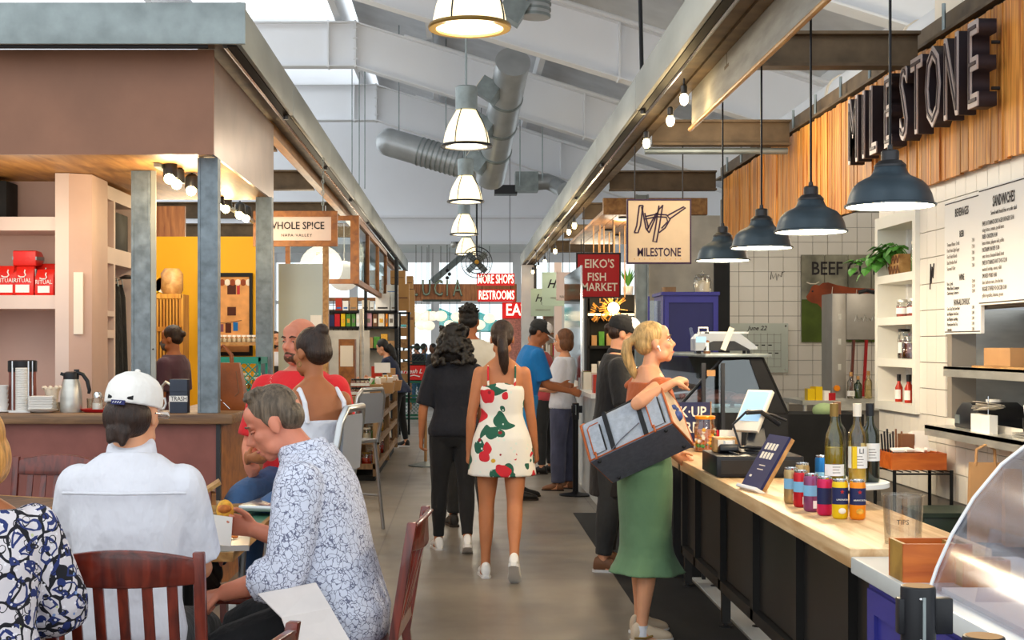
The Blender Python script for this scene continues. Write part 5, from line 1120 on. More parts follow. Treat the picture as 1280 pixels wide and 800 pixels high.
MB().tube([(xb+.08+.021*k,-.004,1.785+(.035 if k%2 else 0)+(.03 if k in (1,5,9) else 0)) for k in range(11)],.0045,5).build('script_logo','steel',h); MB().tube([(xb+.12,.0,2.07),(xb+.20,.0,2.09),(xb+.28,.0,2.07)],.02,8).build('latch','black_plastic',t); MB().cyl((xb-.10,-.03,1.12),(xb-.10,0,1.12),.03,n=14).build('stop_knob','can_orange',t)
for k in range(3): MB().box(xa+.06,xa+.09,-.004,0,1.3+.25*k,1.36+.25*k).build('hinge','steel',t)
for i,(x,lab,c) in enumerate(((1064,'left','mahogany'),(1080,'right','red_sign'))): tag(MB().cbox((px(x,0,15.1).x,15.15,.81),.03,.03,1.6,0,0,R(3)).build('broom_handle',c),lab+' broom handle leaning behind the band saw','handle','broom handles')
for i,(x,h,g,lab) in enumerate(((1068,.26,'jar','clear label bottle left'),(1077,.22,'wine_dark','short green bottle middle'),(1090,.27,'wine_gold','golden bottle right'))):
    bottle((px(x,0,13.3).x,13.42,1.02),lab+' on the saw table','jar' if i==0 else g,None,'edge_wood',('paper',.03,.09) if i==0 else None,h=h,grp='bottles on the saw table')
t=thing('steel_table','stainless prep table in the kitchen','table',(0,13.0,0)); xa,xb=px(1000,0,13).x,px(1045,0,13).x; MB().box(xa,xb,-.1,.7,.98,1.02).build('top','steel',t)
for x in (xa+.03,xb-.03): 
    for y in (-.07,.65): MB().cyl((x,y,0),(x,y,.98),.02,n=10).build('leg','steel',t)
for i,(x,c,s) in enumerate(((1014,'can_yellow',.11),(1022,'can_yellow',.13),(1031,'paper',.09),(1037,'can_red',.07))): tag(MB().cbox((px(x,0,13).x,13.05,1.02+s*.5),.07,.12,s,.2*i).build('ingredient_pack',c),('leftmost yellow','tall yellow','white','small red')[i]+' pack on the prep table','packet','packs on the prep table')
tag(MB().sph(px(1030,513,12.4),(.11,.09,.07),14,8).build('green_cloth','leaf',None,True),'pale green cloth bundle in front of the prep table','cloth'); COL.objects['green_cloth'].data.materials[0]=M('cloth_green','#a9c08a',.8)
tag(MB().box(px(985,0,12.3).x,px(1080,0,12.3).x,12.3,12.9,0,.92).build('kitchen_cabinet','black_rough'),'dark low cabinet along the kitchen passage','cabinet')
# recessed white wall shelf
t=thing('wall_shelf','white recessed wall shelf with four compartments','shelf',(0,0,0)); 
MB().box(3.17,3.19,8.80,9.66,1.10,2.44).build('back','shelf_white',t); MB().box(WX-.03,3.17,8.80,8.86,1.10,2.44).build('side','shelf_white',t); MB().box(WX-.03,3.17,9.60,9.66,1.10,2.44).build('side','shelf_white',t)
SH=[1.10,1.40,1.685,1.975]
for z in SH: MB().box(WX-.03,3.17,8.86,9.60,z,z+.055).build('shelf_board','shelf_white',t)
MB().box(WX-.03,3.17,8.86,9.60,2.36,2.44).build('top_board','shelf_white',t)
for i in range(5): 
    tt=thing('sauce_bottle','%s red hot sauce bottle on the bottom shelf compartment' % ('leftmost','second','middle','fourth','rightmost')[i],'bottle',(3.03+.04*(i%2),9.44-.10*i,SH[0]+.055),pi/2,'hot sauce bottles'); tt.rotation_euler=(0,0,-pi/2+.3)
    M('hot_sauce','#b5301c',.25); MB().lathe([(.024,0),(.026,.005),(.026,.10),(.012,.13),(.011,.15)],n=16).build('glass','hot_sauce',tt,True); MB().lathe([(.014,.145),(.014,.19),(.003,.191)],n=12).build('cap','black_plastic',tt,True); lab_band(tt,.0268,.02,.085,'paper')
tt=food_jar((3.05,9.22,SH[1]+.055),'amber swing-top jar on the second shelf compartment',.07,.16,'amber','chrome',name='amber_jar'); tt=food_jar((3.06,9.42,SH[1]+.055),'tall amber syrup bottle beside the swing-top jar',.045,.19,'amber','black_plastic',name='syrup_bottle',label='paper')
tag(MB().box(3.0,3.10,8.92,9.05,SH[1]+.055,SH[1]+.055+.14).build('gift_box','edge_wood'),'small wooden gift box in the second compartment','box')
for i in range(4): food_jar((3.02+.03*(i%2),9.32-.13*i,SH[2]+.055),'%s red jam jar on the third shelf compartment' % ('leftmost','second','third','rightmost')[i],.045,.105,'hot_sauce','steel',grp='jam jars',name='jam_jar',label='paper').rotation_euler=(0,0,-pi/2+.3)
for i,(y,z,h) in enumerate(((9.12,0,.20),(9.02,0,.13),(8.98,.14,.12),(8.93,0,.13))): food_jar((3.05,y,SH[3]+.055+z),'%s pickle jar on the top shelf compartment' % ('tall','short front','stacked upper','rightmost')[i],.043,h,'leaf' if i!=2 else 'food','cream',grp='pickle jars',name='pickle_jar')
t=thing('potted_plant','trailing green pothos in a bamboo-patterned pot on the top shelf','plant',(3.04,9.36,SH[3]+.055)); MB().box(-.07,.07,-.11,.11,0,.14).build('pot','edge_wood',t)
for i in range(14): MB().cbox((-.073,-.10+.033*(i%7),.035+.07*(i//7)),.006,.012,.06,0,R(35 if i%2 else -35)).build('pot_slat','shoe_brown',t)
stems=[]
for k in range(6):
    yy=.035*k-.09; pts=[V((0,yy,.13)),V((-.04-.015*k,yy+.05,.20+.012*(k%3))),V((-.07-.02*k,yy+.13+.012*k,.19-.012*k)),V((-.10-.025*k,yy+.20+.025*k,.11-.025*(k%4)))]; stems.append(pts)
    MB().tube(pts,.0035,6).build('stem','leaf',t,True)
for pts in stems:
    for f in (.25,.4,.52,.63,.74,.84,.93,1.0):
        q=f*3; i=min(2,int(q)); c=lerp(pts[i],pts[i+1],q-i)+V((rdr.uniform(-.02,.02),rdr.uniform(-.02,.02),rdr.uniform(-.01,.02)))
        m=Matrix.Translation(c) @ Matrix.Rotation(rdr.uniform(0,6.28),4,'Z') @ Matrix.Rotation(rdr.uniform(-.1,1.1),4,'Y'); L=rdr.uniform(.075,.115)
        v=[(0,0,0),(L*.25,L*.36,.006),(L*.6,L*.34,.0),(L,0,-.015),(L*.6,-L*.34,0),(L*.25,-L*.36,.006),(L*.5,0,.014)]
        MB().add([m @ V(u) for u in v],[(0,1,6),(1,2,6),(2,3,6),(3,4,6),(4,5,6),(5,0,6)]).build('leaf','leaf',t)
# menu boards
def menu(name,lab,y0,y1,z0,z1,rows,x=WX-.03):
    t=thing(name,lab,'menu board',(x,0,0)); b=MB().box(0,.02,y0,y1,z0,z1).build('board','paper',t)
    for a in (z0+.012,z1-.012): MB().box(-.002,0,y0+.01,y1-.01,a-.003,a+.003).build('border','ink',b)
    for s,size,dy,z,mat,al,sx in rows: text(s,size,(-.003,y1-dy,z),ONRIGHT,mat,b,'menu_line',.0004,sx,1,al,res=1)
    return t
rows=[('BEVERAGES',.068,.29,2.33,'ink','CENTER',.62),('BEER',.052,.29,2.20,'ink','CENTER',.62),('WINE',.052,.29,1.945,'ink','CENTER',.62),('NON-ALCOHOLIC',.052,.29,1.80,'ink','CENTER',.58)]
for i,s in enumerate(('Trumer Pilsner  Draft','Fort Point Light Lager','Fort Point Kolsch','East Brother Red','Seasonal Cider')): rows+=[(s,.033,.05,2.15-.036*i,'ink_soft','LEFT',.7),('7.00',.033,.45,2.15-.036*i,'ink_soft','LEFT',.7)]
for i,s in enumerate(('Rose, Syrah','White Blend, Sauvignon','Chardonnay, Carneros','Sauvignon Blanc','Pinot Noir, Carneros')): 
    if i<3: rows+=[(s,.030,.05,1.915-.028*i,'ink','LEFT',.7),('12.00',.030,.45,1.915-.028*i,'ink','LEFT',.7)]
for i,s in enumerate(('Coca Cola, Diet, Root Beer','San Pellegrino Fruit Soda','San Pellegrino Sparkling','Unsweetened Iced Tea','Lemonade')): rows+=[(s,.030,.05,1.765-.031*i,'ink','LEFT',.62),('3.00',.030,.45,1.765-.031*i,'ink','LEFT',.7)]
menu('beverage_menu','tall white beverages menu board on the tile wall',7.685,8.265,1.615,2.41,rows)
rows=[('SANDWICHES',.085,.36,2.335,'ink','CENTER',.56),('Served with french fries or a side salad',.034,.36,2.275,'ink','CENTER',.66)]
for i,(s,q) in enumerate((('FIVE DOT RANCH DRY AGED BURGER 15.00','crispy lettuce, tomato, special sauce'),('FRIED CHICKEN 14.00','butter lettuce, jalapeno aioli, pickles'),('PASTRAMI ON RYE 15.00','swiss cheese, thousand island, kraut'),('FIVE DOT RANCH HOT DOG 12.00','mustard, ketchup, onions, relish'),('SMOKED PORK 14.00','slaw, barbecue sauce, brioche bun'),('VEGGIE STUFFED FOCACCIA 13.00','grilled vegetables, hummus, greens'))):
    rows+=[(s,.036,.06,2.225-.073*i,'ink','LEFT',.62),(q,.033,.06,2.190-.073*i,'ink_soft','LEFT',.64)]
for i,s in enumerate(('FIELD GREENS','CHOPPED','STEAK SALAD','BACON CHEDDAR','BUTTERMILK')): rows+=[(s,.040,.72,2.27-.105*i,'ink','LEFT',.66),('mixed greens, herbs',.033,.72,2.23-.105*i,'ink_soft','LEFT',.66)]
menu('sandwich_menu','wide white sandwiches menu board at the right edge',6.2,7.68,1.772,2.425,rows,WX-.045)
# pass-through with steel ledges
t=thing('pass_shelf','stainless pass-through ledges in the wall opening','shelf',(0,0,0))
MB().box(2.80,3.45,5.9,8.24,1.045,1.065).build('lower_ledge','steel',t); MB().box(2.80,2.815,5.9,8.24,1.005,1.065).build('lower_lip','steel',t); MB().box(2.90,3.30,5.9,8.2,1.405,1.42).build('upper_ledge','steel',t); MB().box(2.90,2.912,5.9,8.2,1.36,1.42).build('upper_lip','steel',t)
MB().box(3.46,3.48,5.9,8.26,1.06,1.76).build('back_panel','dark_steel',t); MB().box(3.0,3.45,8.262,8.28,1.06,1.76).build('side_panel','steel',t)
p=thing('receipt_printer','round-backed dark printer on the lower ledge','printer',(3.05,7.85,1.065)); MB().loft([[(x,y,z) for y,z in ((-.22,0),(-.22,.06),(-.16,.12),(-.05,.155),(.08,.15),(.17,.10),(.2,.03),(.2,0))] for x in (-.14,.14)]).build('housing','black_plastic',p,bevel=.01); MB().cbox((-.142,.14,.05),.006,.07,.05).build('panel','galv',p)
MB().lathe([(.045,.13),(.045,.17)],(.02,.0,0),18).build('paper_roll','paper',p,True)
for i,(y,h) in enumerate(((7.60,.10),(7.52,.10),(7.43,.10))): tag(MB().cbox((2.88,y,1.065+h/2),.05,.075,h,.1*i).build('napkin_pack','paper'),('left','middle','right')[i]+' white paper packet on the lower ledge','packet','paper packets')
t=thing('ticket_spike','stack of paper tickets on a spike','tickets',(2.90,7.5,1.166)); MB().cyl((0,0,-.0),(0,0,.10),.003,n=6).build('spike','chrome',t)
for k in range(5): MB().cbox((0,0,.03+.008*k),.12,.13,.002,.4*k,R(4*k-8)).build('ticket','cream',t)
t=thing('pen_cup','black mesh cup of coloured markers on the ledge','pen cup',(2.98,7.12,1.065)); MB().lathe([(.04,0),(.045,.10),(.041,.10),(.037,.003),(.001,.003)],n=18,cap=False).build('cup','black_plastic',t,True)
for k in range(7): MB().cyl((.02*cos(k),.02*sin(k),.02),(.035*cos(k),.035*sin(k),.17+.01*(k%3)),.007,n=8).build('marker',('red_sign','can_blue','black_plastic','paper')[k%4],t,True)
t=thing('steel_pan_set','shallow steel pans stacked on the lower ledge','pans',(2.95,6.75,1.065)); 
for k in range(3): MB().box(-.1,.2,-.28,.3,.012*k,.012*k+.008).build('pan','steel',t)
open_box('clear_bin','tan storage bin on the upper ledge',2.96,3.20,7.35,7.72,1.42,.10,'kraft','kraft'); tag(MB().box(2.92,3.18,7.05,7.8,1.4201,1.432).build('cutting_board','edge_wood'),'thin wooden board on the upper ledge','board')
COL.objects['clear_bin'].location.z=1.433
open_box('upper_bin','clear-lidded tan bin stored high at the right edge',3.20,3.40,6.9,7.2,1.55,.14,'kraft','edge_wood')
tag(MB().box(3.15,3.44,6.3,7.5,1.53,1.55).build('bin_shelf','black_metal'),'black shelf holding the high storage bin','shelf')
# wire rack with orange tray
t=thing('wire_rack','black wire rack by the tile wall','rack',(0,0,0))
for x in (2.58,2.92):
    for y in (8.12,8.50): MB().cyl((x,y,0),(x,y,.80),.011,n=8).build('post','black_metal',t)
for z in (.35,.79):
    for k in range(8): MB().cyl((2.58+.0486*k,8.12,z),(2.58+.0486*k,8.50,z),.004,n=6).build('wire','black_metal',t)
    for y in (8.12,8.50): MB().cyl((2.58,y,z-.012),(2.92,y,z-.012),.006,n=6).build('rail','black_metal',t)
open_box('orange_tray','orange tray of utensils and napkins on the wire rack',2.57,2.90,8.14,8.48,.80,.10,'orange_box','orange_box')
for i in range(4): tag(MB().cbox((2.63+.07*i,8.22+.03*(i%2),.915),.07,.06,.012,.5*i,R(10)).build('napkin','paper'),('leftmost','second','third','rightmost')[i]+' folded napkin in the orange tray','napkin','napkins in the tray')
for i in range(8): tag(MB().cyl((2.60+.016*i,8.40,.83),(2.59+.018*i,8.41,1.0+.015*(i%3)),.006,n=6).build('utensil','black_plastic' if i<5 else 'shoe_brown'),'dark utensil handle standing in the orange tray','utensil','utensils in the orange tray')
tag(MB().cbox((2.82,8.40,.95),.10,.05,.13,.2,R(-15)).build('card_holder','paper'),'white card leaning at the back of the orange tray','card')
tag(MB().box(2.70,2.78,8.36,8.44,.812,1.0).build('wooden_block','shoe_brown'),'brown wooden block among the utensils','block')
t=thing('milk_crate','dark green crate on the low rack by the paper bags','crate',(2.70,7.78,.0)); MB().box(-.12,.2,-.18,.18,.0,.45).build('stand','black_rough',t); MB().box(-.12,.2,-.18,.18,.45,.60).build('shell','crate_dark',t,bevel=.006); MB().box(-.13,.21,-.19,.19,.585,.61).build('rim','crate_dark',t)
def paper_bag(loc,lab,w,d,h,rz,handle=True):
    t=thing('paper_bag',lab,'bag',loc,rz,'kraft paper bags'); MB().loft([[(sx*w/2*k,sy*d/2*q,z) for sx,sy in ((-1,-1),(1,-1),(1,1),(-1,1))] for z,k,q in ((0,1,1),(h*.35,1,.95),(h*.7,.99,.6),(h,.98,.25))]).build('body','kraft',t)
    MB().box(-w/2-.001,w/2+.001,-d/2-.003,-d/2,h*.06,h*.52).build('folded_flap','kraft',t)
    if handle:
        for q in (-1,1): MB().tube([(-.05,q*d*.12,h-.02),(-.045,q*d*.12,h+.07),(0,q*d*.12,h+.095),(.045,q*d*.12,h+.07),(.05,q*d*.12,h-.02)],.006,6).build('handle','kraft',t,True)
tag(MB().box(2.62,2.95,6.9,7.55,0,.50).build('low_cabinet','black_rough'),'dark low cabinet under the paper bags','cabinet')
paper_bag((2.80,7.28,.50),'front kraft paper bag with twisted handles against the tiles',.17,.12,.42,R(-12)); paper_bag((2.88,7.12,.50),'narrow kraft bag behind the front paper bag',.09,.12,.40,R(-12),False)
# MILESTONE hanging sign
t=thing('hanging_sign','square cream MILESTONE sign with brush monogram hanging over the counter','sign',(0,11.93,0)); a,b2=px(785,328,11.93),px(862,251,11.93); M('sign_cream','#e0c6a4',.6,var=.05)
b=MB().box(a.x,b2.x,-.015,.015,a.z,b2.z).build('panel','sign_cream',t); M('plum','#3a2440',.55)
for q in ((a.x-.012,b2.x+.012,a.z-.014,a.z),(a.x-.012,b2.x+.012,b2.z,b2.z+.014),(a.x-.012,a.x,a.z,b2.z),(b2.x,b2.x+.012,a.z,b2.z)): MB().box(q[0],q[1],-.022,.022,q[2],q[3]).build('frame_bar','plum',t)
cx=(a.x+b2.x)/2; text('MILESTONE',.098,(cx,-.018,a.z+.085),FRONT,'plum',b,ext=.001,sx=.76,sy=1.08)
def stroke(pts,w): 
    P=[V((a.x+x*(b2.x-a.x),-.016,a.z+z*(b2.z-a.z))) for x,z in pts]; MB().tube(P,[.0075]*len(P),5).build('brush_stroke','plum',b)
for s in ([(.18,.92),(.14,.60),(.10,.48)],[(.24,.92),(.20,.60),(.16,.48),(.10,.48)],[(.18,.92),(.24,.92)],[(.22,.90),(.29,.55),(.34,.48)],[(.27,.80),(.33,.55)],[(.34,.48),(.50,.86),(.56,.92)],[(.30,.52),(.46,.80)],[(.56,.93),(.50,.55),(.46,.34)],[(.50,.92),(.44,.55),(.40,.34),(.47,.33)],[(.27,.74),(.45,.78),(.62,.77),(.68,.70),(.60,.56),(.50,.48)],[(.27,.70),(.46,.74),(.62,.73),(.64,.66),(.54,.55)],[(.64,.76),(.90,.90),(.93,.885),(.67,.70)]): stroke(s,1)
for i in range(10): MB().box(a.x+.05+.045*i,a.x+.058+.045*i,-.018,-.015,a.z+.025,a.z+.033).build('gold_mark','food',b)
for x in (a.x+.06,b2.x-.06): MB().cyl((x,0,b2.z+.012),(x,0,3.292),.006,n=6).build('hook_rod','dark_steel',t)
MB().tube([(1.6,0,3.25),(2.85,0,3.25)],.03,10).build('cross_pipe','galv',t,True)
t=thing('canvas_shade','grey canvas roller shade hanging under the right beam','shade',(1.665,0,0)); MB().box(-.004,.004,2.6,9.85,3.13,3.5).build('cloth','canvas',t); MB().cyl((0,2.5,3.125),(0,9.95,3.125),.016,n=10).build('bottom_bar','edge_wood',t)
# ---------------------------------------------------------------- left stall: shelves and bar things
BT=1.115
t=thing('display_shelves','tall pink painted shelving unit behind the coffee bar','shelving',(0,0,0)); Y=9.45
XL=-4.6; XR=px(70,0,Y).x; XC=px(87,0,Y).x; XE=px(112,0,Y).x
MB().box(XL,XC,Y+.45,Y+.48,0,2.74).build('back_panel','pink_paint',t)
MB().box(XR,XC,Y-.02,Y+.45,0,2.74).build('front_stile','pink_light',t)
MB().loft([[(XC,Y-.02,z),(XE,Y+.06,z),(XE,Y+.48,z),(XC,Y+.48,z)] for z in (0,2.74)]).build('corner_post','pink_paint',t)
LV=[]
for a,b in ((515,520),(369,386),(271,288)):
    z1=px(0,a,Y).z; z0=px(0,b,Y).z; LV.append(z1); MB().box(XL,XR,Y,Y+.45,z0,z1).build('shelf_board','pink_light',t)
xm=-3.5; MB().box(xm-.02,xm+.02,Y,Y+.45,0,2.74).build('divider','pink_light',t)
# receding side face with two bays
yA,yB=Y+.10,Y+1.35; ym=Y+.72; xs=XE-.02
for ya,yb in ((yA-.04,yA+.02),(ym-.02,ym+.02),(yB-.05,yB)): MB().box(xs-.15,xs+.01,ya,yb,0,2.72).build('side_stile','pink_light',t)
for z0,z1 in ((2.62,2.72),(2.15,2.27),(1.76,1.80),(1.60,1.66)): 
    MB().box(xs-.15,xs+.01,yA+.02,ym-.02,z0,z1).build('side_rail','pink_light',t)
    if z0>2: MB().box(xs-.15,xs+.01,ym+.02,yB-.05,z0,z1).build('side_rail','pink_light',t)
MB().box(xs-.17,xs-.15,yA,yB,0,2.72).build('side_back','pink_paint',t)
tag(MB().cbox((px(98,0,Y).x,Y+.0,px(0,379,Y).z),.065,.012,.43).build('paint_board','cream'),'narrow cream board hanging on the pink corner post','board')
tag(MB().box(xs-.145,xs-.02,ym+.06,yB-.1,2.271,2.56).build('storage_bin','black_rough',bevel=.01),'dark square bin in the upper side shelf','bin')
def coffee_bag(x,y,z,lab,w=.155,h=.215,rz=0,lay=False):
    t=thing('coffee_bag',lab,'coffee bag',(x,y,z),rz,'red coffee bags'); rx=0
    b=MB().loft([[(sx*w/2*k,sy*.05*q,zz) for sx,sy in ((-1,-1),(1,-1),(1,1),(-1,1))] for zz,k,q in ((0,1,1),(.02,1.02,1.1),(h*.7,1,.95),(h*.92,.97,.5),(h,.95,.35))]).build('bag_body','red_bag',t,bevel=.004)
    for q in (-1,1): MB().box(q*w/2-.006 if q<0 else w/2-.002,q*w/2+.002 if q<0 else w/2+.006,-.012,.012,.0,h*.9).build('side_seam','galv',t)
    if not lay:
        MB().box(-w*.32,w*.32,-.060,-.052,h*.1,h*.36).build('blank_label','paper',b); text('RITUAL',.042,(0,-.0575,h*.50),FRONT,'paper',b,ext=.0005,sx=.9)
        MB().tube([(-.03,-.056,h*.66),(-.015,-.056,h*.62),(.01,-.056,h*.62),(.022,-.056,h*.68),(.014,-.056,h*.78),(.018,-.054,h*.86)],.0045,6).build('hook_mark','paper',b)
    else: t.rotation_euler=(R(-88),0,rz)
    return t
zs=LV[1]+.001
for x,yy,lab in ((8,0,'leftmost RITUAL coffee bag cut by the left edge'),(29,0,'middle RITUAL coffee bag on the pink shelf'),(58,-.02,'right RITUAL coffee bag leaning by the stile')): coffee_bag(px(x,0,Y+.1).x,Y+.14+yy,zs,lab,.15 if x<50 else .135,.21 if x<50 else .185,0 if x<50 else R(-8))
coffee_bag(px(55,0,Y+.26).x,Y+.30,zs,'coffee bag standing behind the right RITUAL bag',.15,.235)
coffee_bag(px(36,0,Y+.2).x,Y+.10,zs+.262,'red coffee bag lying on top of the others',.16,.2,0,True)
tag(MB().box(px(0,0,Y+.2).x-.2,px(11,0,Y+.2).x,Y+.15,Y+.40,LV[2]+.001,LV[2]+.27).build('dark_bin','black_rough',bevel=.008),'dark bin on the top pink shelf at the left edge','bin')
tag(MB().cyl((xs-.07,Y+.35,2.272),(xs-.07,Y+.35,2.46),.065,n=20).build('paper_tub','paper',None,True),'white tub with red rim in the side shelf','tub')
coffee_bag(xs-.075,Y+.42,1.801,'red coffee bag in the side shelf',.14,.2,R(70))
# aprons on hooks in the lower side bay
for i in range(3):
    t=thing('hanging_apron','%s black apron hanging in the side bay' % ('near','middle','far')[i],'apron',(xs-.07+.0*i,ym+.15+.15*i,0),0,'hanging aprons')
    rings=[]
    for z,w,d in ((2.02,.03,.02),(1.92,.09,.04),(1.6,.11,.05),(1.2,.12,.06),(.9,.13,.06)):
        rings.append([(d*cos(a)*(1+.25*sin(5*a+i)),w*sin(a)*(1+.2*cos(4*a)),z) for a in [2*pi*k/20 for k in range(20)]])
    MB().loft(rings).build('cloth','cl_black',t,True); MB().tube([(-.03,0,2.05),(.02,0,2.06),(.03,0,2.0)],.006,6).build('hook','galv',t)
tag(MB().lathe([(.06,0),(.065,.01),(.02,.03)],(xs+.02,ym+.35,2.06),16).build('hook_wheel','dark_steel',None,True),'round metal hook plate above the hanging aprons','hook')
# bar-top things
def at(x,Y=8.78): return (x-CX)/F*Y
yb=8.78
t=thing('cup_stack','tall stack of white paper lids in a wire rack','cup stack',(at(28),yb,BT)); MB().cbox((0,0,.006),.14,.12,.012).build('base','white_plastic',t)
for q in (-1,1):
    for p in (-1,1): MB().cyl((q*.052,p*.04,.01),(q*.052,p*.04,.33),.006,n=8).build('rod','chrome',t)
for k in range(24): MB().lathe([(.042,0),(.044,.002),(.044,.008),(.041,.010)],(0,0,.012+.0115*k),16).build('lid','paper',t,True)
t=thing('cup_tower','stack of white cups at the left edge of the bar','cup stack',(at(2),yb,BT)); MB().lathe([(.05,0),(.07,.006),(.07,.012),(.03,.014)],n=20).build('saucer','white_plastic',t,True)
for k in range(5): MB().lathe([(.034-.001*k,0),(.046-.001*k,.04),(.043,.038),(.03,.004)],(0,0,.014+.03*k),18).build('cup','white_plastic',t,True)
t=thing('coffee_grinder','brown and black grinder behind the lid stack','grinder',(at(36,9.2),9.55,BT)); MB().lathe([(.085,0),(.09,.01),(.085,.25),(.09,.26)],n=24).build('body','counter_brown',t,True); MB().lathe([(.092,.26),(.092,.33),(.08,.335),(.003,.336)],n=24).build('hopper_lid','black_plastic',t,True)
t.location=(at(36,9.0),9.0-.13,BT)
t=thing('napkin_stack','stack of folded white napkins on a plate','napkins',(at(56),yb-.05,BT)); MB().lathe([(.05,0),(.09,.012),(.10,.02),(.003,.016)],n=24).build('plate','white_plastic',t,True)
for k in range(11): MB().cbox((.002*(k%3),0,.028+.0075*k),.15,.11,.005,.03*(k%4)).build('napkin','paper',t)
t=thing('basket_cups','white fluted cups behind the napkin stack','cups',(at(58),yb+.12,BT)); MB().lathe([(.03,0),(.045,.125),(.06,.155),(.055,.155),(.04,.12)],n=18,cap=False).build('bowl','cream',t,True)
for k in range(9): a=2*pi*k/9; MB().sph((.055*cos(a),.055*sin(a),.155),.012,8,6).build('flute','cream',t,True)
tag(MB().lathe([(.022,0),(.022,.15),(.012,.19),(.006,.22)],(at(69),yb+.2,BT),14).build('red_bottle','can_red',None,True),'slim red squeeze bottle behind the carafe','bottle')
t=thing('coffee_carafe','brushed steel thermal carafe with black lid and handle','carafe',(at(89),yb,BT))
MB().lathe([(.068,0),(.071,.01),(.071,.06),(.066,.13),(.056,.19),(.048,.215)],n=32).build('body','steel',t,True); MB().lathe([(.049,.213),(.050,.235),(.044,.255),(.03,.262),(.003,.263)],n=28).build('lid','black_plastic',t,True)
MB().tube([(.03,0,.258),(.075,0,.245),(.105,0,.20),(.118,0,.14),(.112,0,.12)],[.012,.013,.013,.012,.009],10).build('handle','black_plastic',t,True); MB().cbox((.035,0,.27),.03,.02,.012).build('thumb_lever','black_plastic',t); MB().cbox((-.055,0,.245),.025,.02,.02,0,0,R(20)).build('spout','black_plastic',t)
t=thing('condiment_tray','red tray holding shaker and squeeze bottle','tray',(at(128),yb,BT)); MB().lathe([(.09,0),(.10,.006),(.115,.022),(.108,.022),(.09,.008),(.003,.007)],n=28).tf(Matrix.Diagonal((1.25,.8,1,1))).build('dish','red_sign',t,True)
t=thing('sugar_shaker','glass sugar shaker with chrome top on the red tray','shaker',(at(123),yb-.02,BT+.009)); MB().lathe([(.036,0),(.036,.065),(.026,.085),(.024,.09)],n=18).build('glass','jar',t,True); MB().lathe([(.033,.003),(.033,.05),(.003,.05)],n=16).build('sugar','paper',t,True); MB().lathe([(.027,.085),(.028,.105),(.02,.122),(.004,.126)],n=18).build('top','chrome',t,True); MB().tube([(.028,0,.09),(.048,0,.085),(.046,0,.04),(.036,0,.03)],.004,6).build('handle','jar',t,True)
t=thing('squeeze_bottle','white squeeze bottle with nozzle on the red tray','bottle',(at(141),yb+.01,BT+.009)); MB().lathe([(.038,0),(.040,.006),(.040,.125),(.036,.135)],n=22).build('body','cream',t,True); MB().lathe([(.037,.133),(.037,.148),(.02,.158),(.008,.165),(.005,.20),(.003,.201)],n=18).build('nozzle_cap','white_plastic',t,True)
t=thing('sugar_packets','small bowl of yellow sweetener packets','bowl',(at(160),yb+.04,BT)); MB().lathe([(.035,0),(.055,.05),(.052,.05),(.03,.004)],n=20,cap=False).build('bowl','stone',t,True)
for k in range(9): MB().cbox((.04*cos(k*1.3)*.7,.03*sin(k*1.3),.055),.035,.006,.055,k*.7,R(12*(k%3-1))).build('packet','food' if k%3 else 'cream',t)
t=thing('straw_mug','white mug with red hook mark holding wooden stirrers','mug',(at(195),yb-.08,BT)); b=MB().lathe([(.042,0),(.045,.005),(.046,.11),(.0425,.11),(.040,.01),(.001,.009)],n=28,cap=False).build('cup','white_plastic',t,True); MB().tube([(.044,0,.09),(.075,0,.092),(.082,0,.06),(.07,0,.028),(.044,0,.025)],.008,8).build('handle','white_plastic',t,True)
MB().tube([(-.018,-.046,.035),(-.005,-.0475,.022),(.012,-.0465,.03),(.015,-.046,.055),(.008,-.047,.075),(.012,-.046,.088)],.0045,6).build('hook_mark','red_sign',b)
for k in range(7): MB().cyl((-.01+.004*k,.0,.02),(-.075+.018*k,.005,.205-.012*abs(k-3)),.004,n=6).build('stirrer','cream' if k%2 else 'edge_wood',t)
t=thing('trash_box','slate blue TRASH box with a lettered band','box',(at(228),yb-.08,BT)); M('slate','#3b4250',.6,var=.1); b=MB().box(-.056,.056,-.045,.045,0,.215).build('box','slate',t,bevel=.003); MB().box(-.058,.058,-.048,-.045,.073,.11).build('band','paper',b); text('TRASH',.040,(.004,-.0495,.091),FRONT,'ink',b,ext=.0005,sx=.85); MB().box(-.058,.058,-.049,-.044,.138,.142).build('fold','slate',b)
tag(MB().lathe([(.035,0),(.038,.06),(.03,.062)],(at(213),yb+.12,BT),16).build('white_cup','white_plastic',None,True),'white cup behind the mug beside the trash box','cup')
t=thing('bar_tap','small metal tap behind the mug','tap',(at(193),9.0,BT)); MB().tube([(0,0,0),(0,0,.16),(.03,-.02,.19),(.07,-.04,.17),(.075,-.04,.13)],.010,8).build('spout','steel',t,True); MB().cyl((-.01,0,.13),(-.05,0,.14),.006,n=8).build('lever','black_metal',t)
for i,(x,r,h) in enumerate(((64,.028,.06),(108,.026,.085),(12,.03,.07))): t=thing('small_glass',('small glass behind the napkin plate','glass shaker between carafe and red tray','small glass at the lid rack')[i],'glass',(at(x),yb+.10,BT)); MB().lathe([(r*.85,0),(r,h),(r*.93,h),(r*.8,.004),(.001,.004)],n=16,cap=False).build('wall','jar',t,True)
t=thing('leather_tote','brown leather tote bag slouched on the bar corner','bag',(-1.595,9.12,BT)); b=MB().loft([[(sx*w,sy*d,z) for sx,sy in ((-1,-1),(0,-1.15),(1,-1),(1.05,0),(1,1),(0,1.1),(-1,1),(-1.05,0))] for z,w,d in ((0,.145,.075),(.06,.150,.085),(.2,.125,.06),(.30,.105,.04),(.315,.10,.035))]).build('body','leather',t,True)
for q in (-1,1): MB().tube([(-.05,q*.03,.30),(-.06,q*.03,.39),(-.01,q*.02,.43),(.045,q*.03,.37),(.05,q*.03,.30)],.009,8).build('handle','leather',t,True)
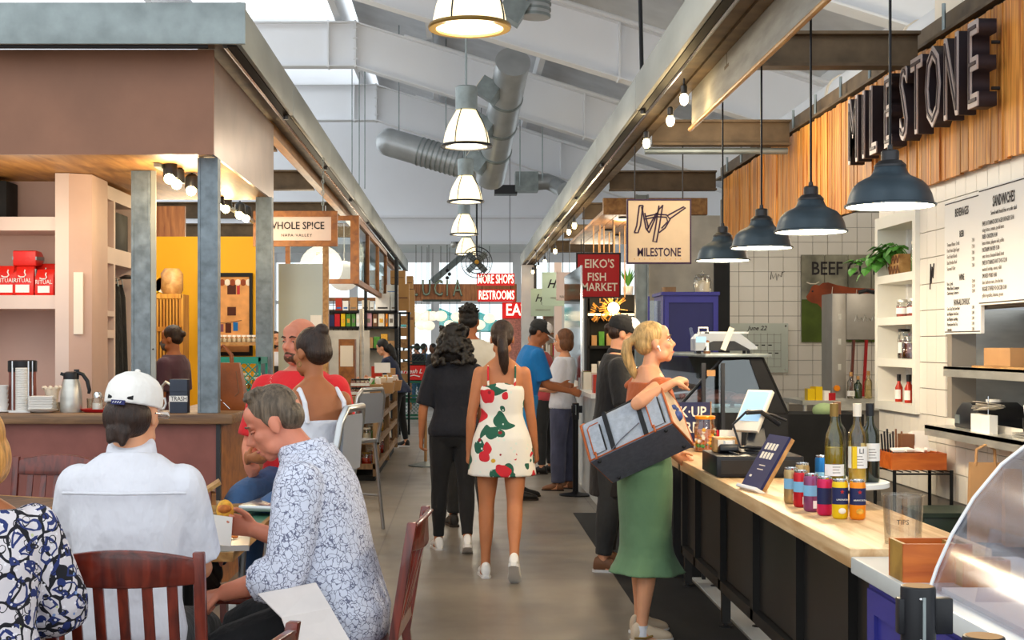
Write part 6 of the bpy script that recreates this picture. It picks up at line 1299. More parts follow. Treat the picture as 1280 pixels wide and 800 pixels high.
MB().tube([(.09,-.075,.26),(.11,-.08,.12),(.02,-.085,.03)],.004,6).build('seam','shoe_brown',t); MB().tube([(-.1,-.08,.28),(-.02,-.095,.08),(.05,-.09,.01)],.003,6).build('zip_cord','chrome',t)
# crossed shoe beside the bar
# yellow room behind the bar
yw=struct(MB().box(-4.5,-1.98,14.2,14.3,0,2.68).build('wall_yellow','yellow_wall')); MB().box(-4.5,-4.4,11.5,14.2,0,2.68).build('return_wall','yellow_wall',yw)
gw=struct(MB().box(-1.975,-1.50,14.6,14.7,0,2.42).build('wall_grey','grey_wall'))
tag(MB().box(-1.50,-1.44,14.6,14.7,0,2.9).build('door_jamb','edge_wood'),'tan wooden jamb at the end of the grey wall','jamb')
t=thing('framed_print','dark framed print of a rustic village facade on the yellow wall','picture',(0,14.17,0)); xa,xb=px(252,0,14.17).x,px(312,0,14.17).x; za,zb=px(0,440,14.17).z,px(0,346,14.17).z
M('print_wall','#d99a5c',.7,var=.25,vs_=6); b=MB().box(xa,xb,-.01,.02,za,zb).build('print','print_wall',t)
for q in ((xa-.03,xb+.03,zb,zb+.04),(xa-.03,xb+.03,za-.04,za),(xa-.03,xa,za,zb),(xb,xb+.03,za,zb)): MB().box(q[0],q[1],-.03,.02,q[2],q[3]).build('frame_bar','black_rough',t)
for k in range(9): MB().sph((xa+.05+.055*k,-.012,zb-.06),(.03,.006,.035),8,6).build('painted_roof_tile','bull' if k%2 else 'cream',b)
for x,z,w,h,c in ((.27,.60,.09,.10,'bull_dark'),(.27,.38,.09,.09,'bull_dark'),(.17,.58,.03,.13,'red_sign'),(.37,.60,.03,.14,'red_sign'),(.12,.22,.05,.09,'paper'),(.18,.21,.05,.08,'plum_print'),(.25,.20,.06,.1,'bull_dark'),(.33,.22,.05,.09,'can_blue')):
    M('plum_print','#7a4a5a',.7); MB().box(xa+x,xa+x+w,-.013,-.01,za+z,za+z+h).build('painted_detail',c,b)
MB().tube([(xa+.08,-.012,za+.31),(xa+.25,-.012,za+.30),(xa+.42,-.012,za+.33)],.003,5).build('painted_line','ink',b)
t=thing('slat_cabinet','tall wooden slatted rack beside the yellow wall','rack',(0,13.2,0)); xa,xb=px(188,0,13.2).x,px(228,0,13.2).x
for k in range(10): MB().box(xa+(xb-xa)*k/10,xa+(xb-xa)*k/10+.018,-.012,.012,.6,2.0).build('slat','lattice_wood',t)
for z in (.62,.95,1.30,1.68,2.0): MB().box(xa,xb,-.02,.03,z,z+.045).build('rail','lattice_wood',t)
MB().box(xa,xb,.25,.27,.5,2.0).build('back','shoe_brown',t); MB().box(xb-.01,xb+.01,-.02,.27,.0,2.04).build('side','lattice_wood',t); MB().box(xa-.01,xa+.01,-.02,.27,.0,2.04).build('side','lattice_wood',t)
t=thing('rolled_flags','bundle of yellow and tan rolled packs on the slatted rack','bundle',(px(208,0,13.3).x,13.32,2.046)); MB().lathe([(.09,0),(.11,.04),(.11,.20),(.07,.25)],(.05,0,0),18).build('pot','edge_wood',t,True)
for k in range(4): MB().cbox((-.10+.03*k,-.02,.06+.05*(k%2)),.14,.06,.09,0,0,R(30*k-40)).build('pack',('can_yellow','food','cream','can_orange')[k],t)
def crate(name,lab,loc,w,d,h,mat,grp=None,txt=False):
    t=thing(name,lab,'crate',loc,0,grp); e=.018
    for x in (-w/2,w/2-e): 
        for y in (-d/2,d/2-e): MB().box(x,x+e,y,y+e,0,h).build('corner_post',mat,t)
    for z in (0,h*.16,h-.05): 
        for y in (-d/2,d/2-.012): MB().box(-w/2,w/2,y,y+.012,z,z+(.05 if z>h*.5 else .028)).build('rail',mat,t)
        for x in (-w/2,w/2-.012): MB().box(x,x+.012,-d/2,d/2,z,z+(.05 if z>h*.5 else .028)).build('rail',mat,t)
    if txt: MB().box(-w/2+.01,w/2-.01,-d/2+.002,-d/2+.008,.02,h-.03).build('solid_panel',mat,t)
    else:
        for k in range(-3,9):
            for s in (1,-1):
                x0=-w/2+w*k/6; x1=x0+s*h*.8; 
                a=max(-w/2,min(w/2,x0)); b=max(-w/2,min(w/2,x1)); 
                if abs(b-a)<.03: continue
                za=.16*h+(a-x0)/(x1-x0)*h*.8; zb=.16*h+(b-x0)/(x1-x0)*h*.8
                MB().tube([(a,-d/2+.004,za),(b,-d/2+.004,zb)],.005,5).build('lattice_bar',mat,t)
    MB().box(-w/2,w/2,-d/2,d/2,0,.012).build('floor_panel',mat,t)
    return t
crate('milk_crate','teal milk crate of jars on the bar return',(px(303,0,10.6).x-.02,10.6,BT),.38,.38,.34,'crate_teal')
for i in range(8):
    food_jar((px(303,0,10.6).x-.14+.085*(i%4),10.52+.1*(i//4),BT+.02),'small lidded jar inside the teal crate, %s row' % ('front','back')[i//4],.034,.15+.03*(i//4),'food','cream',grp='jars in the teal crate',name='small_jar')
sh=tag(MB().box(px(262,0,13.9).x,px(324,0,13.9).x,13.75,14.1,px(0,428,13.9).z-.03,px(0,428,13.9).z).build('jar_shelf','edge_wood'),'wooden ledge of small jars under the framed print','shelf')
for i in range(9): food_jar((px(270+6*i,0,13.9).x,13.85,px(0,428,13.9).z),'small white-lidded jar on the ledge under the framed print',.024,.06,'cream','paper',grp='jars on the ledge',name='spice_jar')
tag(MB().box(px(205,0,14.6).x,px(240,0,14.6).x,14.22,14.28,2.681,3.0).build('timber_screen','sign_wood'),'wooden panel above the yellow wall','panel')
# WHOLE SPICE sign
t=thing('spice_sign','wood framed WHOLE SPICE sign hanging on a chain','sign',(0,13.0,0)); a,b2=px(317,308,13),px(422,264,13)
b=MB().box(a.x+.05,b2.x-.05,-.01,.01,a.z+.05,b2.z-.05).build('panel','pink_light',t)
for q in ((a.x,b2.x,b2.z-.055,b2.z),(a.x,b2.x,a.z,a.z+.055),(a.x,a.x+.06,a.z+.055,b2.z-.055),(b2.x-.06,b2.x,a.z+.055,b2.z-.055)): MB().box(q[0],q[1],-.025,.025,q[2],q[3]).build('frame_bar','frame_wood',t)
text('WHOLE SP!CE',.098,((a.x+b2.x)/2+.005,-.012,a.z+.195),FRONT,'ink',b,ext=.001,sx=.88); text('NAPA VALLEY',.038,((a.x+b2.x)/2+.01,-.012,a.z+.105),FRONT,'ink',b,ext=.001,space=1.3)
for x in (a.x+.12,b2.x-.14):
    for k in range(10): MB().tube([(x+.010*cos(q)*(k%2),.010*cos(q)*((k+1)%2),b2.z+.022+.052*k+.024*sin(q)) for q in [2*pi*i/8 for i in range(9)]],.005,5).build('chain_link','galv',t)
# hanging wood and glass partition with lanterns
t=thing('glass_partition','hanging wood framed glass partition under the left beam','partition',(0,0,0)); xc=-1.37; ya,yb2=17.4,24.2; z0,z1=2.33,3.2
def bars(lst,mat='frame_wood'):
    for q in lst: MB().box(*q).build('frame_bar',mat,t)
xf=px(357,0,ya).x
bars([(xc-.06,xc+.05,ya-.05,ya+.05,z0,z1),(xf,xc-.06,ya-.03,ya+.03,z0,z0+.06),(xf,xf+.06,ya-.03,ya+.03,z0+.06,z1),(xf,xc-.06,ya-.03,ya+.03,z1-.06,z1),(xc-.03,xc+.03,ya+.05,yb2,z0,z0+.07),(xc-.03,xc+.03,ya+.05,yb2,z1-.07,z1)])
for y in (19.6,21.9,yb2): bars([(xc-.03,xc+.03,y-.05,y+.05,z0+.07,z1-.07)])
MB().box(xf+.06,xc-.06,ya-.004,ya+.004,z0+.06,z1-.06).build('front_pane','pane',t)
for p,q in ((ya+.05,19.55),(19.65,21.85),(21.95,yb2-.05)): MB().box(xc-.004,xc+.004,p,q,z0+.07,z1-.07).build('side_pane','pane_dim',t)
bars([(-2.6,xc-.03,yb2-.03,yb2+.03,z0,z0+.06),(-2.6,-2.54,yb2-.03,yb2+.03,z0+.06,z1)])
for i,(x,y,Y,r) in enumerate(((407,332,18.6,.19),(430,345,20.4,.24))):
    p=px(x,y,Y); tt=thing('paper_lantern',('left','right, lower')[i]+' white round paper lantern behind the glass partition','lantern',p,0,'paper lanterns')
    rings=[]; 
    for k in range(15):
        q=-pi/2+pi*k/14; c=max(.12,cos(q)); rings.append([(r*c*cos(a)*(1+.012*cos(12*a)),r*c*sin(a)*(1+.012*cos(12*a)),r*.92*sin(q)) for a in [2*pi*j/48 for j in range(48)]])
    MB().loft(rings).build('shade','lantern',tt,True); MB().tube([(0,0,r*.9),(0,0,3.45-p.z)],.006,6).build('cord','paper',tt)
# ---------------------------------------------------------------- produce rack, shelves and the far hall
t=thing('produce_rack','slatted wooden produce rack along the left side of the aisle','rack',(0,0,0)); x0,x1,y0,y1=-1.62,-.945,15.4,19.8
for x in (x0,x1-.07):
    for y in (y0,17.55,y1-.07): MB().box(x,x+.07,y,y+.07,.06,.95).build('post','rack_wood',t)
for z in (.14,.42,.68,.90):
    for y in (y0,y1-.03): MB().box(x0,x1,y,y+.03,z,z+.06).build('rail','rack_wood',t)
    for x in (x0,x1-.03): MB().box(x,x+.03,y0,y1,z,z+.06).build('rail','rack_wood',t)
    MB().box(x0+.03,x1-.03,y0+.03,y1-.03,z,z+.02).build('shelf_board','rack_wood',t)
MB().box(x0+.05,x1-.05,y0+.1,y1-.1,0,.06).build('plinth','black_rough',t)
rf=random.Random(31)
n=0
for lev,z in enumerate((.16,.44,.70)):
    for k in range(4):
        r=.05+.012*rf.random(); food_jar((x0+.12+.135*k,y0+.14,z),'%s preserve jar on the %s rack shelf' % (('leftmost','second','third','rightmost')[k],('lowest','middle','upper')[lev]),r,.15,rf.choice(['food','hot_sauce','food2','cream']),rf.choice(['steel','cream','shoe_gold']),grp='preserve jars on the rack front',name='preserve_jar')
for lev,z in enumerate((.16,.44,.70)):
    for k in range(5): food_jar((x1-.12,y0+.6+.75*k,z),'preserve jar %s along the aisle side of the %s rack shelf' % (('first','second','third','fourth','fifth')[k],('lowest','middle','upper')[lev]),.055,.16,rf.choice(['food','hot_sauce','food2','leaf']),'cream',grp='preserve jars on the rack side',name='preserve_jar')
for i,(x,Y) in enumerate(((462,15.9),(478,16.6),(488,17.6))):
    X=px(x,0,Y).x; tt=thing('wicker_basket','%s wicker basket of packets on the produce rack' % ('near','middle','far')[i],'basket',(X,Y,.96)); MB().loft([[(sx*.15*k,sy*.16*k,z) for sx,sy in ((-1,-1),(1,-1),(1,1),(-1,1))] for z,k in ((0,.85),(.13,1))]).build('weave','kraft',tt)
    for k in range(7): MB().cbox((rf.uniform(-.1,.1),rf.uniform(-.1,.1),.15),.07,.02,.10,rf.uniform(0,3),R(rf.uniform(-30,30))).build('packet',rf.choice(['cream','paper','leaf','food','hot_sauce']),tt)
for i in range(8): food_jar((px(442+5.5*(i%4),0,15.6).x,15.62,.96+.10*(i//4)),'small dark-lidded preserve jar stacked at the near end of the rack, %s tier' % ('lower','upper')[i//4],.032,.085,'hot_sauce','black_plastic',grp='stacked preserve jars',name='jam_jar',label='paper')
t=thing('price_card','white price card on a stake above the baskets','card',(px(478,0,17.1).x,17.1,.96)); MB().cbox((0,0,.30),.20,.01,.13,.2,R(-15)).build('card','paper',t); MB().cyl((0,.01,0),(0,.01,.30),.006,n=6).build('stake','edge_wood',t)
tag(MB().cbox((px(489,0,18).x,18.0,1.101),.11,.10,.28).build('paper_sack','kraft'),'kraft sack standing on the rack','sack'); tag(MB().cbox((px(471,0,18.3).x,18.3,1.111),.14,.1,.30).build('red_box','hot_sauce'),'dark red box standing on the rack','box')
# book and tea shelves
t=thing('tea_rack','black metal rack of tea and coffee boxes','rack',(0,22.5,0)); xa,xb=px(402,0,22.5).x,px(497,0,22.5).x; zl=[px(0,435,22.5).z,px(0,408,22.5).z,px(0,388,22.5).z]
for x in (xa,px(455,0,22.5).x,xb-.05): MB().box(x,x+.05,0,.05,0,3.0).build('post','black_metal' if x>xa+.1 else 'cream',t)
MB().box(xb-.05,xb,.35,.40,0,3.0).build('post','black_metal',t)
for z in zl: MB().box(xa,xb,0,.40,z-.035,z).build('shelf_board','black_metal',t)
MB().box(xa,xb,.41,.43,0,2.15).build('back_panel','plaster',t)
for k in range(12): MB().cyl((xa,.38,.9+k*.12),(px(452,0,22.5).x,.38,.9+k*.12),.006,n=5).build('grid_wire','black_metal',t)
for k in range(8): MB().cyl((xa+.08*k,.38,.9),(xa+.08*k,.38,2.3),.006,n=5).build('grid_wire','black_metal',t)
cs=[('can_yellow','yellow'),('leaf','green'),('leaf','pale green'),('paper','white-blue'),('hot_sauce','rust'),('sole','pink'),('shoe_brown','brown'),('cream','lemon-patterned'),('can_orange','orange'),('paper','white'),('stone','grey-white')]
M('tea_pink','#cf9aa8',.6)
x=426
for i,(c,nm) in enumerate(cs):
    w=(5.5,6,5,4,6,8,6,8,3,7,5)[i]; X=px(x,0,22.5).x; W=w/F*22.5*.92; b=tag(MB().box(X,X+W,.05+22.5,.25+22.5,zl[1],zl[1]+rf.uniform(.20,.23)).build('tea_box','tea_pink' if nm=='pink' else c),nm+' tea box on the middle rack shelf','box','tea boxes on the rack'); MB().box(X+W*.2,X+W*.8,22.545,22.551,zl[1]+.06,zl[1]+.13).build('printed_panel',rf.choice(['cream','ink_soft','food']),b); x+=w+.9
for i,(x,w,h,c,nm) in enumerate(((419,8,.20,'hot_sauce','red patterned'),(428,7,.16,'paper','pale green white'),(437,9,.22,'kraft','brown kraft'),(452,9,.17,'cream','cream'),(462,5,.15,'stone','narrow white'),(469,18,.28,'paper','wide white and blue'),(488,9,.27,'stone','white bird-print'))):
    X=px(x,0,22.5).x; W=w/F*22.5; b=tag(MB().box(X,X+W,22.55,22.8,zl[2],zl[2]+h).build('coffee_carton',c),nm+' carton on the top rack shelf','carton','cartons on the rack'); MB().box(X+W*.15,X+W*.85,22.545,22.551,zl[2]+.03,zl[2]+.055).build('printed_band',rf.choice(['can_blue','ink_soft','ink']),b)
for i,(x0,x1,y0,y1,Y,lab) in enumerate(((483,497,356,372,22.6,'white and blue carton stacked on the wide carton'),(488,506,338,355,23.4,'upper brown cardboard carton atop the rack'),(497,511,355,388,23.4,'tall brown cardboard carton beside the rack'),(508,516,345,361,28.45,'top far brown carton near the beam end'),(508,518,362,431,28.45,'tall far brown carton standing on the crates'))):
    a,b2=px(x0,y1,Y),px(x1,y0,Y); b=tag(MB().box(a.x,b2.x,Y,Y+.35,a.z,b2.z).build('carton','cardboard' if i else 'paper'),lab,'carton','storage cartons'); MB().box(a.x+.02,b2.x-.02,Y-.004,Y,lerp(a.z,b2.z,.45),lerp(a.z,b2.z,.5)).build('tape','shoe_brown' if i else 'can_blue',b)
tt=thing('carton_rack','tall open rack carrying the cardboard cartons','rack',(0,23.4,0)); a=px(498,390,23.4); MB().box(a.x,a.x+.20,0,.4,a.z-.03,a.z).build('shelf_board','black_metal',tt)
for x in (a.x,a.x+.16): MB().box(x,x+.04,0,.04,0,a.z).build('post','black_metal',tt)
for k in range(6): MB().box(a.x+.01,a.x+.19,.02,.3,.9+.20*k,.9+.20*k+.15).build('stacked_tray',('kraft','edge_wood')[k%2],tt)
tag(MB().box(-2.4,px(462,0,21).x,21,21.05,0.05,px(0,409,21).z).build('kraft_banner','plaster'),'tan wrapped panel under the tea rack','panel'); COL.objects['kraft_banner'].location.z=-.05
tt=thing('grinder_cabinet','wooden bin and jar cabinet behind the white-top woman','cabinet',(px(440,0,17).x,17.0,0)); MB().box(-.18,.18,-.1,.2,0,1.05).build('base','rack_wood',tt); MB().box(-.16,.04,-.08,.18,1.05,1.62).build('case','frame_wood',tt); MB().box(-.14,.02,-.084,-.08,1.28,1.54).build('paper_sheet','cream',tt); MB().cyl((.12,0,1.05),(.12,0,2.0),.03,n=10).build('pole','steel',tt)
tag(MB().box(px(388,0,14.58).x,px(402,0,14.58).x,14.58,14.599,px(0,411,14.58).z,px(0,394,14.58).z).build('clipboard','paper'),'white paper sheet hanging by the grey wall','paper')
nm='first second third fourth fifth sixth seventh eighth ninth tenth'.split()
for i in range(10):
    X=px(404+9*i,0,22.5).x; hh=rf.uniform(.12,.26); tag(MB().box(X,X+.105,22.55,22.75,zl[0],zl[0]+hh).build('goods_pack',rf.choice(['kraft','cream','leaf','hot_sauce','frame_wood','paper','food'])),nm[i]+' goods pack from the left on the lowest tea rack shelf','packet','goods on the lowest tea rack shelf')
for i in range(3):
    X=px(404+7*i,0,22.5).x; tag(MB().box(X,X+.085,22.55,22.75,zl[1],zl[1]+.17+.02*i).build('goods_pack',('crate_green','navy','can_red')[i]),('green','navy','red')[i]+' pack at the left end of the middle tea rack shelf','packet','left packs on the tea rack')
# crates
for i,(z,h,c,lab) in enumerate(((0,.40,'crate_green','lowest green crate of the stack by the aisle end'),(.405,.40,'crate_green','second green crate of the aisle stack'),(.81,.31,'crate_red','red lettered crate in the aisle stack'),(1.125,.40,'crate_dark','topmost dark green crate of the aisle stack'))):
    cr=crate('milk_crate',lab,(px(518,0,28.4).x,28.4,z),.47,.42,h,c,'stacked milk crates',c=='crate_red')
    if c=='crate_red': text('Fresh L',.13,(-.03,-.216,.19),FRONT,'paper',cr,'script_logo',.001,shear=.3); MB().tube([(-.14,-.216,.08),(0,-.216,.11),(.12,-.216,.08)],.012,6).build('painted_swash','paper',cr)
# Lucia board and signs
t=thing('lucia_sign','wood board with green LUCIA letters at the hall end','sign',(0,32.5,0)); a,b2=px(510,376,32.5),px(646,355,32.5)
for k in range(26):
    w=(b2.x-a.x)/26; MB().box(a.x+w*k+.004,a.x+w*(k+1)-.004,-.02,.02,a.z,b2.z).build('board','sign_wood',t)
MB().box(a.x,b2.x,.021,.05,a.z,b2.z).build('backing','sign_wood',t)
M('lucia_green','#8a9a84',.5); M('lucia_dark','#36403a',.5)
for x in (a.x+.05,b2.x-.05): MB().box(x-.04,x+.04,.05,.12,0,b2.z).build('post','sign_wood',t)
for ch,x in zip('LUCIA',(518,533,548,559,572)):
    l=text(ch,.54,(px(x,0,32.4).x,-.06,px(0,361,32.4).z),FRONT,'lucia_dark',t,'letter',.03,.62,1); text(ch,.54,(0,0,.034),(0,0,0),'lucia_green',l,'face',.004,.62,1,off=-.012)
MB().box(px(528,0,32.4).x,px(576,0,32.4).x,-.08,-.02,a.z-.02,a.z+.03).build('letter_rail','lucia_dark',t)
for i,(s,y0,y1,x0,x1) in enumerate((('MORE SHOPS',342,357,596,643),('RESTROOMS',362,377,597,644))):
    Y=30.2; a,b2=px(x0,y1,Y),px(x1,y0,Y); t=thing('neon_sign','red lit '+s+' sign at the hall end','sign',(0,Y,0),0,'red hall signs'); b=MB().box(a.x,b2.x,-.04,.04,a.z,b2.z).build('box','neon_red',t); text(s,.27,((a.x+b2.x)/2,-.043,(a.z+b2.z)/2),FRONT,'neon_white',b,ext=.002,sx=.50 if i==0 else .52,sy=1.02)
    for x in (a.x+.1,b2.x-.1): MB().cyl((x,0,b2.z),(x,0,gz(0)+.3 if i==0 else b2.z+.1),.008,n=6).build('hanger','dark_steel',t)
t=thing('eat_sign','tall red EAT panel on a brick pier behind the column','sign',(0,31.6,0)); a,b2=px(628,460,31.6),px(662,378,31.6); pr=MB().box(a.x,b2.x,0,.3,0,b2.z).build('pier','brick_pink',t)
for r in range(28):
    for c in range(4): MB().box(a.x+.155*c+(.07 if r%2 else 0)+.004,min(b2.x,a.x+.155*(c+1)+(.07 if r%2 else 0))-.006,-.012,0,.06+.075*r,.06+.075*r+.066).build('brick','brick_pink',pr)
MB().box(a.x,b2.x-.02,-.03,-.012,px(0,398,31.6).z,b2.z).build('red_panel','neon_red',t); text('EAT',.38,(a.x+.34,-.034,px(0,388,31.6).z),FRONT,'neon_white',t,ext=.002,sx=.8)
t=thing('end_column','pale square column where the right aisle beam ends','column',(0,30.8,0)); MB().box(1.34,1.62,0,.3,0,3.36).build('shaft','stone',t); MB().box(1.62,1.68,-.02,.32,0,3.36).build('edge_angle','dark_steel',t)
t=thing('exit_sign','small red EXIT sign on the end wall','sign',(px(586,0,35.8).x,35.82,px(0,250,35.8).z)); b=MB().box(-.22,.22,-.03,.0,-.1,.1).build('box','paper',t); text('EXIT',.20,(0,-.033,0),FRONT,'neon_red',b,ext=.002)
t=thing('twin_spots','twin emergency floodlights under the end wall','lamp',(0,35.78,0))
for x in (567,575): MB().sph(px(x,306,35.78)-V((0,35.78,0)),.085,12,8).build('flood_head','steel',t,True)
MB().box(px(564,0,35.5).x,px(578,0,35.5).x,-.02,.075,4.2,4.26).build('bracket','dark_steel',t)
t=thing('cage_fan','large round cage fan hanging at the hall end','fan',px(596,328,30)); r=.34
for q in (-.07,.07): 
    for rr in (r,r*.72,r*.45,r*.2): MB().tube([(rr*cos(a),q*(1-.5*rr/r)*2,rr*sin(a)) for a in [2*pi*k/28 for k in range(29)]],.006,5).build('cage_ring','dark_steel',t)
for k in range(16): a=2*pi*k/16; MB().tube([(.05*cos(a),-.13,.05*sin(a)),(r*.7*cos(a),-.10,r*.7*sin(a)),(r*cos(a),-.03,r*sin(a))],.004,5).build('cage_spoke','dark_steel',t)
for k in range(4):
    a=pi/4+pi*k/2; m=Matrix.Rotation(-a,4,'Y') @ Matrix.Rotation(R(25),4,'X'); MB().box(.04,r*.85,-.004,.004,-.07,.07,m).build('blade','galv',t)
MB().cyl((0,.02,0),(0,.20,0),.07,n=14).build('motor','dark_steel',t,True); MB().sph((0,-.13,0),.05,12,8).build('hub','food',t,True); MB().cyl((0,.1,.05),(0,.1,2.2),.02,n=8).build('hang_pole','black_metal',t)
tag(MB().box(-2.2,-1.95,39.2,39.3,0,4.25).build('far_post','white_paint'),'white post in the far room left of the fan','post')
t=thing('diagonal_brace','pale diagonal steel brace in the far room','brace',(0,38.5,0)); MB().tube([px(540,352,38.5)-V((0,38.5,0)),px(583,316,38.5)-V((0,38.5,0))],.09,8).build('strut','galv',t)
t=thing('globe_cluster_stem','small dark ball joint pendant above the Lucia board','fitting',px(559,338,36.6)); 
for dz,dx in ((0,0),(-.1,.06),(-.2,0)): MB().sph((dx,0,dz),.05,10,8).build('ball','dark_steel',t,True)
MB().cyl((0,0,0),(0,0,4.252-px(559,338,36.6).z),.01,n=6).build('stem','dark_steel',t)
for i,(x,y,r) in enumerate(((520,396,.15),(527,406,.16),(534,395,.16),(541,395,.15),(536,407,.15),(551,395,.16),(562,406,.14),(571,396,.15),(599,406,.15),(612,398,.15))):
    p=px(x,y,36.6+.55*(i%4)); t=thing('globe_lamp','%s glowing globe lamp in the far room' % ('first second third fourth fifth sixth seventh eighth ninth tenth'.split()[i]+' from the left'),'globe lamp',p,0,'globe lamps'); MB().sph((0,0,0),(r*1.1,r*1.1,r*.9),16,10).build('globe','globe',t,True); MB().cyl((0,0,r*.85),(0,0,4.252-p.z),.008,n=6).build('cord','dark_steel',t)
t=thing('parasol','teal market parasol outside the far windows','parasol',(px(545,0,43).x,43,0)); MB().loft([[(1.5*cos(a)*k,1.5*sin(a)*k,z) for a in [2*pi*j/8 for j in range(8)]] for k,z in ((1,2.15),(1,2.12),(.02,2.75))]).build('canopy','umbrella',t); MB().cyl((0,0,0),(0,0,2.7),.03,n=8).build('pole','paper',t)
t=thing('parasol','smaller teal parasol outside behind the walking pair','parasol',(px(600,0,44).x,44,0)); MB().loft([[(1.3*cos(a)*k,1.3*sin(a)*k,z) for a in [2*pi*j/8 for j in range(8)]] for k,z in ((1,2.0),(1,1.97),(.02,2.6))]).build('canopy','umbrella',t); MB().cyl((0,0,0),(0,0,2.5),.03,n=8).build('pole','paper',t)
t=thing('far_table','round white table among the diners','table',(px(533,0,35.6).x,35.6,0)); MB().lathe([(.55,.74),(.55,.77),(.01,.77)],n=24).build('top','white_plastic',t); MB().cyl((0,0,.02),(0,0,.74),.04,n=10).build('stem','steel',t); MB().lathe([(.28,0),(.28,.02),(.04,.04)],n=18).build('base','steel',t)
t=thing('far_chair','pale blue chair beside the far diners','chair',(px(537,0,34.9).x,34.9,0)); M('pale_blue','#9fb6d9',.5); MB().box(-.2,.2,-.2,.2,.44,.47).build('seat','pale_blue',t)
for x in (-.19,.16): 
    for y in (-.19,.16): MB().box(x,x+.03,y,y+.03,0,.44 if y>0 else .84).build('leg','pale_blue',t)
for k in range(3): MB().box(-.19,.19,-.19,-.17,.55+.11*k,.61+.11*k).build('back_slat','pale_blue',t)
t=thing('sign_base','low grey metal sign base on the aisle floor','base',(px(532,0,17.4).x,17.4,0)); MB().lathe([(.22,0),(.22,.015),(.06,.05),(.03,.06)],n=24).build('disc','galv',t,True); MB().cyl((0,0,.05),(0,0,.9),.02,n=10).build('pole','kraft',t)
# stalls beyond the counter on the right
def hang_sign(name,lab,x0,x1,y0,y1,Y,face,frame,lines,rod=True):
    a,b2=px(x0,y1,Y),px(x1,y0,Y); t=thing(name,lab,'sign',(0,Y,0)); b=MB().box(a.x,b2.x,-.012,.012,a.z,b2.z).build('panel',face,t)
    for q in ((a.x-.01,b2.x+.01,b2.z,b2.z+.02),(a.x-.01,b2.x+.01,a.z-.02,a.z),(a.x-.02,a.x,a.z-.02,b2.z+.02),(b2.x,b2.x+.02,a.z-.02,b2.z+.02)): MB().box(q[0],q[1],-.016,.016,q[2],q[3]).build('frame_bar',frame,t)
    for s,sz,fx,fz,m,sx,sh in lines: text(s,sz,(lerp(a.x,b2.x,fx),-.014,lerp(a.z,b2.z,fz)),FRONT,m,b,ext=.001,sx=sx,shear=sh)
    for x in (a.x+.08,b2.x-.08): MB().cyl((x,0,b2.z+.02),(x,0,3.3),.006,n=5).build('hanger','dark_steel',t)
    return t,a,b2
M('mint','#c3d6bf',.6); M('orange_disc','#c4511f',.6); M('pale_pink','#eed9d2',.6); M('dark_frame','#2a1f1c',.5)
hang_sign('market_sign',"red EIKO'S FISH MARKET sign with cream letters",722,774,318,371,17.3,'red_sign','dark_frame',[("EIKO'S",.155,.52,.77,'cream',.86,0),('FISH',.145,.46,.46,'cream',.9,0),('MARKET',.145,.52,.22,'cream',.84,0)])
t,a,b2=hang_sign('bookshop_sign','white NAPA BOOKMINE sign with an orange monogram disc',697,733,342,374,20.5,'pale_pink','pale_pink',[('NAPA BOOKMINE',.058,.5,.09,'ink_soft',.8,0)]); c=V((lerp(a.x,b2.x,.49),-.016,lerp(a.z,b2.z,.58))); MB().cyl(c,c+V((0,-.004,0)),.085,n=24).build('disc','orange_disc',t); text('NB',.10,(c.x,-.022,c.z),FRONT,'pale_pink',t,'monogram',.0005,.8)
hang_sign('greens_sign','near mint green sign with script lettering and star',679,718,342,381,22.3,'mint','mint',[('Hu',.20,.33,.66,'ink',.9,.4),('*',.16,.5,.38,'ink',1,0),('ORGANIC JUICE',.038,.5,.22,'ink_soft',1,0)])
hang_sign('greens_sign','farther mint green sign with script lettering and star',665,692,362,394,25.5,'mint','mint',[('Hu',.2,.4,.66,'ink',.9,.4),('*',.16,.5,.4,'ink',1,0),('ORGANIC JUICE',.038,.5,.2,'ink_soft',1,0)])
t=thing('glass_screen','upright reflective glass screen along the aisle','glass screen',(1.255,0,0)); MB().box(-.004,.004,14.35,16.7,1.16,2.385).build('pane','mirror_pane',t); MB().box(-.01,.01,14.33,14.35,1.0,2.39).build('edge','chrome',t)
for y in (14.5,16.5): MB().box(-.02,.02,y-.04,y+.04,1.08,1.2).build('clamp','steel',t)
t=thing('oyster_counter','fish stall counter with curved glass ends','counter',(0,0,0)); MB().box(1.30,1.74,13.0,17.0,0,1.04).build('base','stone',t); MB().box(1.22,1.76,12.9,17.1,1.04,1.08).build('top','stone',t)
pr=[(1.20,.55),(1.22,.8),(1.27,1.0),(1.36,1.18),(1.5,1.30),(1.60,1.34)]
MB().loft([[(x,y,z) for x,z in pr]+[(x+.006,y,z-.004) for x,z in reversed(pr)] for y in (12.4,12.88)]).build('curved_glass','pane_dim',t,True); MB().tube([(x,12.4,z) for x,z in pr],.012,6).build('glass_rail','chrome',t,True); MB().box(1.30,1.62,12.42,12.98,0,.5).build('case_base','steel',t)
for i in range(9): tag(MB().cbox((1.32+.03*(i%3),13.3+.36*i,1.08+.09),.09,.12,.18).build('counter_pack',('hot_sauce','paper','kraft','cream','leaf')[i%5]),'%s pack along the fish stall counter' % ('first second third fourth fifth sixth seventh eighth ninth'.split()[i]),'packet','packs on the fish counter')
t=thing('stall_shelves','dark shelves of goods behind the fish stall','shelving',(0,18.2,0)); xa,xb=px(735,0,18.2).x,px(815,0,18.2).x
for z in (1.1,1.5,1.9): MB().box(xa,xb,0,.35,z,z+.04).build('shelf_board','black_rough',t)
MB().box(xa,xb,.35,.38,0,2.2).build('back','panel_black',t); MB().box(xa,xb,0,.35,2.0,2.22).build('header','black_rough',t)
for x in (xa,xb): MB().box(x-.02,x+.02,0,.35,0,2.2).build('side','black_rough',t)
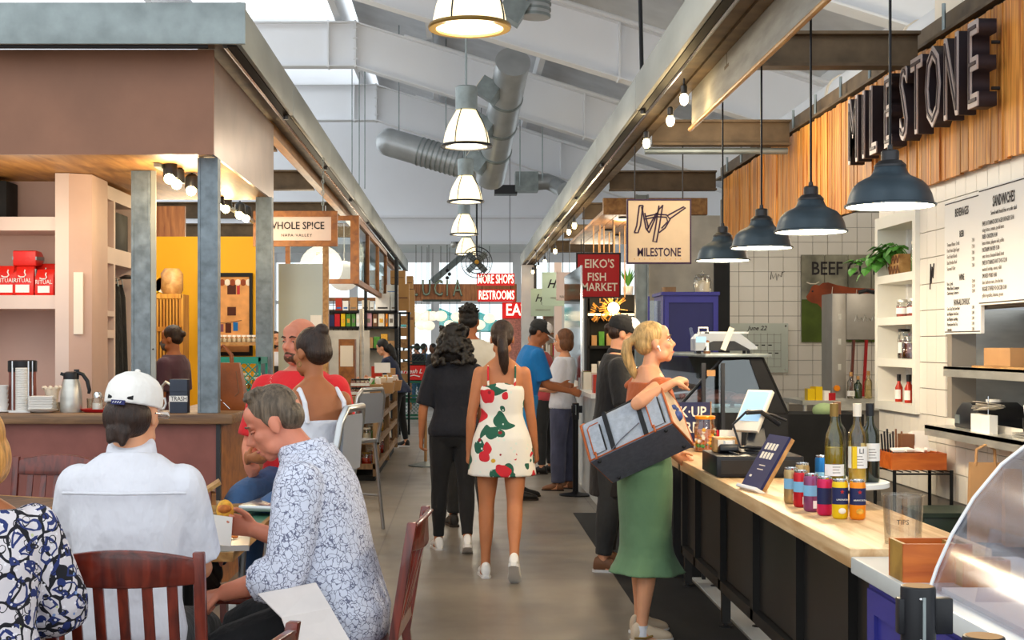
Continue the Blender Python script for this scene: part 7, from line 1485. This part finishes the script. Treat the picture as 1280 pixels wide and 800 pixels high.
MB().box(xa,xb,-.01,0,1.94,1.97).build('light_strip','glow_lamp',t)
for i in range(16): tag(MB().box(xa+.05+.1*(i%8),xa+.12+.1*(i%8),18.22,18.4,(1.14,1.54)[i//8],(1.14,1.54)[i//8]+.13+.08*rf.random()).build('shelf_pack',rf.choice(['leaf','can_yellow','paper','crate_green','kraft','can_red','cream'])),'%s pack on the %s stall shelf' % ('first second third fourth fifth sixth seventh eighth'.split()[i%8],('lower','upper')[i//8]),'packet','packs on the stall shelves')
t=thing('rattan_pendant','glowing woven rattan pendant in the fish stall','pendant lamp',px(767,385,17.9)); 
for k in range(40):
    a=rf.uniform(0,6.28); e=rf.uniform(-1.2,1.2); d=V((cos(a)*cos(e),sin(a)*cos(e),sin(e))); u,v,_=frame_of(d); MB().tube([d*.10,d*.19+u*.03],.007,5).build('rattan_strand','lattice_wood',t)
MB().sph((0,0,0),.075,14,10).build('bulb','bulb',t,True); MB().cyl((0,0,.15),(0,0,1.2),.006,n=5).build('cord','kraft',t)
point_light('rattan_light',px(767,385,17.6),10,(1,.75,.4),.08)
t=thing('rattan_pendant','dimmer rattan pendant left of the glowing one','pendant lamp',px(750,390,18.0)); 
for k in range(26):
    a=rf.uniform(0,6.28); e=rf.uniform(-1.2,1.2); d=V((cos(a)*cos(e),sin(a)*cos(e),sin(e))); u,v,_=frame_of(d); MB().tube([d*.08,d*.15+u*.03],.007,5).build('rattan_strand','lattice_wood',t)
MB().cyl((0,0,.12),(0,0,1.2),.006,n=5).build('cord','kraft',t)
for i in range(7):
    x=742+6.5*i; tag(MB().cyl(px(x,282+8*(i%2),18),px(x,372-10*(i%3),18),.008,n=5).build('hanging_rope','kraft'),'%s thin rope hanging in the fish stall' % ('first second third fourth fifth sixth seventh eighth'.split()[i]),'rope','hanging ropes')
t=thing('stall_soffit','wooden ceiling panel over the fish stall','soffit',(0,0,0))
for k in range(6): MB().box(1.70+.2*k,1.89+.2*k,16.3,21.5,3.14,3.18).build('board','soffit_wood',t)
MB().box(1.68,2.92,16.2,16.3,3.1,3.3).build('fascia','soffit_wood',t)
for i in range(4): MB().cyl((2.0+.22*(i%2),16.9+.9*i,3.12),(2.0+.22*(i%2),16.9+.9*i,3.14),.06,n=14).build('downlight','dark_gap',t)
t=thing('potted_plant','small green potted plant on the stall shelf','plant',(px(788,0,18.1).x,18.35,2.22)); MB().lathe([(.06,0),(.075,.12),(.01,.12)],n=16).build('pot','paper',t,True)
for k in range(12): a=k*2.4; MB().add([(0,0,.1),(.05*cos(a+.5),.05*sin(a+.5),.22),(.12*cos(a),.12*sin(a),.32+.03*(k%3)),(.05*cos(a-.5),.05*sin(a-.5),.22)],[(0,1,2,3)]).build('leaf','leaf',t)
t=thing('stall_wall','grey partition wall behind the bookshop signs','partition',(0,0,0)); MB().box(px(702,0,24).x,px(735,0,24).x,24,24.1,0,2.55).build('panel','deck_grey',t); MB().box(px(693,0,24).x,px(702,0,24).x,23.95,24.1,0,3.0).build('pink_jamb','pale_pink',t)
for i in range(12): tag(MB().box(px(682,0,26).x+.045*i,px(682,0,26).x+.04+.045*i,26,26.2,1.35,1.55+.05*rf.random()).build('book',rf.choice(['paper','kraft','cream','can_red','navy','leaf'])),'%s book in the row under the mint sign' % ('first second third fourth fifth sixth seventh eighth ninth tenth eleventh twelfth'.split()[i]),'book','books in the far stall')
t=thing('book_case','wooden bookcase in the far right stall','bookcase',(px(682,0,26).x-.02,26,0)); 
for z in (.9,1.32,1.75,2.1): MB().box(0,.75,0,.3,z,z+.03).build('shelf_board','sign_wood',t)
MB().box(0,.75,.3,.32,0,2.2).build('back','cream',t); MB().box(-.02,0,0,.3,0,2.2).build('side','sign_wood',t); MB().box(.75,.77,0,.3,0,2.2).build('side','sign_wood',t)
# ---------------------------------------------------------------- dining chairs, tables and what is on them
def make_chair(lab,mat='mahogany',grp='slat-back dining chairs'):
    t=thing('dining_chair',lab,'chair',(0,0,0),0,grp); w=.235
    MB().loft([[(x*k,y*k,z) for x,y in ((-.215,-.20),(.215,-.20),(.235,.20),(.12,.225),(-.12,.225),(-.235,.20))] for z,k in ((.435,.97),(.445,1),(.465,1),(.472,.97))]).build('seat',mat,t,True)
    def by(z): return -.215-.16*max(0,(z-.44))
    for q in (-1,1):
        MB().loft([[(q*w+dx,by(z)+dy-(.06*(1-z/.44) if z<.44 else 0),z) for dx,dy in ((-.018,-.016),(.018,-.016),(.018,.016),(-.018,.016))] for z in (0,.2,.44,.60,.75,.905)]).build('back_post',mat,t,bevel=.004)
        MB().loft([[(q*.20+dx*k,.185+dy*k,z) for dx,dy in ((-.02,-.02),(.02,-.02),(.02,.02),(-.02,.02))] for z,k in ((0,.75),(.435,1))]).build('front_leg',mat,t)
        MB().box(q*.215-.01,q*.215+.01,-.22,.18,.16,.19).build('side_stretcher',mat,t)
    MB().box(-.20,.20,.17,.19,.37,.435).build('apron',mat,t); MB().box(-.20,.20,.17,.185,.22,.25).build('front_stretcher',mat,t)
    xs=[-.238+.0476*i for i in range(11)]
    top=[(x,.905-.035*(x/.238)**2+.012) for x in xs]; bot=[(x,.795+.010*(x/.238)**2) for x in reversed(xs)]
    MB().loft([[(x,by(z)-.035*(1-(x/.238)**2)+o,z) for x,z in top+bot] for o in (-.012,.012)]).build('top_rail',mat,t,bevel=.005)
    MB().box(-.22,.22,by(.53)-.010,by(.53)+.010,.50,.545).build('lower_rail',mat,t)
    for k in range(5):
        x=-.152+.076*k; MB().loft([[(x+dx,by(z)-.03*(1-(x/.238)**2)*max(0,(z-.54)/.26)+dy,z) for dx,dy in ((-.016,-.006),(.016,-.006),(.016,.006),(-.016,.006))] for z in (.535,.66,.80)]).build('slat',mat,t)
    return t
c0=make_chair('dark mahogany slat-back chair of the white-capped man'); c0.location=(-1.055,4.52,0)
def chair(x,y,rz,lab,s=1): return dup(c0,(x,y,0),rz,lab,scale=s)
chair(-.455,5.0,R(86),'reddish slat-back chair of the man in the patterned shirt',1.03)
chair(-2.36,7.55,R(176),'empty mahogany chair against the bar front at left',1.0)
chair(-1.84,5.62,R(4),'mahogany chair tucked between blouse woman and white-shirted man',.94)
chair(-1.42,3.98,R(24),'mahogany chair of the woman in the paisley blouse',.78)
chair(-.726,3.126,R(80),'nearest chair, only its curved top corner in view',.97)
chair(-1.02,6.35,R(80),'dark chair pushed in at the right side of the green table',.86)
def table(lab,x0,x1,y0,y1,z,mat,rz=0,edge='edge_wood'):
    cx,cy=(x0+x1)/2,(y0+y1)/2; w,d=(x1-x0)/2,(y1-y0)/2; t=thing('dining_table',lab,'table',(cx,cy,0),rz)
    MB().box(-w+.02,w-.02,-d+.02,d-.02,z-.03,z).build('top',mat,t)
    for q in ((-w,w,-d,-d+.02),(-w,w,d-.02,d),(-w,-w+.02,-d+.02,d-.02),(w-.02,w,-d+.02,d-.02)): MB().box(*q,z-.035,z+.001).build('edge_strip',edge,t)
    MB().cyl((0,0,.03),(0,0,z-.035),.04,n=14).build('column','black_metal',t); MB().box(-w*.7,w*.7,-.04,.04,0,.03).build('foot','black_metal',t); MB().box(-.04,.04,-d*.7,d*.7,.0,.031).build('foot','black_metal',t)
    return t
table('green-topped table between the two seated men',-1.55,-.88,5.22,6.75,.752,'green_top')
table('dark wood table with pale edge at the left',-2.75,-2.0,6.35,7.15,.752,'table_dark',R(-24))
TZ=.753
t=thing('serving_tray','metal tray with napkin and scraps at the table edge','tray',(-1.02,5.46,TZ),R(8)); MB().box(-.16,.16,-.22,.22,0,.006).build('tray_floor','tray',t)
for q in ((-.165,.165,-.225,-.215),(-.165,.165,.215,.225),(-.165,-.155,-.215,.215),(.155,.165,-.215,.215)): MB().box(*q,0,.022).build('tray_rim','tray',t)
t=thing('food_wrapper','white and red paper wrapper of fries on the tray','wrapper',(-1.03,5.36,TZ+.007),.4); MB().loft([[(sx*k,sy*k*.7,z) for sx,sy in ((-1,-1),(1,-1),(1,1),(-1,1))] for z,k in ((0,.035),(.08,.06))]).build('paper_cone','paper',t)
for k in range(6): MB().cbox((.03*sin(k*2),.02*cos(k*3),.085),.012,.012,.06,0,R(20*(k%3-1))).build('fry','food',t)
for k in range(3): MB().box(-.02+.015*k,-.012+.015*k,-.046,-.03,.02,.06).build('red_print','red_sign',t)
for i,(x,y) in enumerate(((-.93,5.55),(-.95,5.38),(-1.1,5.55))): tag(MB().sph((x,y,TZ+.014),(.016,.012,.007),8,6).build('food_scrap','food2',None,True),('far','near','left')[i]+' brown scrap of food on the tray','food','scraps on the tray')
t=thing('wooden_caddy','wooden condiment caddy with slanted board on the far table end','caddy',(-1.21,6.55,TZ),R(12)); MB().box(-.10,.16,-.10,.10,0,.035).build('base','edge_wood',t); MB().cbox((-.06,0,.075),.24,.16,.016,0,0,R(-32)).build('slanted_board','edge_wood',t); MB().box(.0,.02,-.09,.09,.03,.09).build('divider','frame_wood',t)
for k in range(2): tag(MB().cyl((-1.28+.03*k,6.28,TZ+.008),(-1.02+.02*k,6.50,TZ+.008),.006,n=6).build('chopstick','edge_wood'),('left','right')[k]+' wooden stick lying on the green table','stick','sticks on the table')
rw,lw,pe=EATER
t=thing('sandwich','half-eaten sandwich in the eating man hand with paper','sandwich',rw+V((.022,-.030,.022))); MB().sph((0,0,.02),(.035,.03,.045),12,8).build('bread','food',t,True); MB().sph((.0,-.01,.03),(.030,.03,.02),10,8).build('filling','food2',t,True); MB().loft([[(x,y,z) for x,y,z in ((-.05,-.045,-.10),(.03,-.05,-.11),(.035,-.035,.0),(-.045,-.03,.01))],[(x,y+.004,z) for x,y,z in ((-.05,-.045,-.10),(.03,-.05,-.11),(.035,-.035,.0),(-.045,-.03,.01))]]).build('wrap_paper','paper',t)
k=thing('lap_napkin','large white napkin draped over the eating man lap','napkin',(0,0,0))
P0=V((-.62,4.74,.70)); M('napkin','#d6cdc8',.8,var=.05,bump=.3,bs=12)
def sheet(pts,name):
    n=(pts[1]-pts[0]).cross(pts[2]-pts[0]).normalized()*.004; MB().loft([pts,[q+n for q in pts]]).build(name,'napkin',k)
q=[px(322,742,4.66),px(395,728,4.72),px(414,760,4.60),px(352,772,4.52)]; sheet(q,'top_fold')
q2=[px(352,772,4.52),px(414,760,4.60),px(444,812,4.56),px(372,830,4.48)]; sheet(q2,'hanging_fold')
# aluminium bar chairs by the bar
def bar_chair(loc,rz,lab,s=1):
    t=thing('bar_chair',lab,'chair',loc,rz,'aluminium bar chairs'); M('alu','#b5b7b8',.3,.85); M('alu_panel','#9da4b0',.45,.4); z=.76
    MB().box(-.20,.20,-.20,.20,z-.03,z).build('seat','alu',t,bevel=.01)
    MB().tube([(-.19,-.19,z-.03),(-.19,-.22,z+.12),(-.185,-.26,z+.36),(-.14,-.275,z+.42),(.14,-.275,z+.42),(.185,-.26,z+.36),(.19,-.22,z+.12),(.19,-.19,z-.03)],.018,10).build('back_frame','alu',t,True)
    MB().loft([[(x,-.262+o-.06*(zz-z-.25),zz) for x,zz in ((-.165,z+.14),(.165,z+.14),(.165,z+.39),(-.165,z+.39))] for o in (-.004,.006)]).build('back_panel','alu_panel',t)
    for q in (-1,1):
        MB().tube([(q*.18,.17,z-.03),(q*.21,.21,0)],.016,8).build('leg','alu',t,True); MB().tube([(q*.18,-.17,z-.03),(q*.21,-.24,0)],.016,8).build('leg','alu',t,True); MB().cyl((q*.20,-.2,.28),(q*.20,.19,.28),.010,n=8).build('footrest','alu',t)
    MB().cyl((-.20,.19,.28),(.20,.19,.28),.010,n=8).build('footrest','alu',t)
    t.scale=(s,)*3; return t
bar_chair((-.80,6.50,0),R(80),'aluminium bar chair of the woman in the white top',1.06); bar_chair((-.98,11.4,0),R(58),'empty aluminium bar chair beside the produce rack',1.0)
bar_chair((-.92,7.25,0),R(170),'aluminium bar chair under the bald man',1.0)
# pet carrier on the blonde woman arm
e1=V((.84,-.30,.43)).normalized(); y1=(V((0,1,0))-e1*e1.y).normalized(); up=e1.cross(y1).normalized()
if up.z<0: up=-up
th=R(40); e2=up*cos(th)+y1*sin(th); e3=y1*cos(th)-up*sin(th); A=px(738,576,6.90); L,Hh,Wd=.46,.26,.27
t=thing('pet_carrier','grey soft-sided pet carrier bag with tan paw-print end','bag',A)
def bp(s,u,w): return e1*(L*s)+e2*(Hh*u)+e3*(Wd*w)
def slab(name,mat,pts,out,thk,par=None,bev=0): 
    n=V(out).normalized(); return MB().loft([[p for p in pts],[p+n*thk for p in pts]]).build(name,mat,par or t,bevel=bev)
MB().loft([[bp(s,u,w) for u,w in ((0,0),(.85,.02),(1,.22),(1,.78),(.85,.98),(0,1))] for s in (0,.04,.96,1)]).build('body','bag_grey',t,bevel=.012)
slab('bottom_panel','bag_dark',[bp(.0,-.002,.0),bp(1,-.002,.0),bp(1,-.002,1),bp(0,-.002,1)],-e2,.008)
slab('end_panel','bag_tan',[bp(1.002,.03,.04),bp(1.002,.82,.05),bp(1.002,.97,.24),bp(1.002,.97,.76),bp(1.002,.82,.95),bp(1.002,.03,.96)],e1,.008)
for s in (1.012,-.002): MB().tube([bp(s,u,w) for u,w in ((0,0),(.85,.02),(1,.22),(1,.78),(.85,.98),(0,1),(0,0))],.007,6).build('piping','bag_piping',t)
MB().tube([bp(s,.0,-.004) for s in (0,1)],.004,6).build('piping','bag_piping',t)
for s in (.30,.70): MB().tube([bp(s,.0,-.02),bp(s,.5,-.025),bp(s,.84,-.01),bp(s,1.0,.2)],.001,4).build('strap_core','bag_strap',t); slab('webbing','bag_strap',[bp(s-.026,.0,-.012),bp(s+.026,.0,-.012),bp(s+.026,.86,.0),bp(s-.026,.86,.0)],-e3,.006)
for s0,s1 in ((.07,.21),(.79,.93)):
    po=slab('side_pocket','bag_grey',[bp(s0,.06,-.008),bp(s1,.06,-.008),bp(s1,.72,.0),bp(s0,.72,.0)],-e3,.008)
    MB().tube([bp(s0,.06,-.035),bp(s0,.66,-.03),bp(s0+.03,.72,-.025),bp(s1,.72,-.025)],.004,6).build('pocket_piping','bag_piping',po); MB().tube([bp(s1+.01,.06,-.03),bp(s1+.01,.66,-.03)],.004,6).build('zip','black_rough',po); MB().tube([bp(s0+.02,.10,-.045),bp(s0+.015,-.06,-.045)],.006,6).build('zip_pull','bag_piping',po)
for s,w in ((.08,.10),(.9,.10),(.1,.9),(.93,.86)): MB().sph(bp(s,-.035,w),.011,10,6).build('foot_stud','black_plastic',t,True)
MB().tube([bp(.28,-.0,-.03),bp(.40,.12,-.03),bp(.66,.30,-.03)],.003,5).build('seam_fold','bag_dark',t)
for u,w,r in ((.42,.5,.028),(.56,.36,.013),(.62,.46,.014),(.62,.58,.014),(.55,.68,.013)): MB().sph(bp(1.02,u,w),(.0+r,r,r),10,6).build('paw_print','paw_blue',t,True)
SHO=BLONDE.root.matrix_basis @ (Matrix.Scale(BLONDE.k,4) @ (BLONDE.sh['R']+V((-.05,0,.05))))-A
for s,o in ((.30,.0),(.70,.03)): MB().tube([bp(s,.86,-.01),bp(s,1.0,.2)*.5+bp(s,1.0,.3)*.5,lerp(bp(s,1.0,.5),SHO,.55)+V((.02,-.02,.0)),SHO+V((.03*o,.02,0))],.011,8).build('shoulder_strap','bag_strap',t,True)
